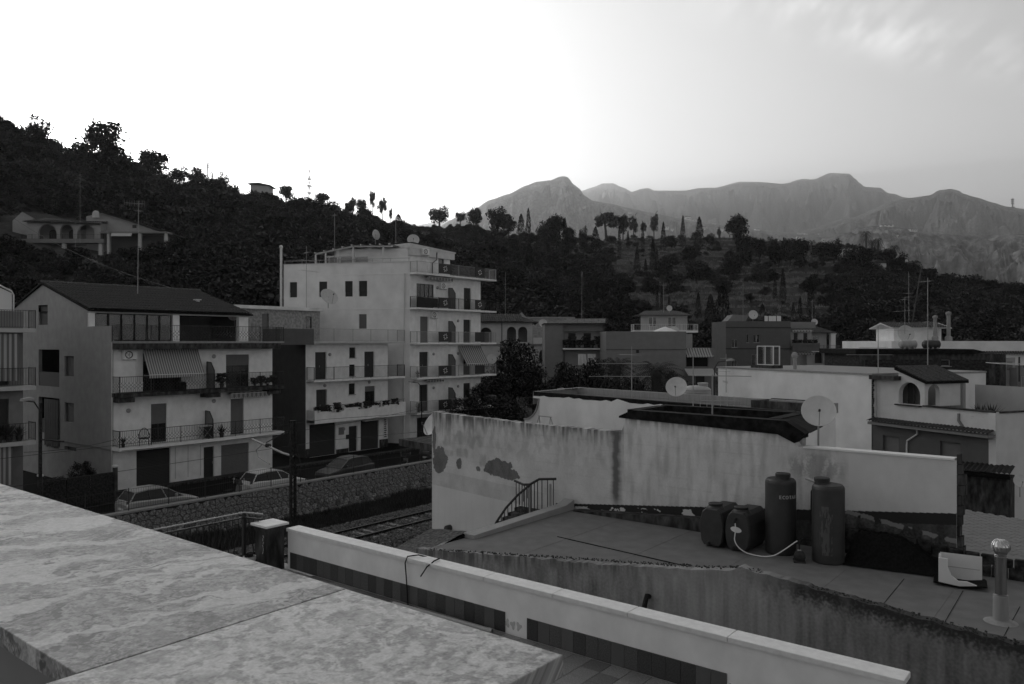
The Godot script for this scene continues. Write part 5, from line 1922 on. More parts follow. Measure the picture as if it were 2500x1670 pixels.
	g.wall(0, 10.4, 0, 8.15, 0, [[5.85, 6.5, 7.3, 7.75]], 0.25)
	shell(g, 10.4, 8.15, 6)
	part("wall", g, M.block_wall, t)
	g = MB.new()
	g.wall(0.0, 10.4, 7.75, 8.15, 0.02, [], 0.0)
	for x in [0.0, 5.3, 9.2]:
		g.box(x, 0, 0.003, x + 0.45, 7.745, 0.025)
	g.box(9.95, 0, 0.003, 10.4, 7.745, 0.025)
	part("concrete_frame", g, M.concrete_dark, t)
	# rows of blocks as far as they show
	var rows := MB.new()
	for j in 12:
		for i in 20:
			var x := 0.5 + i * 0.5 + 0.25 * (j % 2)
			if (x > 4.8 and x < 6.6) or x > 8.7:
				continue
			rows.box(x, 4.9 + j * 0.23, 0.001, x + 0.485, 5.115 + j * 0.23, 0.012)
	part("blocks", rows, M.block_wall, t, true)
	window(t, 5.85, 6.5, 7.3, 7.75, 0, M.concrete, {"panes": 1, "sill": true})
	g = MB.new()
	g.prism(PackedVector2Array([Vector2(-0.3, 8.15), Vector2(8.0, 8.15), Vector2(9.0, 8.28), Vector2(8.0, 8.5), Vector2(-0.3, 8.5)]), -6.3, 0.2)
	part("roof", g, M.bitumen, t)
	g = MB.new()
	g.box(10.4, 0, -2.5, 11.2, 7.9, -0.2)
	part("side_bay", g, M.plaster_grey, t)
	g = MB.new()
	g.box(10.6, 7.0, -0.195, 11.0, 7.6, -0.18)
	part("side_window", g, M.shutter_grey, t)
	for a in [[4.3, 1.1, "plastic_pale", "pale round water drum lying on the tarred flat roof"], [6.0, 1.1, "plastic_dark", "grey round water drum lying on the tarred flat roof"]]:
		var d := thing("water_drum", a[3], "water tank", Vector3(58.29, 8.5, -15.07) + R * a[0] + AHEAD * 1.6, FACING)
		g = MB.new()
		g.lathe(Transform3D(Basis(Vector3(0, 0, 1), PI / 2), Vector3(0, 0.33, 0)), [Vector2(0, -0.62), Vector2(0.2, -0.6), Vector2(0.3, -0.52), Vector2(0.31, -0.2), Vector2(0.33, -0.18), Vector2(0.33, 0.18), Vector2(0.31, 0.2), Vector2(0.3, 0.52), Vector2(0.2, 0.6), Vector2(0, 0.62)], 18)
		part("drum", g, M[a[2]], d)
		for x in [-0.35, 0.0, 0.35]:
			g = MB.new()
			g.box(x - 0.06, 0, -0.25, x + 0.06, 0.12, 0.25)
			part("cradle", g, M.concrete, d)
	# the balcony end at the frame's right
	t = thing("end_building", "dim building with a glazed balcony at the frame's far edge", "building", Vector3(64.5, 0, -6.2), FACING)
	g = MB.new()
	g.wall(0, 6.0, 0, 7.2, 0, [[1.4, 2.6, 5.7, 7.1], [0.9, 2.4, 2.9, 4.9]], 0.3)
	shell(g, 6.0, 7.2, 6)
	part("wall", g, M.plaster_mid, t)
	window(t, 1.4, 2.6, 5.7, 7.1, 0, M.iron_worn)
	window(t, 0.9, 2.4, 2.9, 4.9, 0, M.iron_worn, {"panes": 3})
	balcony(t, 0.2, 6.0, 5.6, 0, 1.2, {"gap": 0.15, "m": M.iron_pale})

# ---------------------------------------------------------------- the neighbours' roofs
func to_srgb(l: float) -> float:
	return clampf(1.055 * pow(maxf(l, 0.0031), 1.0 / 2.4) - 0.055, 0.0, 1.0)

func picture(w: int, h: int, f: Callable) -> ImageTexture:
	var d := PackedByteArray()
	d.resize(w * h)
	for y in h:
		for x in w:
			d[y * w + x] = int(to_srgb(f.call(x, y)) * 255.0)
	var img := Image.create_from_data(w, h, false, Image.FORMAT_L8, d)
	img.generate_mipmaps()
	return ImageTexture.create_from_image(img)

func textured(called: String, tex: Texture2D, rough := 0.93) -> StandardMaterial3D:
	var m := StandardMaterial3D.new()
	m.resource_name = called
	m.albedo_texture = tex
	m.roughness = rough
	M[called] = m
	return m

# thin upright wall with an uneven top: front face split into columns and mapped with a picture of its stains
func stained_wall(tops: Array, s1: float, y0: float, v0: float, v1: float, thick: float, jag: float, sd: int) -> MB:
	var f := FastNoiseLite.new()
	f.seed = sd
	f.frequency = 3.0
	f.fractal_octaves = 3
	var g := MB.new()
	var n := int(s1 / 0.06)
	var ys := []
	for i in n + 1:
		var s := s1 * i / n
		var k := 0
		while k < tops.size() - 2 and tops[k + 1][0] < s:
			k += 1
		var t := clampf((s - tops[k][0]) / (tops[k + 1][0] - tops[k][0]), 0.0, 1.0)
		ys.append(lerpf(tops[k][1], tops[k + 1][1], t) + f.get_noise_1d(s) * jag)
	for i in n:
		var a := s1 * i / n
		var b := s1 * (i + 1) / n
		var nn := Vector3(0, 0, 1)
		var ua := Vector2(a / s1, (v1 - y0) / (v1 - v0))
		var ub := Vector2(b / s1, (v1 - y0) / (v1 - v0))
		var ud := Vector2(b / s1, (v1 - ys[i + 1]) / (v1 - v0))
		var ue := Vector2(a / s1, (v1 - ys[i]) / (v1 - v0))
		g.tri(Vector3(a, y0, 0), Vector3(b, y0, 0), Vector3(b, ys[i + 1], 0), nn, nn, nn, ua, ub, ud)
		g.tri(Vector3(a, y0, 0), Vector3(b, ys[i + 1], 0), Vector3(a, ys[i], 0), nn, nn, nn, ua, ud, ue)
		g.quad(Vector3(a, ys[i], 0), Vector3(b, ys[i + 1], 0), Vector3(b, ys[i + 1], -thick), Vector3(a, ys[i], -thick), ue, ud + Vector2(0, 0.01))
		g.quad(Vector3(b, y0, -thick), Vector3(a, y0, -thick), Vector3(a, ys[i], -thick), Vector3(b, ys[i + 1], -thick), ub, ue)
	g.quad(Vector3(s1, y0, 0), Vector3(s1, y0, -thick), Vector3(s1, ys[n], -thick), Vector3(s1, ys[n], 0), Vector2(0.99, 0.9), Vector2(0.985, 0.2))
	g.quad(Vector3(0, y0, -thick), Vector3(0, y0, 0), Vector3(0, ys[0], 0), Vector3(0, ys[0], -thick), Vector2(0.02, 0.9), Vector2(0.03, 0.3))
	return g

func build_near_roofs() -> void:
	var nz := FastNoiseLite.new()
	nz.seed = 15
	nz.frequency = 1.0
	nz.fractal_octaves = 4
	# big stained wall. s runs from its free end, y from 2.2 to 7.2
	var W := 1024
	var H := 340
	var S := 15.25
	var pic := picture(W, H, func(px: int, py: int) -> float:
		var s := S * px / W
		var y := 7.2 - 5.0 * py / H
		var big := nz.get_noise_2d(s * 0.9, y * 0.9)
		var mid := nz.get_noise_2d(s * 3.0 + 40.0, y * 1.4)
		var fine := nz.get_noise_2d(s * 14.0, y * 14.0)
		var l := 0.60 + 0.10 * big + 0.07 * mid + 0.05 * fine
		# ghost of the courses under the plaster
		var cr := fposmod(y, 0.26)
		if cr < 0.03 and nz.get_noise_2d(s * 1.2 + 9.0, floorf(y / 0.26) * 3.0) > 0.05:
			l *= 0.93
		var top := 6.62 if s < 7.27 else (6.95 if s < 11.8 else 6.55)
		var run := nz.get_noise_2d(s * 5.5, 30.0 + y * 0.25)
		if s < 7.27:
			var len := 0.22 + 0.75 * maxf(0.0, nz.get_noise_1d(s * 2.3 + 5.0) + 0.15)
			var k := clampf(1.15 - (top - y) / len, 0.0, 1.0) * clampf(0.75 + run * 1.9, 0.0, 1.0)
			l = lerpf(l, 0.11, k * 0.9)
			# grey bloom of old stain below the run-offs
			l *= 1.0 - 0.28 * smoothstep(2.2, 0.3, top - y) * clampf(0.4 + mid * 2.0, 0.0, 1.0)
			var drip := exp(-pow((s - 7.03 + 0.05 * nz.get_noise_1d(y * 4.0)) / (0.13 + 0.05 * run), 2.0)) * smoothstep(4.25, 4.9, y)
			l = lerpf(l, 0.10, clampf(drip * 1.1, 0.0, 0.92))
			for d in [[1.3, 5.95, 0.28, 0.24], [1.35, 5.45, 0.26, 0.16], [0.7, 5.9, 0.2, 0.3], [2.1, 5.85, 0.2, 0.22], [2.2, 5.3, 0.14, 0.2], [0.75, 5.4, 0.2, 0.12], [1.75, 5.9, 0.16, 0.3]]:
				var q := pow((s - d[0]) / d[2], 4.0) + pow((y - d[1]) / d[3], 4.0)
				l = lerpf(l, 0.26, clampf(1.1 - q + mid * 1.3, 0.0, 1.0) * 0.45)
		else:
			l *= 1.0 - 0.24 * clampf(0.1 + nz.get_noise_2d(s * 2.6 + 70.0, y * 0.5) * 1.8, 0.0, 1.0) * smoothstep(13.4, 12.6, s)
			if s < 12.0:
				var k2 := clampf(1.0 - (6.95 - y) / (0.25 + 0.4 * maxf(0.0, nz.get_noise_1d(s * 3.1 + 22.0))), 0.0, 1.0) * clampf(0.5 + run * 2.0, 0.0, 1.0)
				l = lerpf(l, 0.16, k2 * 0.8)
			# moss round the foot of the dish pole
			var ms := exp(-pow((s - 12.35) / 0.65, 2.0) - pow((y - 6.1) / 0.33, 2.0)) * clampf(0.6 + mid * 1.4 + fine * 0.6, 0.0, 1.0)
			l = lerpf(l, 0.16, clampf(ms * 1.2, 0.0, 0.6))
			if s > 13.1:
				l = lerpf(l, 0.58 + 0.05 * big, 0.7)
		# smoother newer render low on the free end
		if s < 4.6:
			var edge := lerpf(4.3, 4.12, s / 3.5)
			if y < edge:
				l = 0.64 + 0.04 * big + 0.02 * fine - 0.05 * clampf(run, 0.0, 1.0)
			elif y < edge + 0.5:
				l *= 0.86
		# places where the plaster has come off
		var off := 0.0
		for e in [[0.36, 5.12, 0.32, 0.42], [1.2, 5.1, 0.11, 0.18], [2.02, 5.02, 0.1, 0.09], [2.85, 5.13, 0.56, 0.27], [3.3, 4.98, 0.34, 0.2], [0.1, 5.8, 0.08, 0.5]]:
			var r := Vector2((s - e[0]) / e[2], (y - e[1]) / e[3]).length() + nz.get_noise_2d(s * 3.2, y * 3.2) * 0.42
			if r < 1.0:
				off = 1.0
		if off > 0.0:
			l = 0.15 + 0.05 * mid + 0.04 * fine
		# tar strip flaking off above the roof
		var tar := 4.36 + (s - 5.4) * 0.108
		if s > 5.0 and y < tar and y > tar - 0.24:
			l = 0.02
			if s < 11.6 and nz.get_noise_2d(s * 2.1 + 3.0, y * 3.0) > 0.1 and y < tar - 0.07:
				l = 0.55
		elif s > 5.0 and y <= tar - 0.24:
			l = (0.17 if s < 11.0 else 0.05) * (1.0 + 0.8 * mid + 0.5 * fine)
		if s > 12.6:
			var cut := lerpf(5.12, 4.8, (s - 13.0) / 2.1) + 0.04 * mid
			if y < cut:
				l = 0.06 * (1.0 + 1.2 * mid + 0.8 * fine)
			elif y < cut + 0.1 and mid > -0.1:
				l = 0.22
		return clampf(l, 0.015, 0.78))
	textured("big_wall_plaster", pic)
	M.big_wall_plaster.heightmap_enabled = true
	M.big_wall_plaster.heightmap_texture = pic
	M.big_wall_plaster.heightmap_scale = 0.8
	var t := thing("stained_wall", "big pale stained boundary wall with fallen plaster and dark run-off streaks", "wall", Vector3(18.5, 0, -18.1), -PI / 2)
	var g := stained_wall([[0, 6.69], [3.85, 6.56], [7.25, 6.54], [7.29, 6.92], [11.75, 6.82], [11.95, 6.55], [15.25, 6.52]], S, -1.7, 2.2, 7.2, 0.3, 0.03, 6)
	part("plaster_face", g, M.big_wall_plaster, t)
	g = MB.new()
	g.box(12.1, 6.52, -0.31, 15.22, 6.56, 0.03)
	part("white_edge", g, M.paint_white, t)
	g = MB.new()
	var y := 4.3
	while y < 6.5:
		g.box(15.25, y, -0.28, 15.25 + rng.randf_range(0.05, 0.16), y + 0.2, -0.02)
		y += 0.215
	part("broken_masonry_end", g, M.concrete_dark, t)
	g = MB.new()
	g.lathe(Transform3D(Basis(Vector3(1, 0, 0), PI / 2), Vector3(0.82, 2.98, 0.0)), [Vector2(0.1, 0), Vector2(0.1, 0.18), Vector2(0.07, 0.22), Vector2(0.0, 0.22)], 14)
	part("vent_cap", g, M.concrete_dark, t)
	# tarred upstand of the roof behind the wall
	var tr := thing("tarred_upstand", "black tarred upstand ringing a sunken flat roof behind the stained wall", "roof edge", Vector3(18.5, 0, -18.1), -PI / 2)
	g = MB.new()
	g.prism(PackedVector2Array([Vector2(7.15, 6.93), Vector2(11.5, 6.80), Vector2(11.9, 6.62), Vector2(12.15, 6.86), Vector2(11.7, 7.13), Vector2(7.55, 7.16), Vector2(7.15, 6.98)]), -0.32, 0.045)
	part("front_upstand", g, M.bitumen, tr)
	g = MB.new()
	g.box(7.3, 6.5, -2.4, 11.45, 7.15, -2.1)
	part("rear_upstand", g, M.bitumen, tr)
	for a in [[7.2, 0.3], [11.15, 0.28]]:
		g = MB.new()
		g.prism(PackedVector2Array([Vector2(0.33, 6.6), Vector2(2.09, 6.6), Vector2(2.09, 7.14), Vector2(0.33, 7.14)]), 0, a[1], Transform3D(Basis(Vector3(0, 0, -1), Vector3.UP, Vector3(1, 0, 0)), Vector3(a[0], 0, 0)))
		if a[0] > 9.0:
			g.quad(Vector3(11.43, 7.12, -0.33), Vector3(12.15, 6.84, -0.33), Vector3(11.95, 6.84, -2.0), Vector3(11.43, 7.12, -2.09))
		part("side_upstand", g, M.bitumen, tr)
	g = MB.new()
	g.box(7.5, 6.55, -2.1, 11.15, 6.78, -0.32)
	part("sunken_roof", g, M.concrete_dark, tr)
	# a house body under it
	g = MB.new()
	g.box(7.35, 0, -2.35, 11.4, 6.5, -0.33)
	part("house_body", g, M.plaster_worn, tr)
	# the flat roof in front of the wall
	t = thing("flat_roof", "flat grey felted roof with a long dark seam below the stained wall", "roof", Vector3(12.4, 0, -12.66), -PI / 2)
	g = MB.new()
	g.box(-0.02, -1.7, -6.1, 18.0, 4.21, -0.2)
	part("house_body", g, M.plaster_worn, t)
	# felt sheets, each overlapping the next
	var x := 0.0
	var i := 0
	while x < 17.9:
		var w := 1.0
		g = MB.new()
		var k := 0.004 * (i % 2)
		g.box(x, 4.21, -6.09, minf(x + w, 18.0), 4.246 + k, -0.2)
		part("felt_sheet", g, M.roof_sheet, t)
		x += w
		i += 1
	g = MB.new()
	g.bar(Vector3(1.72, 4.256, -3.14), Vector3(5.55, 4.258, -2.76), 0.03, 0.012)
	part("tar_seam", g, M.bitumen, t)
	for a in [[9.1, -4.7, 9.15, -2.7], [10.15, -4.6, 10.2, -1.9], [11.1, -4.2, 11.05, -2.2]]:
		g = MB.new()
		g.bar(Vector3(a[0], 4.254, a[1]), Vector3(a[2], 4.254, a[3]), 0.008, 0.006)
		part("lap_seam", g, M.bitumen, t)
	g = MB.new()
	g.prism(PackedVector2Array([Vector2(1.7, 4.22), Vector2(6.0, 4.22), Vector2(6.0, 4.52), Vector2(5.6, 4.42), Vector2(1.7, 4.34)]), -0.34, -0.02, Transform3D(Basis(Vector3(0, 0, -1), Vector3.UP, Vector3(1, 0, 0)), Vector3(0.3, 0, 0)))
	part("end_kerb", g, M.plaster_grey, t)
	g = MB.new()
	g.prism(PackedVector2Array([Vector2(0.4, 4.25), Vector2(4.5, 4.25), Vector2(4.5, 4.6), Vector2(0.4, 4.27)]), -6.08, -5.75)
	part("rear_haunch", g, M.concrete_dark, t)
	# stained parapet on the near side of that roof
	var P := 1024
	var Q := 256
	var pic2 := picture(P, Q, func(px: int, py: int) -> float:
		var s := 15.0 * px / P
		var yy := 5.4 - 3.4 * py / Q
		var mid := nz.get_noise_2d(s * 2.2 + 11.0, yy * 0.8)
		var run := nz.get_noise_2d(s * 6.5 + 31.0, yy * 0.3)
		var fine := nz.get_noise_2d(s * 16.0, yy * 16.0)
		var top := 4.31 + minf(s, 7.6) * 0.12 - maxf(0.0, s - 7.9) * 0.08
		var d := top - yy
		var l := 0.27 + 0.12 * mid + 0.10 * run + 0.07 * fine
		var k := clampf(1.25 - d / (0.18 + 0.6 * maxf(0.0, nz.get_noise_1d(s * 2.0 + 3.0) + 0.2)), 0.0, 1.0) * clampf(0.45 + run * 2.2, 0.0, 1.0)
		l = lerpf(l, 0.08, k * 0.8)
		var worn := smoothstep(7.0, 9.2, s + mid * 1.6)
		l = lerpf(l, 0.15 + 0.10 * mid + 0.08 * run + 0.05 * fine, 0.75 * worn)
		# mossy dark crust below the crest
		var crust := smoothstep(7.5, 8.3, s) * smoothstep(0.30 + 0.25 * run, 0.05, d + 0.1 * fine)
		l = lerpf(l, 0.03 + 0.05 * maxf(0.0, fine), crust)
		l = lerpf(l, 0.4 + 0.1 * run, 0.4 * smoothstep(5.2, 6.4, s) * (1.0 - worn))
		return clampf(l, 0.02, 0.5))
	textured("parapet_concrete", pic2)
	M.parapet_concrete.heightmap_enabled = true
	M.parapet_concrete.heightmap_texture = pic2
	M.parapet_concrete.heightmap_scale = 1.2
	t = thing("roof_parapet", "streaked grey concrete parapet with a ragged mossy top along the flat roof", "wall", Vector3(12.4, 0, -12.66), -PI / 2)
	g = stained_wall([[0, 4.33], [2.2, 4.58], [4.9, 4.85], [6.9, 5.1], [7.5, 5.2], [7.62, 5.3], [7.8, 5.24], [8.1, 5.24], [8.8, 5.16], [9.7, 5.08], [10.5, 5.0], [11.5, 4.94], [15, 4.7]], 15.0, -1.7, 2.0, 5.4, 0.19, 0.035, 9)
	part("concrete_face", g, M.parapet_concrete, t)
	g = MB.new()
	g.tube([Vector3(5.93, 4.46, 0.0), Vector3(5.93, 4.5, 0.08), Vector3(5.91, 4.35, 0.13), Vector3(5.85, 3.9, 0.13)], 0.045, 8)
	part("drain_pipe", g, M.iron_worn, t)
	# loose rubble and moss along the crest
	var rb := MB.new()
	for q in 900:
		var s := rng.randf_range(0.1, 14.5)
		var ty := 4.33 + minf(s, 7.6) * 0.12 - maxf(0.0, s - 7.9) * 0.08
		var z := rng.randf_range(-0.17, 0.0)
		var e := rng.randf_range(0.006, 0.022)
		rb.obox(Transform3D(Basis.from_euler(Vector3(rng.randf() * 6, rng.randf() * 6, 0)), Vector3(s, ty - 0.01 + (0.03 if absf(s - 7.6) < 0.3 else 0.0), z)), Vector3(e * 1.5, e, e))
	part("crumbs", rb, M.concrete_dark, t, true)
	tank_corner()
	build_white_yard_house()
	build_terrace_villa()
	# stair rail and the little tiled roof at the end of the flat roof
	t = thing("stair_railing", "dark curved iron stair railing beside the stained wall", "railing", Vector3(17.4, 4.0, -13.4))
	var top_pts := [Vector3(0.5, 1.15, 0.75), Vector3(0.3, 1.12, 0.3), Vector3(0.1, 0.98, 0.12), Vector3(0.1, 0.95, -0.1), Vector3(0.2, 1.0, -0.5)]
	g = MB.new()
	g.tube(top_pts, 0.035, 8)
	part("handrail", g, M.iron, t)
	var low_pts := [Vector3(0.1, 0.95, 0.1), Vector3(-0.2, 0.7, -0.08), Vector3(-0.55, 0.38, -0.22), Vector3(-0.85, 0.05, -0.3), Vector3(-1.0, -0.2, -0.34)]
	g = MB.new()
	g.tube(low_pts, 0.035, 8)
	part("lower_handrail", g, M.iron, t)
	for pts in [top_pts, low_pts]:
		for k in 12:
			var u: float = (k + 0.5) / 12.0 * (pts.size() - 1)
			var p: Vector3 = pts[int(u)].lerp(pts[int(u) + 1], u - int(u))
			g = MB.new()
			g.bar(p, Vector3(p.x, p.y - (0.95 if pts == top_pts else 0.32), p.z), 0.018)
			part("baluster", g, M.iron, t)
	for p in [Vector3(0.12, 0, 0.1), Vector3(0.42, 0.1, 0.6)]:
		g = MB.new()
		g.box(p.x - 0.025, 0.1, p.z - 0.025, p.x + 0.025, 1.0, p.z + 0.025)
		part("post", g, M.iron_pale, t)
	g = MB.new()
	for k in 6:
		g.cbox(-1.1 + k * 0.28, -0.35 + k * 0.09, -0.6, -0.8 + k * 0.28, -0.25 + k * 0.09, 0.6, 0.01)
	g.box(-1.2, -5.7, -0.6, 0.9, -0.36, 0.6)
	part("steps", g, M.concrete_dark, t)
	t = thing("tiled_lean_to", "ragged warped old tile lean-to roof at the flat roof's end", "roof", Vector3(13.2, 4.2, -13.2))
	var pos := PackedVector3Array()
	var col := PackedColorArray()
	for j in 9:
		for k in 25:
			var u := k / 24.0
			var v := j / 8.0
			var p := Vector3(lerpf(-1.3, 1.0, u), 0, lerpf(-0.75, 0.5, v))
			p.y = -0.12 + 0.3 * u * u + 0.05 * sin(v * 25.0) * 0.5 + 0.16 * v * (1.0 - u) - 0.12 * (1.0 - v) + 0.03 * nz.get_noise_2d(u * 9.0, v * 9.0)
			pos.append(p)
			col.append(Color(1, 1, 1))
	part("tiles", sheet(pos, col, 25, 9), M.roof_tile_pale, t)
	g = MB.new()
	g.prism(PackedVector2Array([Vector2(-0.35, -0.3), Vector2(0.95, -0.3), Vector2(0.95, 0.12), Vector2(0.2, -0.02), Vector2(-0.3, -0.12)]), 0.4, 0.52)
	part("dark_fascia", g, M.tarp, t)
	g = MB.new()
	g.box(-1.0, -5.8, -0.7, 0.9, -0.33, 0.35)
	part("shed_wall", g, M.plaster_worn, t)

func tank_corner() -> void:
	# two low loaf-shaped tanks and two tall round ones
	for a in [[-7.6, "squat dark water tank without a label, first in the row of four"], [-6.98, "squat dark water tank with a white oval label and hose"]]:
		var t := thing("squat_water_tank", a[1], "water tank", Vector3(17.5, 4.25, a[0]), -PI / 2)
		var g := MB.new()
		var prof := [Vector2(-0.2, 0.02), Vector2(0.2, 0.02), Vector2(0.27, 0.12), Vector2(0.31, 0.4), Vector2(0.3, 0.62), Vector2(0.24, 0.82), Vector2(0.15, 0.9), Vector2(-0.15, 0.9), Vector2(-0.24, 0.82), Vector2(-0.3, 0.62), Vector2(-0.31, 0.4), Vector2(-0.27, 0.12)]
		# loaf: the outline swept front to back with rounded ends
		var rings := []
		var zs := [[-0.6, 0.82], [-0.55, 0.93], [-0.45, 1.0], [0.42, 1.0], [0.5, 0.96], [0.55, 0.88]]
		for r in zs:
			var ring := []
			for p in prof:
				ring.append(Vector3(p.x * r[1], 0.45 + (p.y - 0.45) * (r[1] * 0.6 + 0.4), r[0]))
			rings.append(ring)
		for r in rings.size() - 1:
			for k in prof.size():
				var l := (k + 1) % prof.size()
				g.quad(rings[r][k], rings[r][l], rings[r + 1][l], rings[r + 1][k])
		for k in range(1, prof.size() - 1):
			g.tri(rings[-1][0], rings[-1][k], rings[-1][k + 1])
			g.tri(rings[0][0], rings[0][k + 1], rings[0][k])
		part("tank_body", g, M.plastic_dark, t)
		g = MB.new()
		g.lathe(Transform3D(Basis.IDENTITY, Vector3(0, 0.86, 0.3)), [Vector2(0.22, 0), Vector2(0.17, 0.06), Vector2(0.15, 0.08)], 20)
		part("neck", g, M.plastic_dark, t)
		g = MB.new()
		g.lathe(Transform3D(Basis.IDENTITY, Vector3(0, 0.935, 0.3)), [Vector2(0.16, 0), Vector2(0.165, 0.04), Vector2(0.155, 0.055), Vector2(0.12, 0.05), Vector2(0, 0.05)], 20)
		part("lid", g, M.plastic_black, t)
		g = MB.new()
		g.tube([Vector3(-0.05, 0.1, 0.52), Vector3(-0.05, 0.1, 0.62), Vector3(-0.05, 0.05, 0.64)], 0.03, 8)
		part("outlet_valve", g, M.iron_worn, t)
		if a[0] > -7.2:
			g = MB.new()
			var e := PackedVector2Array()
			for k in 24:
				e.append(Vector2(cos(TAU * k / 24.0) * 0.13, sin(TAU * k / 24.0) * 0.065).rotated(-0.12) + Vector2(-0.02, 0.5))
			g.prism(e, 0.553, 0.557)
			part("oval_label", g, M.paint_white, t)
			g = MB.new()
			g.tube([Vector3(-0.03, 0.74, 0.54), Vector3(-0.03, 0.74, 0.6), Vector3(-0.03, 0.66, 0.61)], 0.028, 8)
			part("inlet_pipe", g, M.iron_worn, t)
	for a in [[17.55, -6.2, true, "tall round dark water tank with white lettering"], [17.45, -5.13, false, "tall round dark water tank with a chalky scuffed side"]]:
		var t := thing("tall_water_tank", a[3], "water tank", Vector3(a[0], 4.25, a[1]), -PI / 2 - 0.3)
		var g := MB.new()
		g.lathe(Transform3D.IDENTITY, [Vector2(0, 0), Vector2(0.32, 0.0), Vector2(0.335, 0.03), Vector2(0.335, 1.58), Vector2(0.325, 1.63), Vector2(0.29, 1.67), Vector2(0.14, 1.7), Vector2(0, 1.71)], 40)
		part("tank_body", g, M.plastic_dark, t)
		var lx := 0.1 if a[2] else -0.12
		g = MB.new()
		g.lathe(Transform3D(Basis.IDENTITY, Vector3(lx, 1.68, 0.05)), [Vector2(0.155, 0), Vector2(0.15, 0.05), Vector2(0.165, 0.05), Vector2(0.165, 0.11), Vector2(0.15, 0.125), Vector2(0.11, 0.115), Vector2(0, 0.115)], 24)
		part("lid", g, M.plastic_black, t)
		if a[2]:
			# lettering wrapped round the side
			var word := "ECOTAN"
			var fnt := SystemFont.new()
			fnt.font_names = PackedStringArray(["Droid Sans"])
			fnt.font_weight = 700
			for k in word.length():
				var tm := TextMesh.new()
				tm.text = word[k]
				tm.font = fnt
				tm.font_size = 24
				tm.pixel_size = 0.0045
				tm.depth = 0.004
				var o := part("letter", tm, M.stripe_light, t)
				var an := 0.62 + k * 0.22
				o.position = Vector3(sin(an) * 0.338, 1.3, cos(an) * 0.338)
				o.rotation.y = an
		else:
			g = MB.new()
			var nz := FastNoiseLite.new()
			nz.seed = 3
			nz.frequency = 2.2
			for k in 40:
				for j in 40:
					var an := 0.05 + k * 0.02
					var yy := 0.2 + j * 0.026
					if nz.get_noise_2d(an * 1.4, yy * 0.8) + nz.get_noise_2d(an * 5.0 + 5.0, yy * 3.0) * 0.5 - absf(an - 0.45) * 0.9 < -0.2:
						continue
					var p := func(b: float, h: float) -> Vector3: return Vector3(sin(b) * 0.3365, h, cos(b) * 0.3365)
					g.quad(p.call(an, yy), p.call(an + 0.02, yy), p.call(an + 0.02, yy + 0.026), p.call(an, yy + 0.026))
			part("chalky_scuff", g, M.plaster_dark, t)
			g = MB.new()
			g.tube([Vector3(-0.3, 1.66, -0.05), Vector3(-0.62, 1.7, -0.1)], 0.035, 8)
			part("overflow_pipe", g, M.iron_pale, t)
			g = MB.new()
			g.tube([Vector3(-0.33, 1.6, 0.0), Vector3(-0.4, 1.45, 0.02), Vector3(-0.42, 0.9, 0.0), Vector3(-0.44, 0.6, -0.1)], 0.018, 6)
			part("black_hose", g, M.rubber, t)
	# hose from the squat tank to the pump
	var h := thing("white_hose", "thin white hose looping from the labelled squat tank to the pump", "hose", Vector3(16.9, 4.25, -7.0))
	var c := Curve3D.new()
	for q in [[Vector3(0.0, 0.72, 0.0), Vector3(0, -0.2, 0)], [Vector3(-0.03, 0.35, 0.0), Vector3(-0.02, -0.15, -0.02)], [Vector3(-0.04, 0.03, 0.35), Vector3(0.0, -0.02, 0.2)], [Vector3(0.02, 0.06, 0.85), Vector3(0.02, 0.06, 0.16)], [Vector3(0.22, 0.42, 1.32), Vector3(0.05, 0.06, 0.1)]]:
		c.add_point(q[0], -q[1], q[1])
	var pts := []
	for p in c.tessellate(4, 4):
		pts.append(p)
	var g := MB.new()
	g.tube(pts, 0.013, 8)
	part("tube", g, M.paint_white, h)
	var t := thing("water_pump", "small dark electric water pump with pipes between the tall tanks", "pump", Vector3(17.05, 4.25, -5.62), 0.4)
	g = MB.new()
	g.cbox(-0.16, 0, -0.12, 0.16, 0.03, 0.12, 0.005)
	part("base_plate", g, M.concrete_dark, t)
	g = MB.new()
	g.lathe(Transform3D(Basis(Vector3(0, 0, 1), PI / 2), Vector3(0, 0.14, 0)), [Vector2(0, -0.18), Vector2(0.07, -0.17), Vector2(0.09, -0.1), Vector2(0.09, 0.06), Vector2(0.12, 0.08), Vector2(0.12, 0.14), Vector2(0.05, 0.17), Vector2(0, 0.17)], 16)
	part("motor", g, M.iron, t)
	g = MB.new()
	g.tube([Vector3(0, 0.24, 0), Vector3(0, 0.45, 0), Vector3(0.08, 0.48, 0.1), Vector3(0.2, 0.42, 0.25)], 0.02, 6)
	part("riser_pipe", g, M.iron_worn, t)
	g = MB.new()
	g.box(-0.1, 0.235, -0.04, 0.02, 0.26, 0.04)
	part("terminal_box", g, M.iron_pale, t)
	# low dark rubble bank under the wall and the tarpaulin on it
	t = thing("tarpaulin", "black tarpaulin heaped over rubble against the stained wall's foot", "tarpaulin", Vector3(17.9, 4.25, -4.0), -PI / 2)
	var pos := PackedVector3Array()
	var col := PackedColorArray()
	var nz := FastNoiseLite.new()
	nz.seed = 12
	nz.frequency = 1.6
	nz.fractal_octaves = 4
	for j in 22:
		for k in 60:
			var u := k / 59.0
			var v := j / 21.0
			var hgt := (0.06 + 0.50 * smoothstep(1.0, 0.15, absf(u - 0.28) * 1.5)) * smoothstep(1.0, 0.35, v) * smoothstep(0.0, 0.12, u) * smoothstep(1.0, 0.9, u)
			var p := Vector3(-0.95 + u * 2.3, hgt + 0.05 * nz.get_noise_2d(u * 9.0, v * 4.0) * minf(1.0, hgt * 9.0) + 0.02, -0.55 + v * (1.0 - 0.3 * u) * 1.15)
			pos.append(p)
			col.append(Color(1, 1, 1))
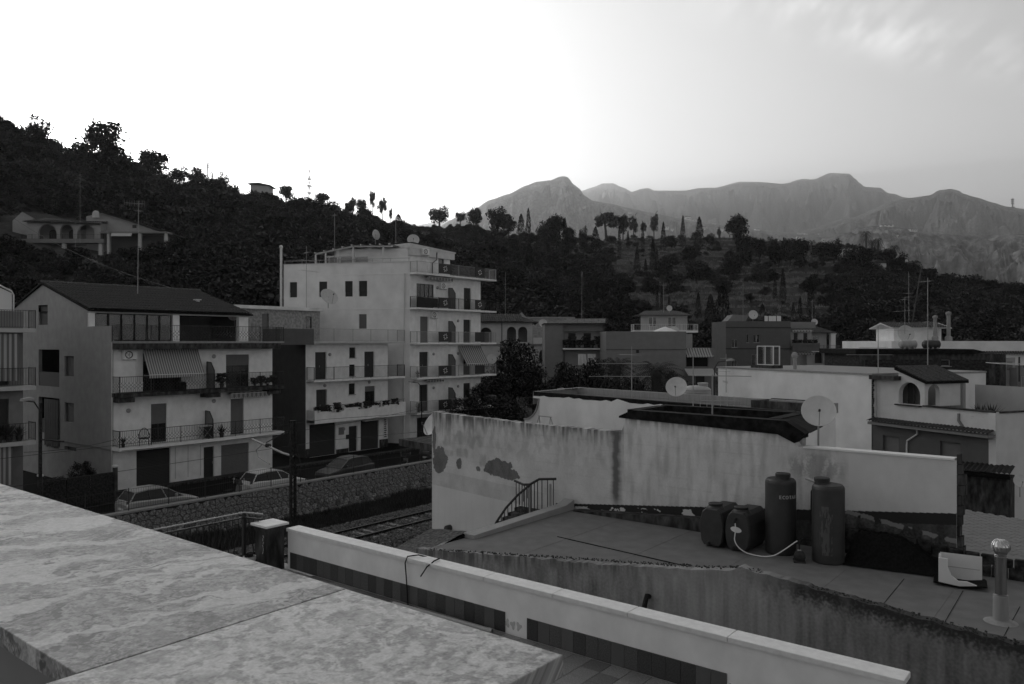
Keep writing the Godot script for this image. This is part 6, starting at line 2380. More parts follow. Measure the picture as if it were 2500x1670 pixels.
	# rows must run away from the viewer for the sheet's outside to face up
	var rp := PackedVector3Array()
	for j in 22:
		for k in 60:
			rp.append(pos[(21 - j) * 60 + k])
	part("sheet", sheet(rp, col, 60, 22), M.tarp, t)
	t = thing("rubble_plinth", "dark broken masonry plinth running along the stained wall's foot", "plinth", Vector3(18.48, 4.25, -5.2), -PI / 2)
	for k in 22:
		g = MB.new()
		var x := -0.2 + k * 0.29
		var hh := 0.62 - k * 0.018 + rng.randf_range(-0.05, 0.05)
		g.cbox(x, 0, -0.02, x + 0.27, hh * 0.55, 0.14 + rng.randf_range(-0.03, 0.03), 0.015)
		g.cbox(x + 0.1, hh * 0.56, -0.02, x + 0.36, hh, 0.1 + rng.randf_range(-0.03, 0.03), 0.015)
		part("masonry_block", g, M.block_wall, t)
	# overturned foam box
	t = thing("foam_box", "white broken box lying open on its side on the flat roof", "box", Vector3(17.35, 4.27, -2.62), -PI / 2 + 0.15)
	g = MB.new()
	g.prism(PackedVector2Array([Vector2(-0.36, 0.06), Vector2(-0.36, 0.52), Vector2(-0.2, 0.52), Vector2(-0.2, 0.36), Vector2(-0.14, 0.2), Vector2(-0.02, 0.11), Vector2(0.12, 0.12), Vector2(0.34, 0.05), Vector2(0.05, 0.0)]), 0.18, 0.24)
	part("torn_side", g, M.paint_white, t)
	g = MB.new()
	g.obox(Transform3D(Basis(Vector3(1, 0, 0), -0.12), Vector3(0.02, 0.28, -0.24)), Vector3(0.72, 0.48, 0.04))
	part("back_panel", g, M.plaster_pale, t)
	g = MB.new()
	g.obox(Transform3D(Basis(Vector3(0, 0, 1), 0.0), Vector3(-0.34, 0.28, 0.0)), Vector3(0.04, 0.46, 0.44))
	part("end_panel", g, M.plaster_pale, t)
	g = MB.new()
	g.prism(PackedVector2Array([Vector2(-0.45, 0.03), Vector2(0.0, -0.015), Vector2(0.46, 0.06), Vector2(0.42, 0.09), Vector2(0.0, 0.02), Vector2(-0.42, 0.06)]), -0.28, 0.26)
	part("dark_lid", g, M.tarp, t)
	for z in [-0.08, 0.06]:
		g = MB.new()
		g.box(-0.3, 0.2 + z, -0.218, 0.34, 0.21 + z, -0.212)
		part("rib", g, M.plaster_grey, t)
	# metal chimney
	t = thing("flue_pipe", "shiny metal flue pipe with a round slotted cap on the flat roof", "chimney", Vector3(15.5, 4.25, -1.73))
	g = MB.new()
	g.lathe(Transform3D.IDENTITY, [Vector2(0.26, 0.0), Vector2(0.2, 0.02), Vector2(0.13, 0.035), Vector2(0.12, 0.05), Vector2(0.115, 0.46), Vector2(0.0, 0.46)], 24)
	part("mortared_base", g, M.concrete, t)
	g = MB.new()
	g.lathe(Transform3D.IDENTITY, [Vector2(0.1, 0.44), Vector2(0.1, 0.47), Vector2(0.09, 0.475), Vector2(0.09, 1.08), Vector2(0.1, 1.085), Vector2(0.1, 1.11), Vector2(0.09, 1.115), Vector2(0.1, 1.14), Vector2(0.09, 1.15), Vector2(0.1, 1.18), Vector2(0.11, 1.2)], 28)
	part("pipe", g, M.steel_dull, t)
	g = MB.new()
	var prof := []
	for k in 11:
		var a := -0.5 + (PI / 2 + 0.5) * k / 10.0
		prof.append(Vector2(0.135 * cos(a), 1.27 + 0.135 * sin(a)))
	g.lathe(Transform3D.IDENTITY, prof, 28)
	var cap := part("cowl", g, M.steel, t)
	for k in 14:
		var a := TAU * k / 14.0
		g = MB.new()
		var l := []
		for q in 6:
			var e := -0.35 + 1.5 * q / 5.0
			l.append(Vector3(cos(a + 0.1 * q) * 0.139 * cos(e), 1.27 + 0.139 * sin(e), sin(a + 0.1 * q) * 0.139 * cos(e)))
		g.tube(l, 0.008, 5)
		part("vane", g, M.steel, cap)
	dish(Vector3(19.2, 6.5, -5.87), 0.39, -PI / 2 + 0.35, 0.5, 0.82, "large pale satellite dish on a pole behind the stained wall")
	dish(Vector3(19.0, 5.5, -18.5), 0.42, -PI / 2 - 0.2, 0.5, 0.7, "satellite dish half hidden behind the stained wall's free end")
	aerial(Vector3(20.6, 6.6, -9.2), 1.5, [[1.45, 1.5, -1.2, 2, 0.3], [0.75, 1.1, -1.1, 7, 0.35, true]], "short aerial pole standing behind the tarred upstand")

func build_white_yard_house() -> void:
	var t := thing("white_yard_house", "low white house with a tarred flat roof and a curved tiled coping", "house", Vector3(30, 0, -22.6), -1.756)
	var g := MB.new()
	var poly := PackedVector2Array([Vector2(0.5, 0), Vector2(13.5, 0), Vector2(13.5, 6.42)])
	for i in 40:
		var s := 13.3 - i * 0.33
		poly.append(Vector2(s, 6.42 + 0.03 * sin(i * 2.7) + 0.02 * sin(i * 7.1) + (0.08 if absf(s - 5.5) < 0.25 else 0.0)))
	poly.append(Vector2(0.06, 6.4))
	poly.append(Vector2(0.06, 6.3)); poly.append(Vector2(0.5, 6.3))
	g.prism(poly, -0.3, 0.0)
	g.box(0.52, 0, -3.4, 13.4, 6.2, -0.31)
	part("wall", g, M.plaster_streaked, t)
	# swooping wing of the yard wall
	g = MB.new()
	var wing := PackedVector2Array([Vector2(0.5, 0), Vector2(0.5, 6.3)])
	var crest := []
	for i in 11:
		var a := i / 10.0
		var p := Vector2(0.5 - 1.0 * (1.0 - cos(a * PI / 2)) - 0.08 * a, 6.3 - 1.08 * sin(a * PI / 2))
		crest.append(p)
		wing.append(p)
	wing.append(Vector2(-0.6, 0))
	g.prism(wing, -0.3, -0.003)
	part("wing_wall", g, M.plaster_pale, t)
	for i in 10:
		g = MB.new()
		var p: Vector2 = crest[i]
		var q: Vector2 = crest[i + 1]
		var n := (q - p).orthogonal().normalized() * -1.0
		if n.x > 0:
			n = -n
		g.prism(PackedVector2Array([p, q, q + n * 0.06, p + n * 0.06]), -0.85, 0.06)
		part("coping_tile", g, M.concrete, t)
	g = MB.new()
	g.prism(PackedVector2Array([Vector2(0.02, 6.4), Vector2(13.5, 6.42), Vector2(13.5, 6.56), Vector2(0.02, 6.6)]), -0.34, -0.06)
	part("tar_band", g, M.bitumen, t)
	g = MB.new()
	g.box(0.3, 6.2, -3.1, 13.4, 6.38, -0.35)
	part("roof_deck", g, M.roof_sheet, t)
	g = MB.new()
	g.box(0.0, 6.3, -3.4, 13.5, 6.68, -3.12)
	part("rear_parapet", g, M.concrete, t)
	g = MB.new()
	g.quad(Vector3(0.0, 6.62, -0.05), Vector3(0.3, 6.62, -0.05), Vector3(0.3, 6.7, -3.3), Vector3(0.0, 6.7, -3.3))
	g.box(-0.02, 6.0, -3.3, 0.0, 6.6, -0.05)
	part("side_coping", g, M.concrete, t)
	var b := Basis(Vector3.UP, -1.756)
	var at := func(s: float, y: float, z: float) -> Vector3: return Vector3(30, 0, -22.6) + b * Vector3(s, y, z)
	dish(at.call(8.15, 6.4, -0.5), 0.42, -PI / 2 + 0.35, 0.45, 0.75, "round satellite dish on the white yard house beside the ribbed tank")
	var k := thing("ribbed_water_tank", "squat ribbed pale water tank with a neck on the tarred roof", "water tank", Vector3(32.6, 6.2, -15.3))
	g = MB.new()
	var prof := [Vector2(0, 0), Vector2(0.6, 0)]
	for i in 7:
		prof.append(Vector2(0.61, 0.02 + i * 0.1)); prof.append(Vector2(0.63, 0.05 + i * 0.1)); prof.append(Vector2(0.61, 0.09 + i * 0.1))
	prof.append_array([Vector2(0.55, 0.74), Vector2(0.4, 0.82), Vector2(0, 0.85)])
	g.lathe(Transform3D.IDENTITY, prof, 32)
	part("tank_body", g, M.plastic_pale, k)
	g = MB.new()
	g.lathe(Transform3D(Basis.IDENTITY, Vector3(0.2, 0.78, 0.2)), [Vector2(0.22, 0), Vector2(0.22, 0.13), Vector2(0.24, 0.13), Vector2(0.24, 0.18), Vector2(0, 0.2)], 20)
	part("lid", g, M.plastic_pale, k)
	aerial(at.call(4.0, 6.4, -2.6), 2.4, [[2.0, 2.2, 0.9, 3, 0.4], [1.6, 2.4, 2.3, 4, 0.5], [1.0, 2.8, 2.2, 4, 0.5]], "aerial with three long booms on the white yard house roof")
	aerial(Vector3(27.8, 6.2, -13.2), 2.5, [[2.3, 0.3, 0.4, 2, 0.2]], "thin pole in front of the ribbed tank")
	t = thing("swing_frame", "small white swing frame against the white yard wall", "frame", at.call(1.0, 4.7, 0.6), -1.756)
	g = MB.new()
	for a in [[0.0, 0.12], [1.0, 0.88]]:
		for z in [-0.25, 0.25]:
			g.bar(Vector3(a[0], 0, z), Vector3(a[1], 0.85, 0), 0.03)
	part("legs", g, M.iron_pale, t)
	g = MB.new()
	g.bar(Vector3(0.05, 0.85, 0), Vector3(0.95, 0.85, 0), 0.04)
	part("top_bar", g, M.iron_pale, t)
	t = thing("yard_paving", "paved yard floor behind the stained wall below the white house", "paving", at.call(-2.0, 4.55, 0.3), -1.756)
	g = MB.new()
	g.box(0, -0.2, 0, 12, 0.1, 6.0)
	part("slab", g, M.concrete_dark, t)
	# grey box parapet beyond
	t = thing("roof_hatch", "open grey box upstand on the roof beyond the ribbed tank", "roof edge", at.call(10.6, 6.2, -2.2), -1.756)
	g = MB.new()
	g.box(0, 0, 0, 2.2, 0.5, 0.15); g.box(0, 0, -1.5, 2.2, 0.5, -1.35); g.box(0, 0, -1.35, 0.15, 0.48, 0); g.box(2.05, 0, -1.35, 2.2, 0.48, 0)
	part("upstand", g, M.concrete_dark, t)

func build_terrace_villa() -> void:
	var yaw := -2.070
	var o := Vector3(44.96, 0, -10.95)
	var b := Basis(Vector3.UP, yaw)
	var at := func(s: float, y: float, z: float) -> Vector3: return o + b * Vector3(s, y, z)
	var t := thing("party_wall_house", "house with a huge blank white weathered side wall and flat roof", "house", o, yaw)
	var g := MB.new()
	g.wall(-13.1, 0, 0, 7.2, 0, [], 0.1)
	g.quad(Vector3(0, 0, 0), Vector3(0, 0, -9), Vector3(0, 7.2, -9), Vector3(0, 7.2, 0))
	g.quad(Vector3(-13.1, 0, -9), Vector3(-13.1, 0, 0), Vector3(-13.1, 7.2, 0), Vector3(-13.1, 7.2, -9))
	part("side_wall", g, M.plaster_streaked, t)
	g = MB.new()
	g.box(-13.2, 7.2, -9, 0.05, 7.3, 0.06)
	part("roof_edge", g, M.concrete, t)
	g = MB.new()
	for i in 60:
		var y := i * 0.12
		g.box(0.0, y, -0.1, rng.randf_range(0.02, 0.09), y + 0.11, 0.02)
	part("broken_corner", g, M.concrete_dark, t)
	g = MB.new()
	g.box(-10.2, 7.3, -1.3, -8.2, 7.5, -0.4)
	part("roof_plinth", g, M.concrete_dark, t)
	var w := thing("cold_frame", "white framed glass box standing on the party-wall house roof", "glass box", at.call(-9.9, 7.5, -1.2), yaw)
	g = MB.new()
	for x in [0.0, 0.75, 1.5]:
		for z in [0.0, 0.5]:
			g.box(x, 0, z, x + 0.06, 1.25, z + 0.06)
	for y in [0.0, 1.2]:
		for z in [0.0, 0.5]:
			g.box(0.06, y + 0.001, z + 0.004, 1.5, y + 0.055, z + 0.056)
	part("frame", g, M.white_metal, w)
	for x in [0.06, 0.81]:
		g = MB.new()
		g.box(x, 0.06, 0.52, x + 0.69, 1.2, 0.53)
		part("pane", g, M.glass, w)
	var f := thing("roof_vent", "small rounded vent pipe on the party-wall house roof", "vent", at.call(-6.6, 7.3, -0.8), yaw)
	g = MB.new()
	g.lathe(Transform3D.IDENTITY, [Vector2(0.12, 0), Vector2(0.1, 0.75), Vector2(0.2, 0.78), Vector2(0.2, 0.9), Vector2(0.12, 1.05), Vector2(0, 1.1)], 14)
	part("pipe", g, M.concrete, f)
	# mess of aerials hung on the wall's far end
	aerial(at.call(-11.6, 5.6, 0.5), 2.6, [[2.3, 1.0, 0.5, 10, 0.9], [1.4, 0.9, 1.9, 6, 0.8], [0.7, 1.8, 0.6, 9, 0.2, true]], "tangle of aerial grids hung on the white side wall")
	aerial(at.call(-0.3, 7.3, -0.8), 2.6, [[1.0, 2.4, 2.2, 4, 0.4], [1.4, 1.6, 2.4, 3, 0.3]], "aerial mast at the white side wall's roof corner")
	aerial(at.call(1.0, 7.3, -3.0), 5.2, [[5.0, 0.8, 1.0, 4, 0.4], [2.8, 1.0, 0.4, 3, 0.3]], "tall aerial mast rising behind the arched loggia")
	# lower part with the loggia, terrace and tiled eave
	t = thing("terrace_villa", "pale villa with an arched loggia, roof terrace and tiled eave", "house", o, yaw)
	g = MB.new()
	g.wall(0.02, 6.96, 0, 4.75, 0, [[0.72, 1.72, 2.0, 4.05], [4.11, 5.2, 1.9, 4.15]], 0.2)
	part("lower_wall", g, M.plaster_dark, t)  # darker plaster tone carries the shade of this front in its colour
	g = MB.new()
	g.box(6.62, 0, -4.0, 6.98, 4.6, 0.004)
	g.quad(Vector3(6.98, 4.6, 0), Vector3(6.98, 4.6, -4.0), Vector3(6.98, 5.8, -4.0), Vector3(6.98, 5.8, 0))
	part("end_wall", g, M.plaster_pale, t)
	shutter(t, 0.72, 1.72, 2.0, 4.05, 0, M.shutter_grey)
	shutter(t, 4.11, 5.2, 1.9, 4.15, 0, M.shutter_grey)
	g = MB.new()
	g.wall(0.02, 6.96, 4.72, 5.72, -0.3, [], 0.1)
	g.box(6.6, 4.4, -0.32, 6.955, 5.72, 0.0)
	g.wall(0.02, 1.45, 5.72, 7.1, -0.3, [], 0.1)
	var ar := [[1.45, 2.75, 5.78, 6.92]]
	g.wall(1.45, 3.0, 5.72, 7.05, -0.3, ar, 0.3)
	arch_head(g, 1.45, 2.75, 6.92, -0.3, 0.3)
	g.tri(Vector3(1.45, 7.05, -0.3), Vector3(3.0, 7.05, -0.3), Vector3(1.45, 7.65, -0.3))
	# loggia side with its own arch
	var lf := Transform3D(Basis(Vector3.UP, PI / 2), Vector3(3.0, 0, -0.3))
	var sd := MB.new()
	sd.wall(0, 2.6, 5.72, 7.0, 0, [[0.25, 1.1, 5.75, 6.85]], 0.25)
	arch_head(sd, 0.25, 1.1, 6.85, 0, 0.25)
	part("upper_wall", g, M.plaster_pale, t)
	var sdo := part("loggia_side", sd, M.plaster_pale, t)
	sdo.transform = lf
	g = MB.new()
	g.box(0.1, 4.8, -4.0, 6.9, 5.0, -0.32)
	part("terrace_floor", g, M.concrete, t)
	g = MB.new()
	g.box(1.3, 5.7, -0.55, 2.85, 5.76, -0.15)
	g.box(2.95, 5.73, -0.55, 7.05, 5.8, -0.2)
	g.box(6.8, 5.73, -4.0, 7.05, 5.8, -0.56)
	part("coping", g, M.concrete_dark, t)
	g = MB.new()
	g.quad(Vector3(6.78, 5.0, -4.0), Vector3(6.78, 5.0, -0.3), Vector3(6.78, 5.72, -0.3), Vector3(6.78, 5.72, -4.0))
	g.wall(3.0, 7.0, 5.0, 6.78, -4.0, [], 0.1)
	g.box(0.1, 5.0, -3.3, 3.0, 7.0, -3.1)
	g.box(0.1, 5.0, -1.35, 2.2, 7.0, -1.3)
	part("rear_walls", g, M.plaster_grey, t)
	g = MB.new()
	g.box(1.55, 5.78, -0.9, 1.95, 6.9, -0.85)
	g.box(2.15, 5.78, -1.2, 2.4, 6.9, -1.15)
	part("loggia_doors", g, M.wood_dark, t)
	g = MB.new()
	g.prism(PackedVector2Array([Vector2(1.35, 7.55), Vector2(3.25, 6.88), Vector2(3.25, 7.0), Vector2(1.35, 7.72)]), -3.2, -0.1)
	var rf := part("loggia_roof", g, M.tarp, t)
	for i in 6:
		g = MB.new()
		g.prism(PackedVector2Array([Vector2(1.4, 7.725), Vector2(3.28, 7.01), Vector2(3.28, 7.06), Vector2(1.4, 7.775)]), -3.15 + i * 0.51, -2.68 + i * 0.51)
		part("roof_panel", g, M.roof_tile, rf)
	g = MB.new()
	g.box(0.03, 7.0, -1.5, 1.6, 7.22, 0.25)
	part("flat_canopy", g, M.concrete_dark, t)
	g = MB.new()
	g.box(0.1, 4.6, 0.003, 6.9, 4.74, 0.42)
	var ev := part("eave", g, M.plaster_mid, t)
	part("eave_tiles", tiles(Vector3(0.1, 4.75, 0.5), Vector3(1, 0, 0), Vector3(0, 0.16, -0.5).normalized(), 6.85, 0.52, 0.2, 0.52, 0.06), M.roof_tile, ev, true)
	downpipe(t, [Vector3(2.96, 4.6, 0.2), Vector3(2.9, 4.35, 0.1), Vector3(2.3, 3.95, 0.08), Vector3(2.27, 3.7, 0.08), Vector3(2.27, 2.5, 0.08)], M.plaster_pale)
	g = MB.new()
	g.tube([Vector3(4.9, 5.55, -0.29), Vector3(4.9, 5.2, -0.27), Vector3(5.1, 4.95, -0.27)], 0.07, 8)
	part("stain_pipe", g, M.plaster_mid, t)
	for a in [[5.6, 0.75], [6.1, 0.85], [3.9, 0.45]]:
		plant(at.call(a[0], 5.0, -0.9), a[1] + 0.45, "spiky palm-like plant in a pot on the villa terrace", "potted palms of the villa terrace", true)
	# yard at the villa's foot
	t = thing("corrugated_shed", "low corrugated dark shed roof in the yard right of the stained wall", "shed", at.call(3.5, 0, 3.0), yaw + 0.5)
	g = MB.new()
	for i in 26:
		var x := i * 0.2
		g.quad(Vector3(x, 3.25, 0.8), Vector3(x + 0.1, 3.31, 0.8), Vector3(x + 0.1, 3.41, -1.2), Vector3(x, 3.35, -1.2))
		g.quad(Vector3(x + 0.1, 3.31, 0.8), Vector3(x + 0.2, 3.25, 0.8), Vector3(x + 0.2, 3.35, -1.2), Vector3(x + 0.1, 3.41, -1.2))
	part("roof_sheet", g, M.iron_worn, t)
	g = MB.new()
	g.box(0, 1.0, -1.0, 5.2, 3.0, 0.6)
	part("wall", g, M.concrete_dark, t)
	g = MB.new()
	g.box(0, 3.02, 0.7, 5.2, 3.22, 0.82)
	part("fascia", g, M.tarp, t)
	t = thing("paved_yard", "pale block-paved yard beside the stained wall's right end", "paving", Vector3(26.5, 2.5, -4.8), -0.3)
	g = MB.new()
	g.box(-4, -4.2, -3.5, 7.5, 0.0, 7)
	part("bed", g, M.mortar, t)
	g = MB.new()
	for j in 48:
		for i in 38:
			var x := -4.0 + i * 0.3 + 0.15 * (j % 2)
			g.box(x, 0.001, -3.5 + j * 0.2, x + 0.29, 0.03 + 0.004 * ((i * 7 + j * 5) % 3), -3.31 + j * 0.2)
	part("pavers", g, M.plaster_mid, t, true)
	t = thing("yard_wall", "low dim wall edging the paved yard", "wall", Vector3(22.3, 0, -3.3), -0.3)
	g = MB.new()
	g.box(0, -1.7, -0.2, 0.25, 3.0, 9)
	part("wall", g, M.concrete_dark, t)
	t = thing("yard_drum", "grey drum with a pale band on the paved yard", "drum", Vector3(26.6, 2.53, -1.45))
	g = MB.new()
	g.lathe(Transform3D.IDENTITY, [Vector2(0, 0), Vector2(0.42, 0), Vector2(0.42, 0.75), Vector2(0.3, 0.95), Vector2(0, 1.0)], 22)
	part("drum", g, M.plastic_dark, t)
	g = MB.new()
	g.lathe(Transform3D.IDENTITY, [Vector2(0.425, 0.55), Vector2(0.43, 0.56), Vector2(0.43, 0.66), Vector2(0.425, 0.67)], 22)
	part("band", g, M.paint_white, t)
	dish(Vector3(35.2, 3.1, -3.3), 0.24, -PI / 2 + 0.4, 0.4, 0.6, "small dish in the yard beside the villa's corner")

# ---------------------------------------------------------------- the rooftop the view is from
func marble(sd: int, veins: float) -> ImageTexture:
	var a := FastNoiseLite.new()
	a.seed = sd
	a.frequency = 1.0
	a.fractal_octaves = 5
	a.fractal_gain = 0.62
	var b := FastNoiseLite.new()
	b.seed = sd + 1
	b.frequency = 1.0
	b.fractal_octaves = 3
	return picture(1280, 512, func(px: int, py: int) -> float:
		var x := px / 1280.0 * 2.6
		var y := py / 512.0 * 1.04
		var wx := x + 0.07 * b.get_noise_2d(x * 4.0, y * 4.0) + 0.03 * b.get_noise_2d(x * 17.0, y * 17.0)
		var wy := y + 0.07 * b.get_noise_2d(x * 4.0 + 50.0, y * 4.0) + 0.03 * b.get_noise_2d(x * 17.0 + 50.0, y * 17.0)
		var cloud := a.get_noise_2d(wx * 12.0, wy * 15.0)
		var fine := a.get_noise_2d(x * 46.0, y * 46.0)
		var grit := b.get_noise_2d(x * 150.0, y * 150.0)
		var l := lerpf(lerpf(0.34, 0.19, veins), lerpf(0.56, 0.30, veins), smoothstep(-0.14, 0.12, cloud + 0.3 * fine)) + 0.16 * fine + 0.13 * grit
		# grey stains in patches
		l = lerpf(l, 0.19 + 0.08 * fine, (0.35 + 0.65 * veins) * smoothstep(0.12, 0.42, a.get_noise_2d(wx * 11.0 + 33.0, wy * 14.0 + 9.0)) * 0.92)
		# dark hairline veins where warped fields cross zero, broken into runs
		var run := smoothstep(-0.3, 0.12, b.get_noise_2d(x * 3.3 + 7.0, y * 4.0))
		var v1 := absf(a.get_noise_2d(wx * 4.5 + 20.0, wy * 6.5))
		var v2 := absf(a.get_noise_2d(wx * 10.0 + 80.0, wy * 12.0 + 4.0))
		l = lerpf(l, 0.06, veins * run * smoothstep(0.085, 0.02, v1) * 0.95)
		l = lerpf(l, 0.10, veins * run * smoothstep(0.06, 0.012, v2) * 0.8)
		# pale calcite bands running across the slab
		var q := Vector2(wx, wy).rotated(0.35)
		var band := a.get_noise_2d(q.x * 8.0 + 3.0, q.y * 1.3)
		l = lerpf(l, 0.50 + 0.12 * fine + 0.1 * grit, smoothstep(0.12, 0.24, band) * 0.7 * (0.3 + 0.7 * veins))
		return clampf(l, 0.04, 0.85))

# slab between two corners of a plan, chamfered, top mapped with a picture
func slab_mesh(x0: float, x1: float, z0: float, z1: float, y0: float, y1: float, k: float) -> MB:
	var g := MB.new()
	var r := [Vector2(x0, z1), Vector2(x1, z1), Vector2(x1, z0), Vector2(x0, z0)]
	var m := Vector2((x0 + x1) / 2, (z0 + z1) / 2)
	var uv := func(p: Vector3) -> Vector2: return Vector2((p.z - z0) / 2.6, (p.x - x0) / 1.04 + (y1 - p.y) * 0.9)
	var ring := []
	for lv in [[y0, 0.0], [y1 - k, 0.0], [y1 - k * 0.3, k * 0.3], [y1, k]]:
		var l := []
		for q in r:
			l.append(Vector3(q.x - signf(q.x - m.x) * lv[1], lv[0], q.y - signf(q.y - m.y) * lv[1]))
		ring.append(l)
	for j in 3:
		for i in 4:
			var e := (i + 1) % 4
			var a: Vector3 = ring[j][i]
			var b: Vector3 = ring[j][e]
			var c: Vector3 = ring[j + 1][e]
			var d: Vector3 = ring[j + 1][i]
			var nn := (b - a).cross(c - a).normalized()
			g.tri(a, b, c, nn, nn, nn, uv.call(a), uv.call(b), uv.call(c))
			g.tri(a, c, d, nn, nn, nn, uv.call(a), uv.call(c), uv.call(d))
	var t: Array = ring[3]
	g.tri(t[0], t[1], t[2], Vector3.UP, Vector3.UP, Vector3.UP, uv.call(t[0]), uv.call(t[1]), uv.call(t[2]))
	g.tri(t[0], t[2], t[3], Vector3.UP, Vector3.UP, Vector3.UP, uv.call(t[0]), uv.call(t[2]), uv.call(t[3]))
	return g

func build_own_terrace() -> void:
	var ma := textured("marble_veined", marble(200, 1.0), 0.55)
	var mb := textured("marble_plain", marble(230, 0.25), 0.55)
	for m in [ma, mb]:
		m.heightmap_enabled = true
		m.heightmap_texture = m.albedo_texture
		m.heightmap_scale = 0.2
	var t := thing("marble_parapet", "veined marble slabs topping the near parapet", "parapet")
	part("slab", slab_mesh(0.49, 0.985, -3.75, -1.1965, 8.487, 8.52, 0.0015), ma, t)
	part("slab", slab_mesh(-0.35, 0.985, -1.196, -0.683, 8.487, 8.5195, 0.002), mb, t)
	part("slab", slab_mesh(0.49, 0.985, -6.3, -3.754, 8.487, 8.52, 0.006), ma, t)
	var g := MB.new()
	g.box(0.53, 7.0, -6.3, 0.94, 8.487, -1.15)
	g.box(-0.35, 7.0, -1.15, 0.94, 8.487, -0.73)
	part("wall", g, M.plaster_mid, t)
	g = MB.new()
	g.box(-6, -1.7, -9, 0.94, 7.0, 6)
	setting("viewing_floor", g, M.concrete)
	# lower terrace with its white wall
	g = MB.new()
	g.box(0.95, -1.7, -13.3, 9.08, 4.715, 3.0)
	setting("lower_terrace", g, M.plaster_worn)
	var fl := thing("terrace_floor", "patterned square floor tiles of the lower terrace", "tiled floor", Vector3(8.84, 4.716, -12.4))
	var cols := []
	for k in 4:
		var f := 0.2 + 0.05 * k
		cols.append(mat("floor_tile_%d" % k, f, 0.5, M.grain, Vector3(0.5, 0.5, 1.6)))
	g = MB.new()
	g.cbox(-0.147, 0, -0.147, 0.147, 0.034, 0.147, 0.003)
	var tm := g.mesh()
	for i in 9:
		for j in 30:
			var o := part("tile", tm, cols[rng.randi() % 4], fl)
			o.position = Vector3(-0.15 - i * 0.3, 0, 0.9 + j * 0.3)
	t = thing("white_parapet", "long white rendered parapet wall with pale stone coping and tiled skirting", "wall", Vector3(8.86, 4.75, -12.45))
	g = MB.new()
	g.box(0.0, -0.04, 0.0, 0.2, 0.69, 10.58)
	part("rendered_wall", g, M.plaster_white, t)
	var z := 0.0
	for e in [1.9, 3.7, 4.9, 6.15, 7.35, 8.7, 10.62]:
		g = MB.new()
		g.cbox(-0.045, 0.69, z + 0.003, 0.25, 0.75, e - 0.003, 0.006)
		part("coping_slab", g, M.marble_white, t)
		z = e
	g = MB.new()
	g.cbox(-0.012, 0.0, 0.002, 0.0, 0.298, 0.198, 0.002)
	tm = g.mesh()
	var sk := [M.plaster_dark, mat("skirting_a", 0.085, 0.45, M.grain, Vector3(0.8, 0.8, 0.8)), mat("skirting_b", 0.06, 0.45, M.grain, Vector3(0.8, 0.8, 0.8)), mat("skirting_c", 0.13, 0.45, M.grain, Vector3(0.8, 0.8, 0.8))]
	for i in 43:
		var zz := 0.08 + i * 0.2
		if zz > 5.1 and zz < 5.6:
			continue
		var o := part("skirting_tile", tm, sk[rng.randi() % 4], t)
		o.position = Vector3(-0.001, 0.0, zz)
	# adhesive left where skirting is missing
	for i in 9:
		var zz := 8.75 + (i % 5) * 0.16 if i < 5 else 5.2 + (i - 5) * 0.11
		var poly := PackedVector2Array()
		for q in 14:
			var r := 0.045 * (0.75 + 0.3 * sin(q * 1.35 + i * 1.7))
			poly.append(Vector2(cos(TAU * q / 14.0) * r * 1.2, sin(TAU * q / 14.0) * r * 1.6 + 0.14))
		g = MB.new()
		g.prism(poly, -0.004, 0.004, Transform3D(Basis(Vector3.UP, -PI / 2), Vector3(-0.003, 0, zz)))
		part("adhesive_mark", g, M.plaster_dark if i < 5 else M.plaster_cream, t)
	# cables hung over the wall
	for a in [[3.26, 0.75, "black cable draped over the white parapet wall"], [3.75, 0.22, "short loose cable end on the white parapet's coping"]]:
		var c := thing("black_cable", a[2], "cable", Vector3(8.86, 5.5, -12.45 + a[0]))
		g = MB.new()
		var pts := [Vector3(0.25, -0.02, 0.22), Vector3(0.12, 0.03, 0.1), Vector3(-0.03, 0.02, 0.0), Vector3(-0.065, -0.08, -0.02), Vector3(-0.05, -0.4 * a[1] / 0.75, 0.0), Vector3(-0.06, -a[1], 0.04)]
		if a[1] < 0.5:
			pts = [Vector3(0.2, 0.02, 0.0), Vector3(0.02, 0.03, 0.06), Vector3(-0.08, -0.05, 0.0), Vector3(-0.1, -0.22, -0.12)]
		else:
			pts.append(Vector3(-0.12, -0.74, 0.25))
		g.tube(pts, 0.011, 6)
		part("cable", g, M.rubber, c)
	var p := thing("plastic_pipe", "loose white plastic pipe lying along the terrace skirting", "pipe", Vector3(8.62, 4.79, -9.3))
	g = MB.new()
	g.tube([Vector3(0, 0, 0), Vector3(0.06, 0, 2.0)], 0.035, 12)
	g.lathe(Transform3D(Basis(Vector3(1, 0, 0), PI / 2), Vector3(0.06, 0, 1.95)), [Vector2(0.035, 0), Vector2(0.042, 0.0), Vector2(0.042, 0.08), Vector2(0.03, 0.08)], 12)
	part("pipe", g, M.plastic_pale, p)
	t = thing("gate_pillar", "square dark pillar with a white stone cap at the parapet's end", "pillar", Vector3(8.66, 4.75, -12.74))
	g = MB.new()
	g.cbox(-0.19, -0.1, -0.2, 0.19, 0.8, 0.2, 0.01)
	part("shaft", g, M.concrete_dark, t)
	g = MB.new()
	g.cbox(-0.215, 0.72, -0.225, 0.215, 0.8, 0.225, 0.01)
	part("collar", g, M.concrete_dark, t)
	g = MB.new()
	g.cbox(-0.25, 0.8, -0.26, 0.25, 0.84, 0.26, 0.006)
	part("cap", g, M.marble_white, t)
	g = MB.new()
	for i in 6:
		g.obox(Transform3D(Basis(Vector3(1, 0, 0), 0.4 * (i % 3 - 1)), Vector3(-0.192, 0.62 - i * 0.06, 0.08 - 0.015 * (i % 2))), Vector3(0.006, 0.05, 0.014))
	part("paint_scratches", g, M.stripe_light, t)
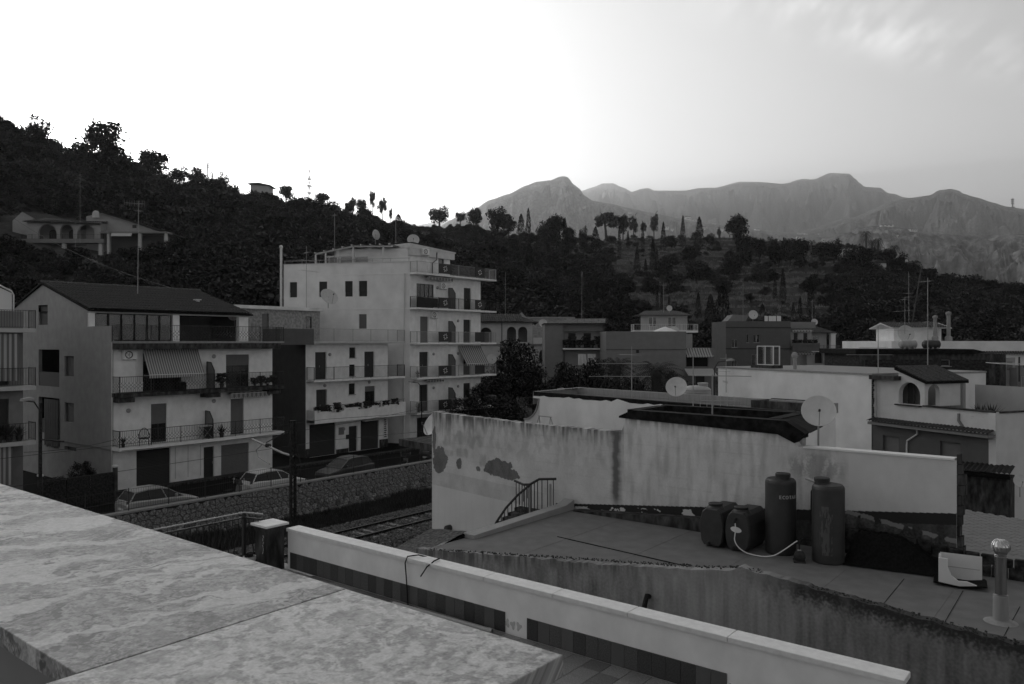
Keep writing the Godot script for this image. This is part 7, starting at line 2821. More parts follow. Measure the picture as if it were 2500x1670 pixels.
	# belly-fronted balcony rail beyond the pillar
	t = thing("belly_railing", "dark belly-fronted iron balcony railing beyond the capped pillar", "railing", Vector3(8.46, 4.72, -13.28))
	g = MB.new()
	g.bar(Vector3(-5.5, 1.02, 0), Vector3(0.03, 1.02, 0), 0.035, 0.02)
	g.bar(Vector3(0, 1.02, 0), Vector3(0.14, 1.02, 0.4), 0.035, 0.02)
	part("handrail", g, M.iron_pale, t)
	g = MB.new()
	g.bar(Vector3(-5.5, 0.92, 0), Vector3(0, 0.92, 0), 0.03)
	g.bar(Vector3(0, 0.92, 0), Vector3(0.14, 0.92, 0.4), 0.03)
	g.bar(Vector3(-5.5, 0.12, 0), Vector3(0, 0.12, 0), 0.03)
	g.bar(Vector3(0, 0.12, 0), Vector3(0.14, 0.12, 0.4), 0.03)
	part("rails", g, M.iron, t)
	g = MB.new()
	g.box(-0.03, 0, -0.03, 0.03, 1.01, 0.03)
	part("corner_post", g, M.iron, t)
	g = MB.new()
	g.tube([Vector3(0, 0.92, 0), Vector3(0, 0.62, -0.01), Vector3(0, 0.42, -0.1), Vector3(0, 0.26, -0.16), Vector3(0, 0.15, -0.1), Vector3(0, 0.12, 0)], 0.011, 6)
	var bar := g.mesh()
	for i in 44:
		var o := part("baluster", bar, M.iron, t)
		o.position = Vector3(-0.12 - i * 0.12, 0, 0)
	for i in 3:
		var o := part("baluster", bar, M.iron, t)
		o.position = Vector3(0.04 + i * 0.035, 0, 0.1 + i * 0.1)
		o.rotation.y = -1.2
	t = thing("flower_pot", "pale ribbed flower pot standing by the capped pillar", "pot", Vector3(8.3, 4.75, -12.85))
	g = MB.new()
	g.lathe(Transform3D.IDENTITY, [Vector2(0, 0), Vector2(0.09, 0), Vector2(0.11, 0.2), Vector2(0.12, 0.2), Vector2(0.12, 0.26), Vector2(0.1, 0.26), Vector2(0.09, 0.2), Vector2(0, 0.2)], 18)
	part("pot", g, M.plaster_cream, t)
	g = MB.new()
	for i in 60:
		var a := rng.randf() * TAU
		var q := Vector3(cos(a) * 0.09 * rng.randf(), 0.24 + rng.randf() * 0.08, sin(a) * 0.09 * rng.randf())
		var b := Basis.from_euler(Vector3(rng.randf() * 6, rng.randf() * 6, 0)) * 0.02
		g.ink = Color(1, 1, 1) * rng.randf_range(0.08, 0.16)
		g.quad(q + b * Vector3(-1, -1, 0), q + b * Vector3(1, -1, 0), q + b * Vector3(1, 1, 0), q + b * Vector3(-1, 1, 0))
	part("leaves", g, M.leaf_house, t)
	t = thing("plastic_tray", "pale square tray on the terrace floor beside the flower pot", "tray", Vector3(7.85, 4.75, -12.75), 0.2)
	g = MB.new()
	for a in [[-0.25, -0.2, 0.25, -0.17], [-0.25, 0.17, 0.25, 0.2], [-0.25, -0.17, -0.22, 0.17], [0.22, -0.17, 0.25, 0.17]]:
		g.box(a[0], 0, a[1], a[2], 0.07, a[3])
	g.box(-0.22, 0.0, -0.17, 0.22, 0.015, 0.17)
	part("tray", g, M.plastic_pale, t)

# ---------------------------------------------------------------- the villa on the hill and the far houses
func build_villa_and_far_houses() -> void:
	var o := AHEAD * 136.0 + ACROSS * (-0.658 * 136.0)
	var t := thing("hill_villa", "long villa with three veranda arches and tiled roof on the dark hillside", "villa", o, FACING)
	var g := MB.new()
	var ar := [[6.7, 9.9, 26.95, 29.6], [10.5, 12.8, 26.95, 29.55], [13.5, 16.6, 26.95, 29.5]]
	g.wall(4.7, 17.6, 26.9, 29.95, 0, ar, 0.4)
	for a in ar:
		var cut := []
		arch_head(g, a[0], a[1], a[3] + 0.001, 0, 0.4)
	g.wall(0.6, 5.2, 24.0, 30.6, -2.5, [], 0.1)
	g.tri(Vector3(0.6, 30.6, -2.5), Vector3(5.2, 30.6, -2.5), Vector3(2.3, 32.2, -2.5))
	g.quad(Vector3(17.6, 26.9, 0), Vector3(17.6, 26.9, -6), Vector3(17.6, 29.9, -6), Vector3(17.6, 29.9, 0))
	g.wall(4.7, 17.6, 24.0, 26.0, -1.5, [], 0.1)
	part("veranda_wall", g, M.plaster_grey, t)
	g = MB.new()
	g.wall(4.8, 17.5, 26.5, 30.0, -3.0, [[6.8, 8.2, 26.9, 29.1], [10.4, 11.4, 26.9, 29.1], [13.6, 15.0, 26.9, 29.0]], 0.2)
	for x in [7.5, 10.9, 14.3]:
		arch_head(g, x - 0.7 if x != 10.9 else x - 0.5, x + 0.7 if x != 10.9 else x + 0.5, 29.1 if x != 14.3 else 29.0, -3.0, 0.2)
	part("inner_wall", g, M.plaster_mid, t)
	for a in [[6.8, 8.2], [10.4, 11.4], [13.6, 15.0]]:
		g = MB.new()
		g.box(a[0], 26.9, -3.3, a[1], 29.1, -3.2)
		part("dark_door", g, M.wood_dark, t)
	var b := balcony(t, 4.4, 18.6, 26.9, -0.6, 1.6, {"gap": 0.25, "h": 0.8, "thick": 0.7, "sm": M.plaster_mid, "m": M.iron_worn})
	for x in [5.5, 11.2, 17.6]:
		g = MB.new()
		g.box(x, 22.0, 0.2, x + 0.6, 26.18, 0.7)
		part("pier", g, M.plaster_cream, b)
	g = MB.new()
	g.quad(Vector3(4.2, 29.9, 0.7), Vector3(18.0, 29.5, 0.7), Vector3(17.6, 30.4, -3.2), Vector3(6.0, 31.2, -3.2))
	g.quad(Vector3(2.3, 32.25, -2.3), Vector3(5.4, 30.5, -2.3), Vector3(8.5, 31.2, -6), Vector3(5.5, 32.2, -6))
	var rf := part("roof", g, M.roof_tile, t)
	part("roof_tiles", tiles(Vector3(4.3, 29.95, 0.7), Vector3(13.7, -0.4, 0).normalized(), Vector3(0.5, 1.0, -3.9).normalized(), 13.4, 4.0, 0.4, 0.6, 0.09), M.roof_tile, rf, true)
	g = MB.new()
	g.prism(PackedVector2Array([Vector2(14.0, 22), Vector2(27.8, 22), Vector2(27.8, 28.3), Vector2(17.0, 31.9), Vector2(14.0, 31.3)]), -9.0, -2.0)
	part("rear_wing", g, M.plaster_grey, t)
	g = MB.new()
	g.prism(PackedVector2Array([Vector2(16.7, 31.9), Vector2(29.8, 27.9), Vector2(29.8, 28.1), Vector2(16.7, 32.12)]), -9.5, -1.3)
	part("rear_roof", g, M.roof_tile, t)
	g = MB.new()
	g.box(22.2, 29.2, -1.998, 22.9, 29.75, -1.95)
	part("gable_window", g, M.wood_dark, t)
	g = MB.new()
	g.box(17.8, 27.9, -2.0, 29.6, 28.2, 0.8)
	part("porch_roof", g, M.plaster_mid, t)
	for x in [19.0, 24.5, 29.0]:
		g = MB.new()
		g.box(x, 24.0, 0.2, x + 0.45, 27.9, 0.6)
		part("porch_post", g, M.plaster_cream, t)
	g = MB.new()
	g.box(18.5, 24.0, -1.99, 27.7, 27.8, -1.9)
	part("porch_wall", g, M.plaster_dark, t)
	g = MB.new()
	g.box(15.3, 31.0, -1.9, 16.5, 31.8, -1.5)
	g.lathe(Transform3D(Basis(Vector3(1, 0, 0), PI / 2), Vector3(15.9, 31.7, -1.8)), [Vector2(0.55, 0), Vector2(0.55, 0.3), Vector2(0, 0.3)], 16)
	part("bell_gable", g, M.plaster_pale, t)
	awning("plain_awning", "white awning stretched out from the hill villa's porch", o + ACROSS * 19.9 - AHEAD * 0.8 + Vector3(0, 0, 0), FACING, 3.6, 27.9, 27.3, 1.2, 0.1, 1, 0.4)
	# house on the skyline
	var hp := AHEAD * 296.0 + ACROSS * (-0.336 * 296.0)
	hp.y = height_at(hp.x, hp.z) - 0.2
	t = thing("hilltop_house", "small pale house with overhanging roof alone on the skyline", "house", hp, FACING)
	g = MB.new()
	g.wall(0, 8.6, 0, 8.2, 0, [[1.2, 1.9, 3.6, 4.6], [5.2, 5.9, 3.8, 5.2], [6.9, 8.1, 3.4, 4.8]], 0.3)
	shell(g, 8.6, 8.2, 7)
	g.wall(-2.2, 0, 0, 3.2, -0.5, [], 0.1)
	g.wall(8.6, 11.8, 0, 3.6, -0.5, [[9.4, 10.6, 1.4, 2.8]], 0.2)
	part("wall", g, M.plaster_cream, t)
	g = MB.new()
	g.prism(PackedVector2Array([Vector2(-1.0, 8.2), Vector2(9.9, 7.4), Vector2(9.9, 7.65), Vector2(4.0, 8.9), Vector2(-1.0, 8.6)]), -8.0, 0.9)
	part("roof", g, M.roof_tile, t)
	g = MB.new()
	g.prism(PackedVector2Array([Vector2(2.8, 4.2), Vector2(12.6, 2.7), Vector2(12.6, 2.95), Vector2(2.8, 4.5)]), -4.0, 1.6)
	part("porch_roof", g, M.roof_tile, t)
	for a in [[1.2, 1.9, 3.6, 4.6], [5.2, 5.9, 3.8, 5.2], [6.9, 8.1, 3.4, 4.8]]:
		window(t, a[0], a[1], a[2], a[3], 0, M.iron_worn, {"panes": 1})
	t.scale = Vector3(0.8, 0.85, 0.8)
	# lattice mast beyond the ridge
	var mp := AHEAD * 560.0 + ACROSS * (-0.2605 * 560.0)
	mp.y = 50.0
	t = thing("lattice_mast", "tall pale lattice radio mast faint against the bright sky", "mast", mp)
	for i in 4:
		g = MB.new()
		var a := TAU * i / 4.0
		g.bar(Vector3(cos(a) * 3.6, 0, sin(a) * 3.6), Vector3(cos(a) * 0.7, 62, sin(a) * 0.7), 0.5)
		g.bar(Vector3(cos(a) * 0.7, 62, sin(a) * 0.7), Vector3(cos(a) * 0.6, 86, sin(a) * 0.6), 0.25)
		part("leg", g, M.white_metal, t)
	g = MB.new()
	var y := 0.0
	while y < 84.0:
		var r0 := lerpf(3.6, 0.7, minf(1.0, y / 62.0))
		var r1 := lerpf(3.6, 0.7, minf(1.0, (y + 4.0) / 62.0))
		for i in 4:
			var a := TAU * i / 4.0
			var c := TAU * (i + 1) / 4.0
			g.bar(Vector3(cos(a) * r0, y, sin(a) * r0), Vector3(cos(c) * r1, y + 4.0, sin(c) * r1), 0.14)
		y += 4.0
	part("bracing", g, M.white_metal, t)
	g = MB.new()
	for e in [[76, 1.6], [71, 2.0], [66, 1.8], [38, 3.2]]:
		g.lathe(Transform3D(Basis.IDENTITY, Vector3(0, e[0], 0)), [Vector2(e[1], 0), Vector2(e[1], 0.5), Vector2(0.5, 0.6)], 10)
	part("platforms", g, M.white_metal, t)
	# relay tower on the right-hand range
	var rp := seat(2, 0.6415, 0.1725)
	t = thing("relay_tower", "relay tower with drum platforms on the right-hand mountain ridge", "tower", rp)
	g = MB.new()
	g.tube([Vector3(0, -10, 0), Vector3(0, 60, 0)], [4.2, 2.8], 10)
	part("shaft", g, M.concrete_dark, t)
	for e in [24.0, 38.0, 50.0]:
		g = MB.new()
		g.lathe(Transform3D(Basis.IDENTITY, Vector3(0, e, 0)), [Vector2(3.0, 0), Vector2(9.2, 0), Vector2(9.6, 6.4), Vector2(3.0, 6.8)], 14)
		part("drum", g, M.concrete_dark, t)
	g = MB.new()
	g.box(12, -12, -10, 44, 8, 10)
	part("hut", g, M.concrete_dark, t)
	# scattered farmhouses and villages on the far slopes: [range, bearing, rise, width, height]
	var far := MB.new()
	far.box(-0.5, -0.6, -0.35, 0.5, 0.7, 0.35)
	var fr := MB.new()
	fr.prism(PackedVector2Array([Vector2(-0.56, 0.7), Vector2(0.56, 0.7), Vector2(0, 1.0)]), -0.4, 0.4, Transform3D(Basis(Vector3.UP, PI / 2), Vector3.ZERO))
	var fw := MB.new()
	for x in [-0.3, 0.0, 0.3]:
		fw.box(x - 0.06, 0.15, 0.35, x + 0.06, 0.45, 0.365)
	var meshes := [far.mesh(), fr.mesh(), fw.mesh()]
	var n := 0
	for a in [[0, 0.063, 0.161, 16, 6], [0, 0.092, 0.1725, 14, 6], [0, 0.0585, 0.159, 9, 5], [0, 0.225, 0.1585, 22, 12], [0, 0.234, 0.1572, 24, 7], [0, 0.197, 0.146, 16, 5], [0, 0.205, 0.1445, 12, 5], [0, 0.247, 0.1455, 13, 6], [0, 0.261, 0.144, 18, 7], [0, 0.268, 0.1425, 16, 7], [0, 0.258, 0.152, 12, 5], [0, 0.369, 0.1415, 18, 6], [0, 0.376, 0.142, 14, 5], [0, 0.393, 0.143, 16, 6], [0, 0.368, 0.134, 22, 4], [3, 0.481, 0.1485, 20, 3.2], [3, 0.514, 0.1435, 12, 3], [3, 0.4955, 0.134, 3.2, 7], [2, 0.616, 0.1525, 26, 8], [2, 0.623, 0.139, 9, 11], [0, 0.15, 0.1655, 14, 5], [0, 0.313, 0.144, 20, 6]]:
		var p := seat(a[0], a[1], a[2])
		t = thing("far_house", "tiny pale house on the hazy slopes beyond the hill", "house", p, FACING + rng.randf_range(-0.4, 0.4), "houses on the far slopes")
		if a[3] == 3.2:
			t.set_meta("label", "tiny white tower on the near terraced slope at the right")
			t.remove_meta("group")
		t.scale = Vector3(a[3], a[4] * (1.0 if a[0] != 0 else 1.2), a[3] * 0.7) * 1.2
		part("wall", meshes[0], M.paint_white if n % 3 else M.plaster_white, t)
		part("roof", meshes[1], M.roof_tile_pale, t)
		part("windows", meshes[2], M.wood_dark, t)
		n += 1
	# two houses half lost in the right-hand grove
	for a in [[0.424, 350.0, "pale house glinting among the grove's palms", 9.0], [0.461, 300.0, "small blank shed wall below the palm grove", 6.0], [0.558, 318.0, "little gabled house at the foot of the grove", 7.0]]:
		var p: Vector3 = AHEAD * a[1] + ACROSS * (a[0] * a[1])
		p.y = height_at(p.x, p.z) - 0.5
		t = thing("grove_house", a[2], "house", p, FACING)
		g = MB.new()
		g.wall(0, a[3], 0, 4.6, 0, [[1.0, 2.0, 2.0, 3.6], [a[3] - 2.2, a[3] - 1.2, 2.0, 3.6]], 0.3)
		shell(g, a[3], 4.6, 6)
		part("wall", g, M.plaster_pale, t)
		for x in [1.0, a[3] - 2.2]:
			window(t, x, x + 1.0, 2.0, 3.6, 0, M.white_metal, {"panes": 1})
		g = MB.new()
		g.prism(PackedVector2Array([Vector2(-0.4, 4.6), Vector2(a[3] + 0.4, 4.6), Vector2(a[3] / 2, 6.0)]), -6.4, 0.5)
		part("roof", g, M.roof_tile, t)

# ---------------------------------------------------------------- trees
func leaf(g: MB, p: Vector3, out: Vector3, s: float, tone: float) -> void:
	var b := Basis.from_euler(Vector3(rng.randf() * TAU, rng.randf() * TAU, rng.randf() * TAU))
	var u := b.x * s
	var w := b.y * s * 0.7
	var n := (out + b.z * 0.6 * signf(b.z.dot(out) + 0.001)).normalized()
	g.ink = Color(tone, tone, tone)
	g.tri(p - u, p + w, p + u, n, n, n)
	g.tri(p - u, p + u, p - w, n, n, n)

# crown of leafy clumps inside the box -0.5..0.5, y0..1
func broad_crown(clumps: int, leaves: int, size: float, y0: float, flat := 1.0, tight := 0.17) -> MB:
	var g := MB.new()
	var mid := (1.0 + y0) / 2.0
	var ry := (1.0 - y0) / 2.0
	for c in clumps:
		var d := Vector3(rng.randfn(), rng.randfn() * flat, rng.randfn()).normalized()
		var r := 0.34 * pow(rng.randf(), 0.4)
		var o := Vector3(d.x * r, mid + d.y * r / 0.5 * ry * 0.95, d.z * r)
		var cr := tight * rng.randf_range(0.7, 1.3)
		for i in leaves:
			var e := Vector3(rng.randfn(), rng.randfn(), rng.randfn()).normalized()
			var q := e * cr * pow(rng.randf(), 0.35)
			q.y *= ry / 0.5 * 0.85
			leaf(g, o + q, (e * 0.7 + d * 0.5 + Vector3.UP * 0.2).normalized(), size * rng.randf_range(0.6, 1.3), rng.randf_range(0.085, 0.165))
	return g

func trunk_mesh(h: float, r: float, limbs: int, lean := 0.05) -> MB:
	var g := MB.new()
	g.tube([Vector3(0, -0.08, 0), Vector3(lean * 0.3, h * 0.4, 0), Vector3(lean, h, lean * 0.4)], [r * 1.25, r, r * 0.55], 7)
	for i in limbs:
		var a := TAU * i / limbs + rng.randf() * 0.6
		var y := h * rng.randf_range(0.55, 0.9)
		var e := Vector3(cos(a) * 0.28, y + rng.randf_range(0.15, 0.35), sin(a) * 0.28)
		g.tube([Vector3(lean * y / h * 0.7, y, 0), e * Vector3(0.5, 1, 0.5) - Vector3(0, 0.06, 0), e], [r * 0.5, r * 0.35, r * 0.15], 5)
	return g

func make_tree_kinds() -> Dictionary:
	var k := {"broad": [], "pine": [], "gum": [], "cyp": [], "fanpalm": []}
	for i in 4:
		k.broad.append([trunk_mesh(0.5, 0.035, 5), broad_crown(22 + i * 3, 85, 0.036, 0.03 + 0.05 * i, 0.9, 0.18), "bark", ["leaf_dark", "leaf_mid", "leaf_dark", "leaf_mid"][i]])
	for i in 2:
		# pine: tiers of flat sprays on upswept boughs
		var g := MB.new()
		for c in 60:
			var y := rng.randf_range(0.05, 0.97)
			var a := rng.randf() * TAU
			var reach := (0.5 - 0.33 * y) * rng.randf_range(0.35, 1.05)
			var o := Vector3(cos(a) * reach, y + reach * 0.1, sin(a) * reach)
			for q in 70:
				var e := Vector3(rng.randfn() * 0.075, rng.randfn() * 0.03, rng.randfn() * 0.075)
				leaf(g, o + e, (Vector3(cos(a), 0.5, sin(a)) + e * 6.0).normalized(), 0.03 * rng.randf_range(0.6, 1.3), rng.randf_range(0.07, 0.14))
		k.pine.append([trunk_mesh(0.9, 0.03, 8), g, "bark", "leaf_dark"])
	for i in 3:
		k.gum.append([trunk_mesh(0.8, 0.035, 6, 0.08), broad_crown(20, 90, 0.032, 0.22, 1.3, 0.13), "bark_pale", "leaf_light"])
	for i in 3:
		# cypress: upright flame
		var g := MB.new()
		for q in 1500:
			var y := pow(rng.randf(), 0.85)
			var w := 0.5 * pow(sin(PI * clampf(0.08 + 0.92 * (1.0 - y), 0, 1) * 0.62), 0.8) * (1.0 if y > 0.06 else 0.6)
			w = 0.5 * pow(1.0 - y, 0.55) * smoothstep(-0.05, 0.16, y) * 1.05
			var a := rng.randf() * TAU
			var r := w * pow(rng.randf(), 0.3) * (1.0 + 0.12 * sin(a * 3.0 + y * 17.0 + i))
			leaf(g, Vector3(cos(a) * r, y * 0.99, sin(a) * r), Vector3(cos(a), 0.35, sin(a)).normalized(), 0.035 * rng.randf_range(0.6, 1.2), rng.randf_range(0.06, 0.12))
		var tr := MB.new()
		tr.tube([Vector3(0, -0.08, 0), Vector3(0, 0.5, 0)], [0.05, 0.02], 6)
		k.cyp.append([tr, g, "bark", "leaf_dark"])
	for i in 2:
		var g := MB.new()
		fronds(g, Vector3(0, 0.8, 0), 44, 0.6, 0.3, true)
		var tr := MB.new()
		tr.tube([Vector3(0, -0.05, 0), Vector3(0.02, 0.4, 0), Vector3(0, 0.82, 0)], [0.12, 0.1, 0.09], 7)
		k.fanpalm.append([tr, g, "bark_pale", "leaf_mid"])
	return k

# arching palm leaves; rx is their reach, ry their rise
func fronds(g: MB, o: Vector3, n: int, rx: float, ry: float, fan: bool) -> void:
	for i in n:
		var a := TAU * i * 0.381966
		var el := lerpf(-0.7, 1.35, (i + 0.5) / n)
		var prev := o
		var seg := 6
		var side := Vector3(-sin(a), 0, cos(a))
		for s in range(1, seg + 1):
			var t := float(s) / seg
			var p := o + Vector3(cos(a) * rx * cos(el * 0.8) * t, ry * (sin(el) * t * 1.1 - t * t * 0.75), sin(a) * rx * cos(el * 0.8) * t)
			var w := rx * (0.2 if fan else 0.14) * (sin(PI * minf(1.0, t * 0.85 + 0.12)) if not fan else t)
			g.ink = Color(1, 1, 1) * rng.randf_range(0.07, 0.13)
			for e in [-1.0, 1.0]:
				for q in 3:
					var b := prev.lerp(p, q / 3.0)
					var c := prev.lerp(p, (q + 0.45) / 3.0)
					var tip: Vector3 = b + side * e * w + (p - prev) * 0.5 - Vector3(0, w * 0.45, 0)
					g.tri(b, c, tip)
			prev = p


func plant_tree(kind: Array, p: Vector3, h: float, w: float, label: String, group := "", called := "tree") -> void:
	var t := thing(called, label, "tree", p, rng.randf() * TAU, group)
	t.scale = Vector3(w, h, w)
	part("trunk", kind[0] if kind[0] is Mesh else kind[0].mesh(), M[kind[2]], t)
	part("crown", kind[1] if kind[1] is Mesh else kind[1].mesh(), M[kind[3]], t)

func build_trees() -> void:
	var kinds := make_tree_kinds()
	for k in kinds:
		for a in kinds[k]:
			a[0] = a[0].mesh()
			a[1] = a[1].mesh()
	var names := {"broad": "broadleaf_tree", "pine": "pine_tree", "gum": "gum_tree", "cyp": "cypress_tree", "fanpalm": "fan_palm"}
	var n := 0
	for a in TREES:
		var p := Vector3(a[1], 0, a[2])
		p.y = height_at(p.x, p.z) - 0.15
		var ks: Array = kinds[a[0]]
		plant_tree(ks[n % ks.size()], p, a[3] * (1.8 if n < 11 else 1.3) + 0.3, a[4] * (1.4 if n < 11 else 1.1), a[5], a[6] if a.size() > 6 else "", names[a[0]])
		n += 1
	# woods nobody could count: leafy crowns and scrub as two masses
	for pass_ in 2:
		var mm := MultiMesh.new()
		mm.transform_format = MultiMesh.TRANSFORM_3D
		mm.use_colors = true
		mm.mesh = kinds.broad[1 + pass_ * 2][1]
		var xf := []
		var tries := 0
		while xf.size() < (6500 if pass_ == 0 else 5000) and tries < 90000:
			tries += 1
			var a := rng.randf_range(-0.78, 0.78)
			var z := rng.randf_range(72.0, 420.0)
			if rng.randf() > z / 420.0 + 0.25:
				continue
			var p := AHEAD * z + ACROSS * (a * z)
			var y := height_at(p.x, p.z)
			if y < 2.5 or (a > -0.2 and z < 118.0):
				continue
			if a > -0.68 and a < -0.42 and z > 126.0 and z < 148.0:
				continue
			if absf(a + 0.325) < 0.03 and z > 270.0:
				continue
			var thick := 1.0
			if a > -0.30 and a < -0.08:
				thick = 0.55 if z < 260.0 else 0.22
			elif a >= -0.08 and a < 0.13:
				thick = 0.9 if z < 300.0 else 0.75
			elif a >= 0.13 and a < 0.42:
				thick = 0.3 if z < 190.0 else 0.07
			elif a >= 0.42:
				thick = 0.8 if z > 200.0 else 0.4
			thick *= clampf(0.75 + land_noise.get_noise_2d(p.x * 1.6 + 300.0, p.z * 1.6) * 1.6, 0.15, 1.3)
			if rng.randf() > thick:
				continue
			var h := rng.randf_range(2.6, 6.4) if pass_ == 0 else rng.randf_range(0.9, 2.4)
			if pass_ == 0 and z < 290.0 and rng.randf() < 0.13 and not (a > 0.12 and a < 0.42) and not (a > -0.68 and a < -0.40 and z > 95.0 and z < 152.0):
				h = rng.randf_range(6.0, 9.0) * (0.75 if a > 0.1 or a < -0.56 else 1.0)
			elif z > 300.0:
				h *= 0.7
			elif lie(a, z) > 0.8 * lie(a, z + 45.0) and a < -0.2 and lie(a, z + 45.0) < lie(a, z) + 8.0:
				h *= 0.85
			elif a > -0.68 and a < -0.42 and z > 104.0 and z < 127.0:
				h *= 0.6
			var w := h * rng.randf_range(1.0, 1.6)
			p.y = y - h * 0.22
			var b := Basis(Vector3.UP, rng.randf() * TAU).scaled(Vector3(w, h, w))
			xf.append([Transform3D(b, p), rng.randf_range(0.45, 1.6)])
		mm.instance_count = xf.size()
		for i in xf.size():
			mm.set_instance_transform(i, xf[i][0])
			var s: float = xf[i][1]
			mm.set_instance_color(i, Color(s, s, s))
		var mi := MultiMeshInstance3D.new()
		mi.name = "woodland" if pass_ == 0 else "scrub"
		mi.multimesh = mm
		mi.material_override = M.leaf_mid if pass_ == 0 else M.leaf_light
		mi.set_meta("kind", "stuff")
		mi.set_meta("label", "dark dense woodland covering the hillside" if pass_ == 0 else "low scrub scattered over the hillside terraces")
		mi.set_meta("category", "woodland" if pass_ == 0 else "scrub")
		add_child(mi)
	# rough grass on the terraces
	var gr := MB.new()
	for i in 14:
		var a := rng.randf() * TAU
		var o := Vector3(cos(a), 0, sin(a)) * rng.randf() * 0.6
		gr.ink = Color(1, 1, 1) * rng.randf_range(0.1, 0.2)
		var sd := Vector3(cos(a + 1.5), 0, sin(a + 1.5)) * 0.12
		gr.tri(o - sd, o + sd, o + Vector3(rng.randf_range(-0.3, 0.3), rng.randf_range(0.3, 0.8), rng.randf_range(-0.3, 0.3)))
	var gm := MultiMesh.new()
	gm.transform_format = MultiMesh.TRANSFORM_3D
	gm.mesh = gr.mesh()
	gm.instance_count = 14000
	for i in gm.instance_count:
		var z := rng.randf_range(125.0, 400.0)
		var a := rng.randf_range(-0.3, 0.66)
		var p := AHEAD * z + ACROSS * (a * z)
		p.y = height_at(p.x, p.z) - 0.05
		var s := rng.randf_range(0.7, 1.6)
		gm.set_instance_transform(i, Transform3D(Basis(Vector3.UP, rng.randf() * TAU).scaled(Vector3(s, s, s)), p))
	var gi := MultiMeshInstance3D.new()
	gi.name = "hillside_grass"
	gi.multimesh = gm
	gi.material_override = M.leaf_light
	gi.set_meta("kind", "stuff")
	gi.set_meta("label", "dry rough grass on the hillside terraces")
	gi.set_meta("category", "grass")
	add_child(gi)
	# trees among the houses, close enough to show their leaves
	var big := [trunk_mesh(0.5, 0.03, 7).mesh(), broad_crown(60, 110, 0.016, 0.08, 1.0, 0.12).mesh(), "bark", "leaf_mid"]
	var town := func(u: float, z: float) -> Vector3: return AHEAD * z + ACROSS * (u * z) + Vector3(0, 0.2, 0)
	for a in [[0.003, 88.0, 10.4, 8.0, "big leafy tree before the arcaded house"], [-0.025, 80.0, 6.6, 5.2, "lower bushy tree under the big leafy tree"], [0.028, 84.0, 7.2, 4.5, "tree filling the gap before the arcaded house's lower arches"], [-0.045, 76.0, 5.4, 4.0, "dark low tree beside the tall block's lowest balcony"], [0.07, 80.0, 7.6, 5.6, "small tree before the dim balcony house"], [0.11, 76.0, 8.2, 5.4, "feathery garden tree left of the palm"], [0.095, 72.0, 5.0, 4.2, "low garden bush behind the white yard house"], [0.2, 76.0, 6.8, 5.2, "low garden tree right of the palm"], [0.15, 70.0, 6.4, 5.6, "garden bush before the plain grey block"], [-0.012, 68.0, 4.6, 5.6, "low bushes at the foot of the big leafy tree"], [-0.06, 70.0, 4.4, 4.6, "low bush at the tall block's far corner"], [0.05, 70.0, 5.2, 5.0, "low garden bush between the big tree and the yard house"], [0.235, 72.0, 5.6, 4.6, "bush below the plain awning"]]:
		plant_tree(big, town.call(a[0], a[1]), a[2], a[3], a[4], "", "garden_tree")
	for a in [[0.185, 68.0, 8.6, 6.4, "date palm with drooping fronds before the plain grey block"], [0.135, 72.0, 8.9, 5.0, "spiky upright palm beside the date palm"], [0.24, 66.0, 5.8, 2.6, "short palm below the plain awning"]]:
		var g := MB.new()
		fronds(g, Vector3(0, 0.72, 0), 46, 0.52, 0.3, false)
		var tr := MB.new()
		tr.tube([Vector3(0, -0.02, 0), Vector3(0.01, 0.4, 0), Vector3(0, 0.74, 0)], [0.08, 0.06, 0.07], 9)
		plant_tree([tr.mesh(), g.mesh(), "bark", "leaf_mid"], town.call(a[0], a[1]), a[2], a[3], a[4], "", "date_palm")
	# trees screening the villa
	var vb := 0
	for a in [[-0.655, 126.0, 4.0], [-0.60, 124.0, 3.4], [-0.555, 127.0, 3.6], [-0.515, 126.0, 3.4], [-0.475, 128.0, 4.2], [-0.448, 131.0, 4.4], [-0.42, 134.0, 5.0], [-0.66, 142.0, 5.5], [-0.49, 131.0, 3.6]]:
		var p: Vector3 = AHEAD * a[1] + ACROSS * (a[0] * a[1])
		p.y = height_at(p.x, p.z) - 0.3
		plant_tree(kinds.broad[vb % 4], p, a[2], a[2] * 1.5, "bushy tree growing close before the hill villa", "trees before the hill villa", "broadleaf_tree")
		vb += 1
	# shrubs down on the railway bank and in the lane
	for a in [[41.0, -1.3, -36.6, 1.8, 2.4, "dark shrub growing against the stone wall by the track"], [45.0, -1.3, -36.2, 1.4, 2.6, "low shrub further along the railway bank"], [19.2, 0, -46.2, 2.6, 1.9, "dark shrub in the side lane by the gable"], [17.6, 0, -45.6, 1.9, 2.2, "low dark shrub before the lane fence"]]:
		plant_tree(big, Vector3(a[0], a[1], a[2]), a[3], a[4], a[5], "", "shrub")
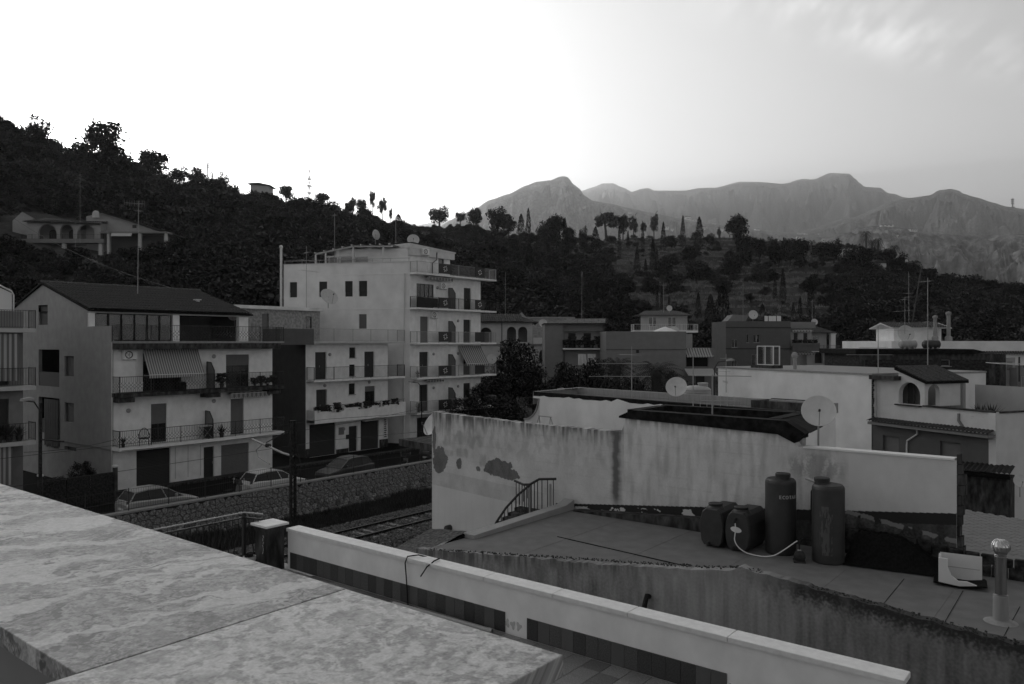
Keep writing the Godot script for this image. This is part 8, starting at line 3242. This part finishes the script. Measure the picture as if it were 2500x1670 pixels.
const TREES := [
	["broad", 79.9, -217.7, 5.4, 5.9, "dense rounded tree on the skyline at the hill's high end"],
	["pine", 96.2, -218.0, 8.3, 10.9, "big spreading pine silhouetted on the skyline above the hill villa"],
	["broad", 120.4, -238.9, 6.7, 8.4, "open-crowned tree on the skyline between the big pine and the palms"],
	["broad", 107.4, -223.2, 4.5, 5.9, "low skyline tree right beside the big pine"],
	["broad", 136.3, -252.8, 4.8, 5.4, "small skyline tree just before the two tall palms"],
	["broad", 146.1, -259.7, 4.8, 6.5, "skyline tree beneath the two tall palms"],
	["fanpalm", 151.5, -260.9, 7.1, 1.5, "taller of the two thin palms on the skyline"],
	["fanpalm", 153.1, -260.6, 5.1, 1.3, "shorter of the two thin palms on the skyline"],
	["broad", 153.4, -255.3, 5.0, 7.0, "dark skyline tree to the right of the two palms"],
	["fanpalm", 163.7, -261.6, 2.6, 1.2, "tiny lone palm beside the hilltop house"],
	["broad", 193.2, -272.8, 4.7, 5.6, "bushy tree right against the hilltop house"],
	["broad", 211.2, -272.7, 6.1, 7.0, "single round tree standing alone on the bare ridge"],
	["broad", 230.0, -276.3, 7.6, 6.2, "darker left one of the joined ridge trees over the tall block"],
	["gum", 231.4, -276.2, 8.1, 4.3, "thin open treetop rising behind the joined ridge trees"],
	["broad", 236.7, -275.9, 8.1, 5.8, "right one of the joined ridge trees over the tall block"],
	["gum", 243.6, -276.9, 12.5, 3.7, "tall narrow gum tree on the ridge over the tall block"],
	["gum", 253.9, -281.6, 10.1, 6.0, "loose airy gum tree on the ridge, second of the pair"],
	["gum", 264.6, -287.4, 6.5, 3.1, "small airy gum at the end of the ridge row"],
	["broad", 213.9, -248.4, 5.2, 8.7, "dark bush mass below the ridge gum trees"],
	["cyp", 192.3, -204.8, 6.4, 4.9, "blunt dark conifer below the ridge dip"],
	["broad", 292.7, -281.0, 9.8, 12.5, "wide loose tree right of the ridge dip"],
	["gum", 286.1, -260.3, 7.8, 6.7, "small tree with a bare stem against the pale mountain"],
	["broad", 285.8, -251.1, 8.4, 7.7, "dense tree at the left foot of the pale peak"],
	["cyp", 303.6, -158.0, 10.0, 2.9, "slender dark cypress standing on the terraced hillside", "cypresses on the terraced hillside"],
	["cyp", 323.6, -158.6, 11.2, 2.8, "slender dark cypress standing on the terraced hillside", "cypresses on the terraced hillside"],
	["cyp", 298.1, -165.0, 10.5, 1.8, "slender dark cypress standing on the terraced hillside", "cypresses on the terraced hillside"],
	["cyp", 314.3, -181.6, 6.8, 1.7, "slender dark cypress standing on the terraced hillside", "cypresses on the terraced hillside"],
	["cyp", 272.7, -161.6, 10.9, 1.8, "slender dark cypress standing on the terraced hillside", "cypresses on the terraced hillside"],
	["cyp", 233.5, -161.1, 13.1, 3.1, "slender dark cypress standing on the terraced hillside", "cypresses on the terraced hillside"],
	["cyp", 220.7, -159.5, 6.1, 2.6, "slender dark cypress standing on the terraced hillside", "cypresses on the terraced hillside"],
	["cyp", 240.1, -135.1, 7.3, 2.3, "slender dark cypress standing on the terraced hillside", "cypresses on the terraced hillside"],
	["cyp", 235.5, -126.4, 10.7, 2.9, "slender dark cypress standing on the terraced hillside", "cypresses on the terraced hillside"],
	["cyp", 237.2, -125.9, 8.7, 1.7, "slender dark cypress standing on the terraced hillside", "cypresses on the terraced hillside"],
	["cyp", 180.7, -95.8, 5.4, 1.0, "slender dark cypress standing on the terraced hillside", "cypresses on the terraced hillside"],
	["cyp", 181.3, -94.9, 5.4, 0.9, "slender dark cypress standing on the terraced hillside", "cypresses on the terraced hillside"],
	["cyp", 182.6, -93.4, 3.2, 0.9, "slender dark cypress standing on the terraced hillside", "cypresses on the terraced hillside"],
	["cyp", 182.6, -85.3, 5.2, 1.8, "slender dark cypress standing on the terraced hillside", "cypresses on the terraced hillside"],
	["cyp", 196.7, -144.6, 2.7, 1.0, "slender dark cypress standing on the terraced hillside", "cypresses on the terraced hillside"],
	["cyp", 234.8, -128.9, 5.4, 1.7, "slender dark cypress standing on the terraced hillside", "cypresses on the terraced hillside"],
	["cyp", 266.7, -188.3, 11.3, 4.6, "slender dark cypress standing on the terraced hillside", "cypresses on the terraced hillside"],
	["cyp", 222.5, -80.2, 7.0, 1.3, "slender dark cypress standing on the terraced hillside", "cypresses on the terraced hillside"],
	["cyp", 211.9, -74.2, 7.5, 1.9, "slender dark cypress standing on the terraced hillside", "cypresses on the terraced hillside"],
	["cyp", 189.0, -59.6, 7.7, 2.0, "slender dark cypress standing on the terraced hillside", "cypresses on the terraced hillside"],
	["cyp", 188.4, -61.9, 3.8, 1.2, "slender dark cypress standing on the terraced hillside", "cypresses on the terraced hillside"],
	["cyp", 183.8, -50.1, 4.9, 1.6, "slender dark cypress standing on the terraced hillside", "cypresses on the terraced hillside"],
	["cyp", 222.2, -64.4, 5.4, 2.0, "slender dark cypress standing on the terraced hillside", "cypresses on the terraced hillside"],
	["cyp", 188.7, -71.2, 2.4, 1.8, "slender dark cypress standing on the terraced hillside", "cypresses on the terraced hillside"],
	["cyp", 190.5, -64.2, 2.7, 1.2, "slender dark cypress standing on the terraced hillside", "cypresses on the terraced hillside"],
	["cyp", 332.9, -155.0, 11.0, 5.0, "fat blunt cypress standing against the far valley"],
	["cyp", 277.8, -176.1, 9.9, 4.9, "stout dark cypress left of the big loose tree"],
	["cyp", 191.2, -145.1, 8.9, 4.1, "wide dark cypress near the tall block's balconies"],
	["cyp", 261.8, -199.4, 12.4, 3.1, "pointed cypress on the crest under the first peak"],
	["cyp", 300.2, -233.1, 9.1, 4.8, "shorter pointed conifer on the crest under the first peak"],
	["cyp", 178.8, -77.2, 8.2, 4.4, "broad pair of dark cypresses behind the curved hip roof"],
	["cyp", 177.0, -79.5, 6.3, 3.2, "lower dark cypress joined to the broad pair"],
	["broad", 286.4, -250.3, 10.1, 7.2, "crest tree left of the domed crest trees"],
	["broad", 274.6, -226.7, 12.0, 12.3, "domed dense tree on the crest under the first peak"],
	["broad", 273.8, -219.6, 8.8, 8.3, "dark tree beside the domed crest tree"],
	["broad", 273.8, -194.0, 11.6, 10.5, "pyramid-topped crest tree under the peak's steep side"],
	["broad", 279.9, -191.1, 8.5, 6.9, "low crest tree right of the pyramid-topped one"],
	["broad", 272.1, -178.4, 10.9, 4.6, "narrow dark crest tree with two tops"],
	["broad", 268.4, -195.9, 8.9, 7.8, "dark crest tree left of the pyramid-topped one"],
	["broad", 335.5, -196.7, 11.5, 6.6, "dark lower bough tree inside the loose crest trees"],
	["broad", 321.6, -132.3, 14.7, 10.5, "tallest dark tree standing on the crest before the valley"],
	["broad", 349.2, -156.9, 4.7, 6.4, "low round bush left of the tallest crest tree"],
	["broad", 331.3, -168.3, 5.1, 6.9, "low round bush between two crest cypresses"],
	["gum", 333.9, -205.2, 13.1, 15.9, "big loose feathery tree rising on the crest"],
	["gum", 339.6, -193.1, 11.5, 6.7, "slanting feathery tree right of the big loose one"],
	["gum", 351.4, -188.0, 11.1, 6.8, "feathery tree with a leaning tip on the crest"],
	["gum", 348.8, -192.8, 7.4, 3.7, "thin hazy tree between two feathery crest trees"],
	["gum", 351.8, -153.7, 7.6, 2.3, "tiny crooked tree on the crest"],
	["fanpalm", 395.4, -98.8, 8.7, 4.1, "tall fan palm standing free against the far slope"],
	["fanpalm", 371.1, -87.7, 9.7, 3.8, "tall fan palm right of the free-standing one"],
	["fanpalm", 370.5, -90.1, 7.5, 3.3, "fan palm leaning between the two tall ones"],
	["fanpalm", 311.6, -114.3, 9.4, 3.0, "pale-trunked palm in the grove on the crest"],
	["fanpalm", 330.2, -103.7, 8.1, 3.5, "pale-trunked palm beside the hidden house"],
	["fanpalm", 328.6, -89.7, 7.1, 2.9, "low palm beside the grove's lit house"],
	["fanpalm", 394.0, -86.2, 7.4, 4.0, "last low palm of the grove on the slope"],
	["broad", 300.3, -120.5, 9.7, 9.7, "dark tree in the grove on the right-hand crest", "trees of the grove on the right crest"],
	["broad", 304.9, -116.3, 8.8, 8.3, "dark tree in the grove on the right-hand crest", "trees of the grove on the right crest"],
	["broad", 305.8, -108.7, 10.6, 9.2, "dark tree in the grove on the right-hand crest", "trees of the grove on the right crest"],
	["broad", 306.5, -104.7, 9.1, 7.7, "dark tree in the grove on the right-hand crest", "trees of the grove on the right crest"],
	["broad", 308.1, -101.0, 9.5, 8.6, "dark tree in the grove on the right-hand crest", "trees of the grove on the right crest"],
	["broad", 315.5, -94.9, 8.6, 9.1, "dark tree in the grove on the right-hand crest", "trees of the grove on the right crest"],
	["broad", 321.4, -92.4, 9.5, 8.2, "dark tree in the grove on the right-hand crest", "trees of the grove on the right crest"],
	["broad", 308.5, -81.2, 8.7, 9.2, "dark tree in the grove on the right-hand crest", "trees of the grove on the right crest"],
	["broad", 306.8, -76.9, 8.1, 7.2, "dark tree in the grove on the right-hand crest", "trees of the grove on the right crest"],
	["broad", 331.1, -75.3, 9.6, 9.6, "dark tree in the grove on the right-hand crest", "trees of the grove on the right crest"],
	["broad", 334.4, -71.2, 8.6, 8.2, "dark tree in the grove on the right-hand crest", "trees of the grove on the right crest"],
	["broad", 336.6, -66.8, 7.2, 8.1, "dark tree in the grove on the right-hand crest", "trees of the grove on the right crest"],
	["broad", 342.4, -62.7, 7.0, 8.2, "dark tree in the grove on the right-hand crest", "trees of the grove on the right crest"],
	["broad", 354.5, -58.8, 6.4, 7.9, "dark tree in the grove on the right-hand crest", "trees of the grove on the right crest"],
	["broad", 348.4, -53.5, 6.7, 8.6, "dark tree in the grove on the right-hand crest", "trees of the grove on the right crest"],
	["broad", 358.4, -49.1, 6.3, 8.3, "dark tree in the grove on the right-hand crest", "trees of the grove on the right crest"],
	["broad", 359.7, -44.2, 5.8, 7.8, "dark tree in the grove on the right-hand crest", "trees of the grove on the right crest"],
	["broad", 361.6, -38.6, 5.8, 9.2, "dark tree in the grove on the right-hand crest", "trees of the grove on the right crest"],
	["broad", 358.0, -33.4, 6.6, 9.0, "dark tree in the grove on the right-hand crest", "trees of the grove on the right crest"],
	["broad", 198.5, -164.9, 8.9, 10.5, "bushy tree low on the slope behind the mid-distance houses", "bushy trees on the lower terraced slope"],
	["broad", 174.4, -148.6, 6.1, 7.9, "bushy tree low on the slope behind the mid-distance houses", "bushy trees on the lower terraced slope"],
	["broad", 212.7, -169.5, 8.1, 7.7, "bushy tree low on the slope behind the mid-distance houses", "bushy trees on the lower terraced slope"],
	["broad", 205.3, -140.2, 5.1, 7.0, "bushy tree low on the slope behind the mid-distance houses", "bushy trees on the lower terraced slope"],
	["broad", 192.1, -124.7, 5.0, 7.2, "bushy tree low on the slope behind the mid-distance houses", "bushy trees on the lower terraced slope"],
	["broad", 182.0, -106.9, 6.2, 8.5, "bushy tree low on the slope behind the mid-distance houses", "bushy trees on the lower terraced slope"],
	["broad", 168.9, -96.1, 5.1, 9.0, "bushy tree low on the slope behind the mid-distance houses", "bushy trees on the lower terraced slope"],
	["broad", 159.9, -107.4, 5.4, 7.8, "bushy tree low on the slope behind the mid-distance houses", "bushy trees on the lower terraced slope"],
	["broad", 159.3, -117.8, 6.2, 7.5, "bushy tree low on the slope behind the mid-distance houses", "bushy trees on the lower terraced slope"],
	["broad", 152.9, -121.0, 7.0, 8.6, "bushy tree low on the slope behind the mid-distance houses", "bushy trees on the lower terraced slope"],
	["broad", 166.5, -118.4, 5.4, 7.0, "bushy tree low on the slope behind the mid-distance houses", "bushy trees on the lower terraced slope"],
	["broad", 178.4, -111.5, 7.5, 5.6, "bushy tree low on the slope behind the mid-distance houses", "bushy trees on the lower terraced slope"],
	["broad", 238.7, -124.0, 6.2, 6.2, "bushy tree low on the slope behind the mid-distance houses", "bushy trees on the lower terraced slope"],
	["broad", 278.6, -133.2, 7.1, 9.4, "bushy tree low on the slope behind the mid-distance houses", "bushy trees on the lower terraced slope"],
	["broad", 229.8, -107.8, 7.4, 9.3, "bushy tree low on the slope behind the mid-distance houses", "bushy trees on the lower terraced slope"],
	["broad", 287.0, -114.7, 7.0, 9.3, "bushy tree low on the slope behind the mid-distance houses", "bushy trees on the lower terraced slope"],
	["broad", 264.9, -110.3, 6.1, 8.7, "bushy tree low on the slope behind the mid-distance houses", "bushy trees on the lower terraced slope"]]

# ---------------------------------------------------------------- cars, scooters, lamps and wires
func car(at: Vector3, turn: float, paint: Material, label: String) -> void:
	var t := thing("parked_car", label, "car", at, turn)
	# stations from nose (x 0) to tail: x, half width, sill, belt height, roof height (0 where there is no cabin)
	var st := [[0.0, 0.58, 0.35, 0.55], [0.08, 0.72, 0.25, 0.68], [0.45, 0.81, 0.2, 0.8], [1.05, 0.83, 0.2, 0.9], [1.6, 0.84, 0.2, 0.93], [2.6, 0.84, 0.2, 0.96], [3.4, 0.82, 0.2, 0.99], [3.78, 0.76, 0.25, 0.97], [3.88, 0.66, 0.35, 0.8]]
	var g := MB.new()
	var rings := []
	for s in st:
		var w: float = s[1]
		rings.append([Vector3(s[0], s[2], w * 0.94), Vector3(s[0], s[2] + (s[3] - s[2]) * 0.45, w), Vector3(s[0], s[3] - 0.06, w * 0.985), Vector3(s[0], s[3], w * 0.92), Vector3(s[0], s[3] + 0.02, 0), Vector3(s[0], s[3], -w * 0.92), Vector3(s[0], s[3] - 0.06, -w * 0.985), Vector3(s[0], s[2] + (s[3] - s[2]) * 0.45, -w), Vector3(s[0], s[2], -w * 0.94)])
	for i in rings.size() - 1:
		for j in 8:
			g.quad(rings[i][j], rings[i + 1][j], rings[i + 1][j + 1], rings[i][j + 1])
	for j in range(1, 8):
		g.tri(rings[0][0], rings[0][j], rings[0][j + 1])
		g.tri(rings[-1][0], rings[-1][j + 1], rings[-1][j])
	part("body", g, paint, t)
	# cabin: base outline at the belt, roof outline above
	var base := [Vector3(0.98, 0.92, 0.74), Vector3(1.9, 0.95, 0.77), Vector3(2.75, 0.97, 0.77), Vector3(3.72, 0.98, 0.66)]
	var top := [Vector3(1.72, 1.38, 0.58), Vector3(2.1, 1.46, 0.6), Vector3(2.8, 1.47, 0.6), Vector3(3.42, 1.38, 0.55)]
	g = MB.new()
	for i in 3:
		for s in [1, -1]:
			var f := Vector3(1, 1, s)
			if s > 0:
				g.quad(base[i] * f, base[i + 1] * f, top[i + 1] * f, top[i] * f)
			else:
				g.quad(base[i + 1] * f, base[i] * f, top[i] * f, top[i + 1] * f)
	var m := Vector3(1, 1, -1)
	g.quad(base[0] * m, base[0], top[0], top[0] * m)
	g.quad(base[3], base[3] * m, top[3] * m, top[3])
	part("window_glass", g, M.plastic_black, t)
	g = MB.new()
	for i in 3:
		g.quad(top[i] * m, top[i], top[i + 1], top[i + 1] * m)
		var c := Vector3(0, 0.03, 0)
		g.quad(top[i] * m + c, top[i] + c, top[i + 1] + c, top[i + 1] * m + c)
	part("roof", g, paint, t)
	for s in [1.0, -1.0]:
		var f := Vector3(1, 1, s)
		for i in 4:
			g = MB.new()
			var off := Vector3(0, 0, 0.012)
			g.bar((base[i] + off) * f, (top[i] + off) * f, 0.05, 0.035)
			part("pillar", g, paint if i != 2 else M.plastic_black, t)
		g = MB.new()
		for i in 3:
			g.bar((top[i] + Vector3(0, 0, 0.01)) * f, (top[i + 1] + Vector3(0, 0, 0.01)) * f, 0.06)
		part("roof_rail", g, paint, t)
		g = MB.new()
		g.obox(Transform3D(Basis(Vector3.UP, 0.25 * s), Vector3(0.16, 0.62, 0.6 * s)), Vector3(0.1, 0.14, 0.3))
		part("headlight", g, M.glass_frosted, t)
		g = MB.new()
		g.obox(Transform3D(Basis(Vector3.UP, -0.25 * s), Vector3(3.78, 0.86, 0.62 * s)), Vector3(0.1, 0.3, 0.16))
		part("tail_light", g, M.plaster_dark, t)
		g = MB.new()
		g.cbox(1.35, 0.98, 0.86 * s - 0.07, 1.47, 1.1, 0.86 * s + 0.07, 0.02)
		part("mirror", g, paint, t)
	g = MB.new()
	g.box(3.86, 0.5, -0.26, 3.9, 0.62, 0.26)
	part("number_plate", g, M.paint_white, t)
	for x in [0.72, 3.1]:
		for s in [-1.0, 1.0]:
			g = MB.new()
			var f := Transform3D(Basis(Vector3(1, 0, 0), PI / 2), Vector3(x, 0.3, s * 0.76))
			g.lathe(f, [Vector2(0.19, -0.1), Vector2(0.28, -0.1), Vector2(0.3, -0.06), Vector2(0.3, 0.06), Vector2(0.28, 0.1), Vector2(0.19, 0.1)], 20)
			var w := part("wheel", g, M.rubber, t)
			g = MB.new()
			g.lathe(f, [Vector2(0.0, -0.09), Vector2(0.19, -0.09), Vector2(0.2, 0.0), Vector2(0.19, 0.09), Vector2(0.0, 0.09)], 16)
			part("rim", g, M.steel_dull, w)

func scooter(at: Vector3, turn: float, label: String) -> void:
	var t := thing("scooter", label, "scooter", at, turn)
	for x in [-0.62, 0.62]:
		var g := MB.new()
		g.lathe(Transform3D(Basis(Vector3(1, 0, 0), PI / 2), Vector3(x, 0.24, 0)), [Vector2(0.12, -0.05), Vector2(0.22, -0.055), Vector2(0.24, 0.0), Vector2(0.22, 0.055), Vector2(0.12, 0.05)], 16)
		var w := part("wheel", g, M.rubber, t)
		g = MB.new()
		g.lathe(Transform3D(Basis(Vector3(1, 0, 0), PI / 2), Vector3(x, 0.24, 0)), [Vector2(0, -0.04), Vector2(0.12, -0.04), Vector2(0.12, 0.04), Vector2(0, 0.04)], 12)
		part("rim", g, M.steel_dull, w)
	var g := MB.new()
	g.prism(PackedVector2Array([Vector2(-0.8, 0.45), Vector2(-0.35, 0.25), Vector2(0.25, 0.22), Vector2(0.45, 0.35), Vector2(0.55, 0.85), Vector2(0.47, 0.9), Vector2(0.28, 0.36), Vector2(-0.1, 0.34), Vector2(-0.18, 0.68), Vector2(-0.85, 0.72)]), -0.16, 0.16)
	part("bodywork", g, M.car_dark, t)
	g = MB.new()
	g.cbox(-0.85, 0.7, -0.15, -0.12, 0.82, 0.15, 0.04)
	part("seat", g, M.rubber, t)
	g = MB.new()
	g.tube([Vector3(0.6, 0.3, 0), Vector3(0.45, 1.0, 0)], 0.03, 6)
	g.bar(Vector3(0.42, 1.0, -0.32), Vector3(0.42, 1.0, 0.32), 0.035)
	part("handlebar", g, M.iron, t)
	for z in [-0.3, 0.3]:
		g = MB.new()
		g.bar(Vector3(0.42, 1.0, z), Vector3(0.45, 1.22, z * 1.1), 0.015)
		g.lathe(Transform3D(Basis(Vector3(0, 0, 1), PI / 2), Vector3(0.45, 1.25, z * 1.1)), [Vector2(0, -0.01), Vector2(0.06, -0.01), Vector2(0.06, 0.01), Vector2(0, 0.01)], 10)
		part("mirror", g, M.steel, t)
	g = MB.new()
	g.prism(PackedVector2Array([Vector2(0.5, 0.9), Vector2(0.53, 0.9), Vector2(0.43, 1.25), Vector2(0.4, 1.25)]), -0.2, 0.2)
	part("windscreen", g, M.glass_frosted, t)

func street_lamp(at: Vector3, h: float, reach: float, turn: float, label: String) -> void:
	var t := thing("street_lamp", label, "street lamp", at, turn)
	var g := MB.new()
	g.tube([Vector3.ZERO, Vector3(0, h * 0.6, 0), Vector3(0, h * 0.93, 0), Vector3(reach * 0.3, h, 0), Vector3(reach, h + 0.12, 0)], [0.045, 0.04, 0.035, 0.03, 0.025], 8)
	part("post", g, M.iron_worn, t)
	g = MB.new()
	g.prism(PackedVector2Array([Vector2(reach - 0.05, h + 0.08), Vector2(reach + 0.55, h + 0.14), Vector2(reach + 0.6, h + 0.2), Vector2(reach + 0.4, h + 0.27), Vector2(reach, h + 0.2)]), -0.13, 0.13)
	part("lamp_head", g, M.iron_pale, t)
	g = MB.new()
	g.prism(PackedVector2Array([Vector2(reach + 0.05, h + 0.07), Vector2(reach + 0.5, h + 0.115), Vector2(reach + 0.5, h + 0.135), Vector2(reach + 0.05, h + 0.09)]), -0.1, 0.1)
	part("lens", g, M.glass_frosted, t)

func build_small_things() -> void:
	car(Vector3(22.3, 0, -39.85), PI, M.car_silver, "silver hatchback parked behind the stone wall by the gabled house")
	car(Vector3(29.3, 0, -39.9), PI, M.car_white, "white hatchback parked behind the stone wall by the roller doors")
	car(Vector3(31.0, 0, -40.1), 0, M.car_dark, "dark car with a pale windscreen parked beyond the white hatchback")
	car(Vector3(44.5, 0, -40.4), PI, M.car_dark, "dark car at the far end of the stone wall")
	scooter(Vector3(24.4, 0, -39.3), 0.4, "dark scooter with mirrors parked between the silver and white hatchbacks")
	scooter(Vector3(37.6, 0, -39.4), 0.7, "dark scooter parked first along the wall beyond the dark car")
	scooter(Vector3(40.0, 0, -39.3), 0.5, "dark scooter parked second along the wall beyond the dark car")
	street_lamp(Vector3(46.3, 0, -46.5), 5.6, -1.4, 0.0, "street lamp between the shop house and the tall block")
	street_lamp(Vector3(15.84, 0, -43.0), 6.0, -0.9, 0.3, "dim street lamp in the lane beside the edge block")
	street_lamp(AHEAD * 62.0 + ACROSS * (0.26 * 62.0), 7.4, 1.0, FACING, "street lamp with a bright arm beside the date palm")
	street_lamp(AHEAD * 60.0 + ACROSS * (0.075 * 60.0), 5.2, -1.0, FACING, "street lamp before the arcaded house's lower arches")
	# fence and gate closing the lane
	var t := thing("lane_gate", "dark sheet-metal gate closing the lane beside the gabled house", "gate", Vector3(16.6, 0, -44.8))
	for i in 3:
		var g := MB.new()
		g.box(i * 1.25, 0.1, -0.03, i * 1.25 + 1.2, 1.7, 0.03)
		part("panel", g, M.iron_worn, t)
	for i in 2:
		var g := MB.new()
		g.cbox(-0.15 + i * 3.85, 0, -0.12, 0.05 + i * 3.85, 1.95, 0.12, 0.02)
		var p := part("gate_post", g, M.concrete_dark, t)
		g = MB.new()
		g.cbox(-0.17 + i * 3.85, 1.95, -0.14, 0.07 + i * 3.85, 2.05, 0.14, 0.02)
		part("post_cap", g, M.plaster_pale, p)
	for a in [[14.48, -2.26, 0.62, "white plastic strip lying on the flat roof behind the mossy parapet"], [14.54, -8.05, 0.32, "short white board lying on the flat roof behind the parapet's middle"]]:
		var bd := thing("white_board", a[3], "board", Vector3(a[0], 4.256, a[1]), 0.05)
		var bg := MB.new()
		bg.cbox(-0.06, 0, -a[2] / 2.0, 0.06, 0.03, a[2] / 2.0, 0.004)
		part("board", bg, M.paint_white, bd)
	# long wires
	for w in [[AHEAD * 118.0 + ACROSS * (-0.70 * 118.0) + Vector3(0, 33.5, 0), AHEAD * 62.0 + ACROSS * (-0.42 * 62.0) + Vector3(0, 13.0, 0), 2.0, "power line slanting across the dark hill to the tiled roof"], [Vector3(15.5, 3.4, -44.0), Vector3(21.6, 3.2, -47.3), 0.15, "cable strung from the edge block to the gabled house"], [Vector3(21.5, 2.6, -46.4), Vector3(46, 3.4, -46.6), 0.35, "cable strung along the street under the balconies"]]:
		var g := MB.new()
		var pts := []
		for i in 17:
			var u := i / 16.0
			pts.append(w[0].lerp(w[1], u) - Vector3(0, w[2] * 4.0 * u * (1.0 - u), 0))
		g.tube(pts, 0.02 if w[2] > 1.0 else 0.012, 4, false)
		var o := part(numbered("cable"), g, M.iron, self)
		o.set_meta("label", w[3])
		o.set_meta("category", "cable")
	aerial(AHEAD * 118.0 + ACROSS * (-0.555 * 118.0) + Vector3(0, 24.0, 0), 10.5, [[9.8, 2.4, 0.9, 4, 0.9], [8.6, 1.8, 0.7, 3, 0.8]], "faint tall aerial among trees above the hill villa")
	aerial(AHEAD * 126.0 + ACROSS * (-0.561 * 126.0) + Vector3(0, 22.5, 0), 6.0, [[5.8, 0.5, 0.9, 2, 0.3]], "plain pole before the hill villa's veranda")
	aerial(AHEAD * 100.0 + ACROSS * (-0.0085 * 100.0) + Vector3(0, 12.4, 0), 5.6, [[4.0, 1.4, 1.0, 3, 0.5]], "thin aerial on the arcaded house's tiled roof")
	t = thing("utility_pole", "leaning wooden pole on the slope above the white penthouse", "pole", AHEAD * 150.0 + ACROSS * (0.518 * 150.0) + Vector3(0, 16.0, 0))
	t.rotation.z = -0.16
	t.rotation.y = FACING
	var g := MB.new()
	g.tube([Vector3(0, -8, 0), Vector3(0, 7.0, 0)], [0.16, 0.1], 8)
	part("pole", g, M.bark_pale, t)
	g = MB.new()
	g.bar(Vector3(-0.6, 6.6, 0), Vector3(0.6, 6.6, 0), 0.1)
	part("crossarm", g, M.bark_pale, t)
	# clothes drier on the end building, a rotary frame
	t = thing("rotary_drier", "white rotary clothes drier on the roof behind the villa", "clothes drier", Vector3(56.0, 7.6, -5.3))
	g = MB.new()
	g.tube([Vector3(0, -1.0, 0), Vector3(0, 0.5, 0)], 0.05, 8)
	part("post", g, M.iron, t)
	for i in 4:
		g = MB.new()
		var a := TAU * i / 4.0 + 0.4
		g.bar(Vector3(0, 0, 0), Vector3(cos(a) * 2.0, 0.12, sin(a) * 2.0), 0.03)
		part("arm", g, M.white_metal, t)
	g = MB.new()
	for i in 4:
		var a := TAU * i / 4.0 + 0.4
		var b := TAU * (i + 1) / 4.0 + 0.4
		for r in [1.0, 1.5, 1.95]:
			g.bar(Vector3(cos(a) * r, 0.1, sin(a) * r), Vector3(cos(b) * r, 0.1, sin(b) * r), 0.012)
	part("lines", g, M.white_metal, t)
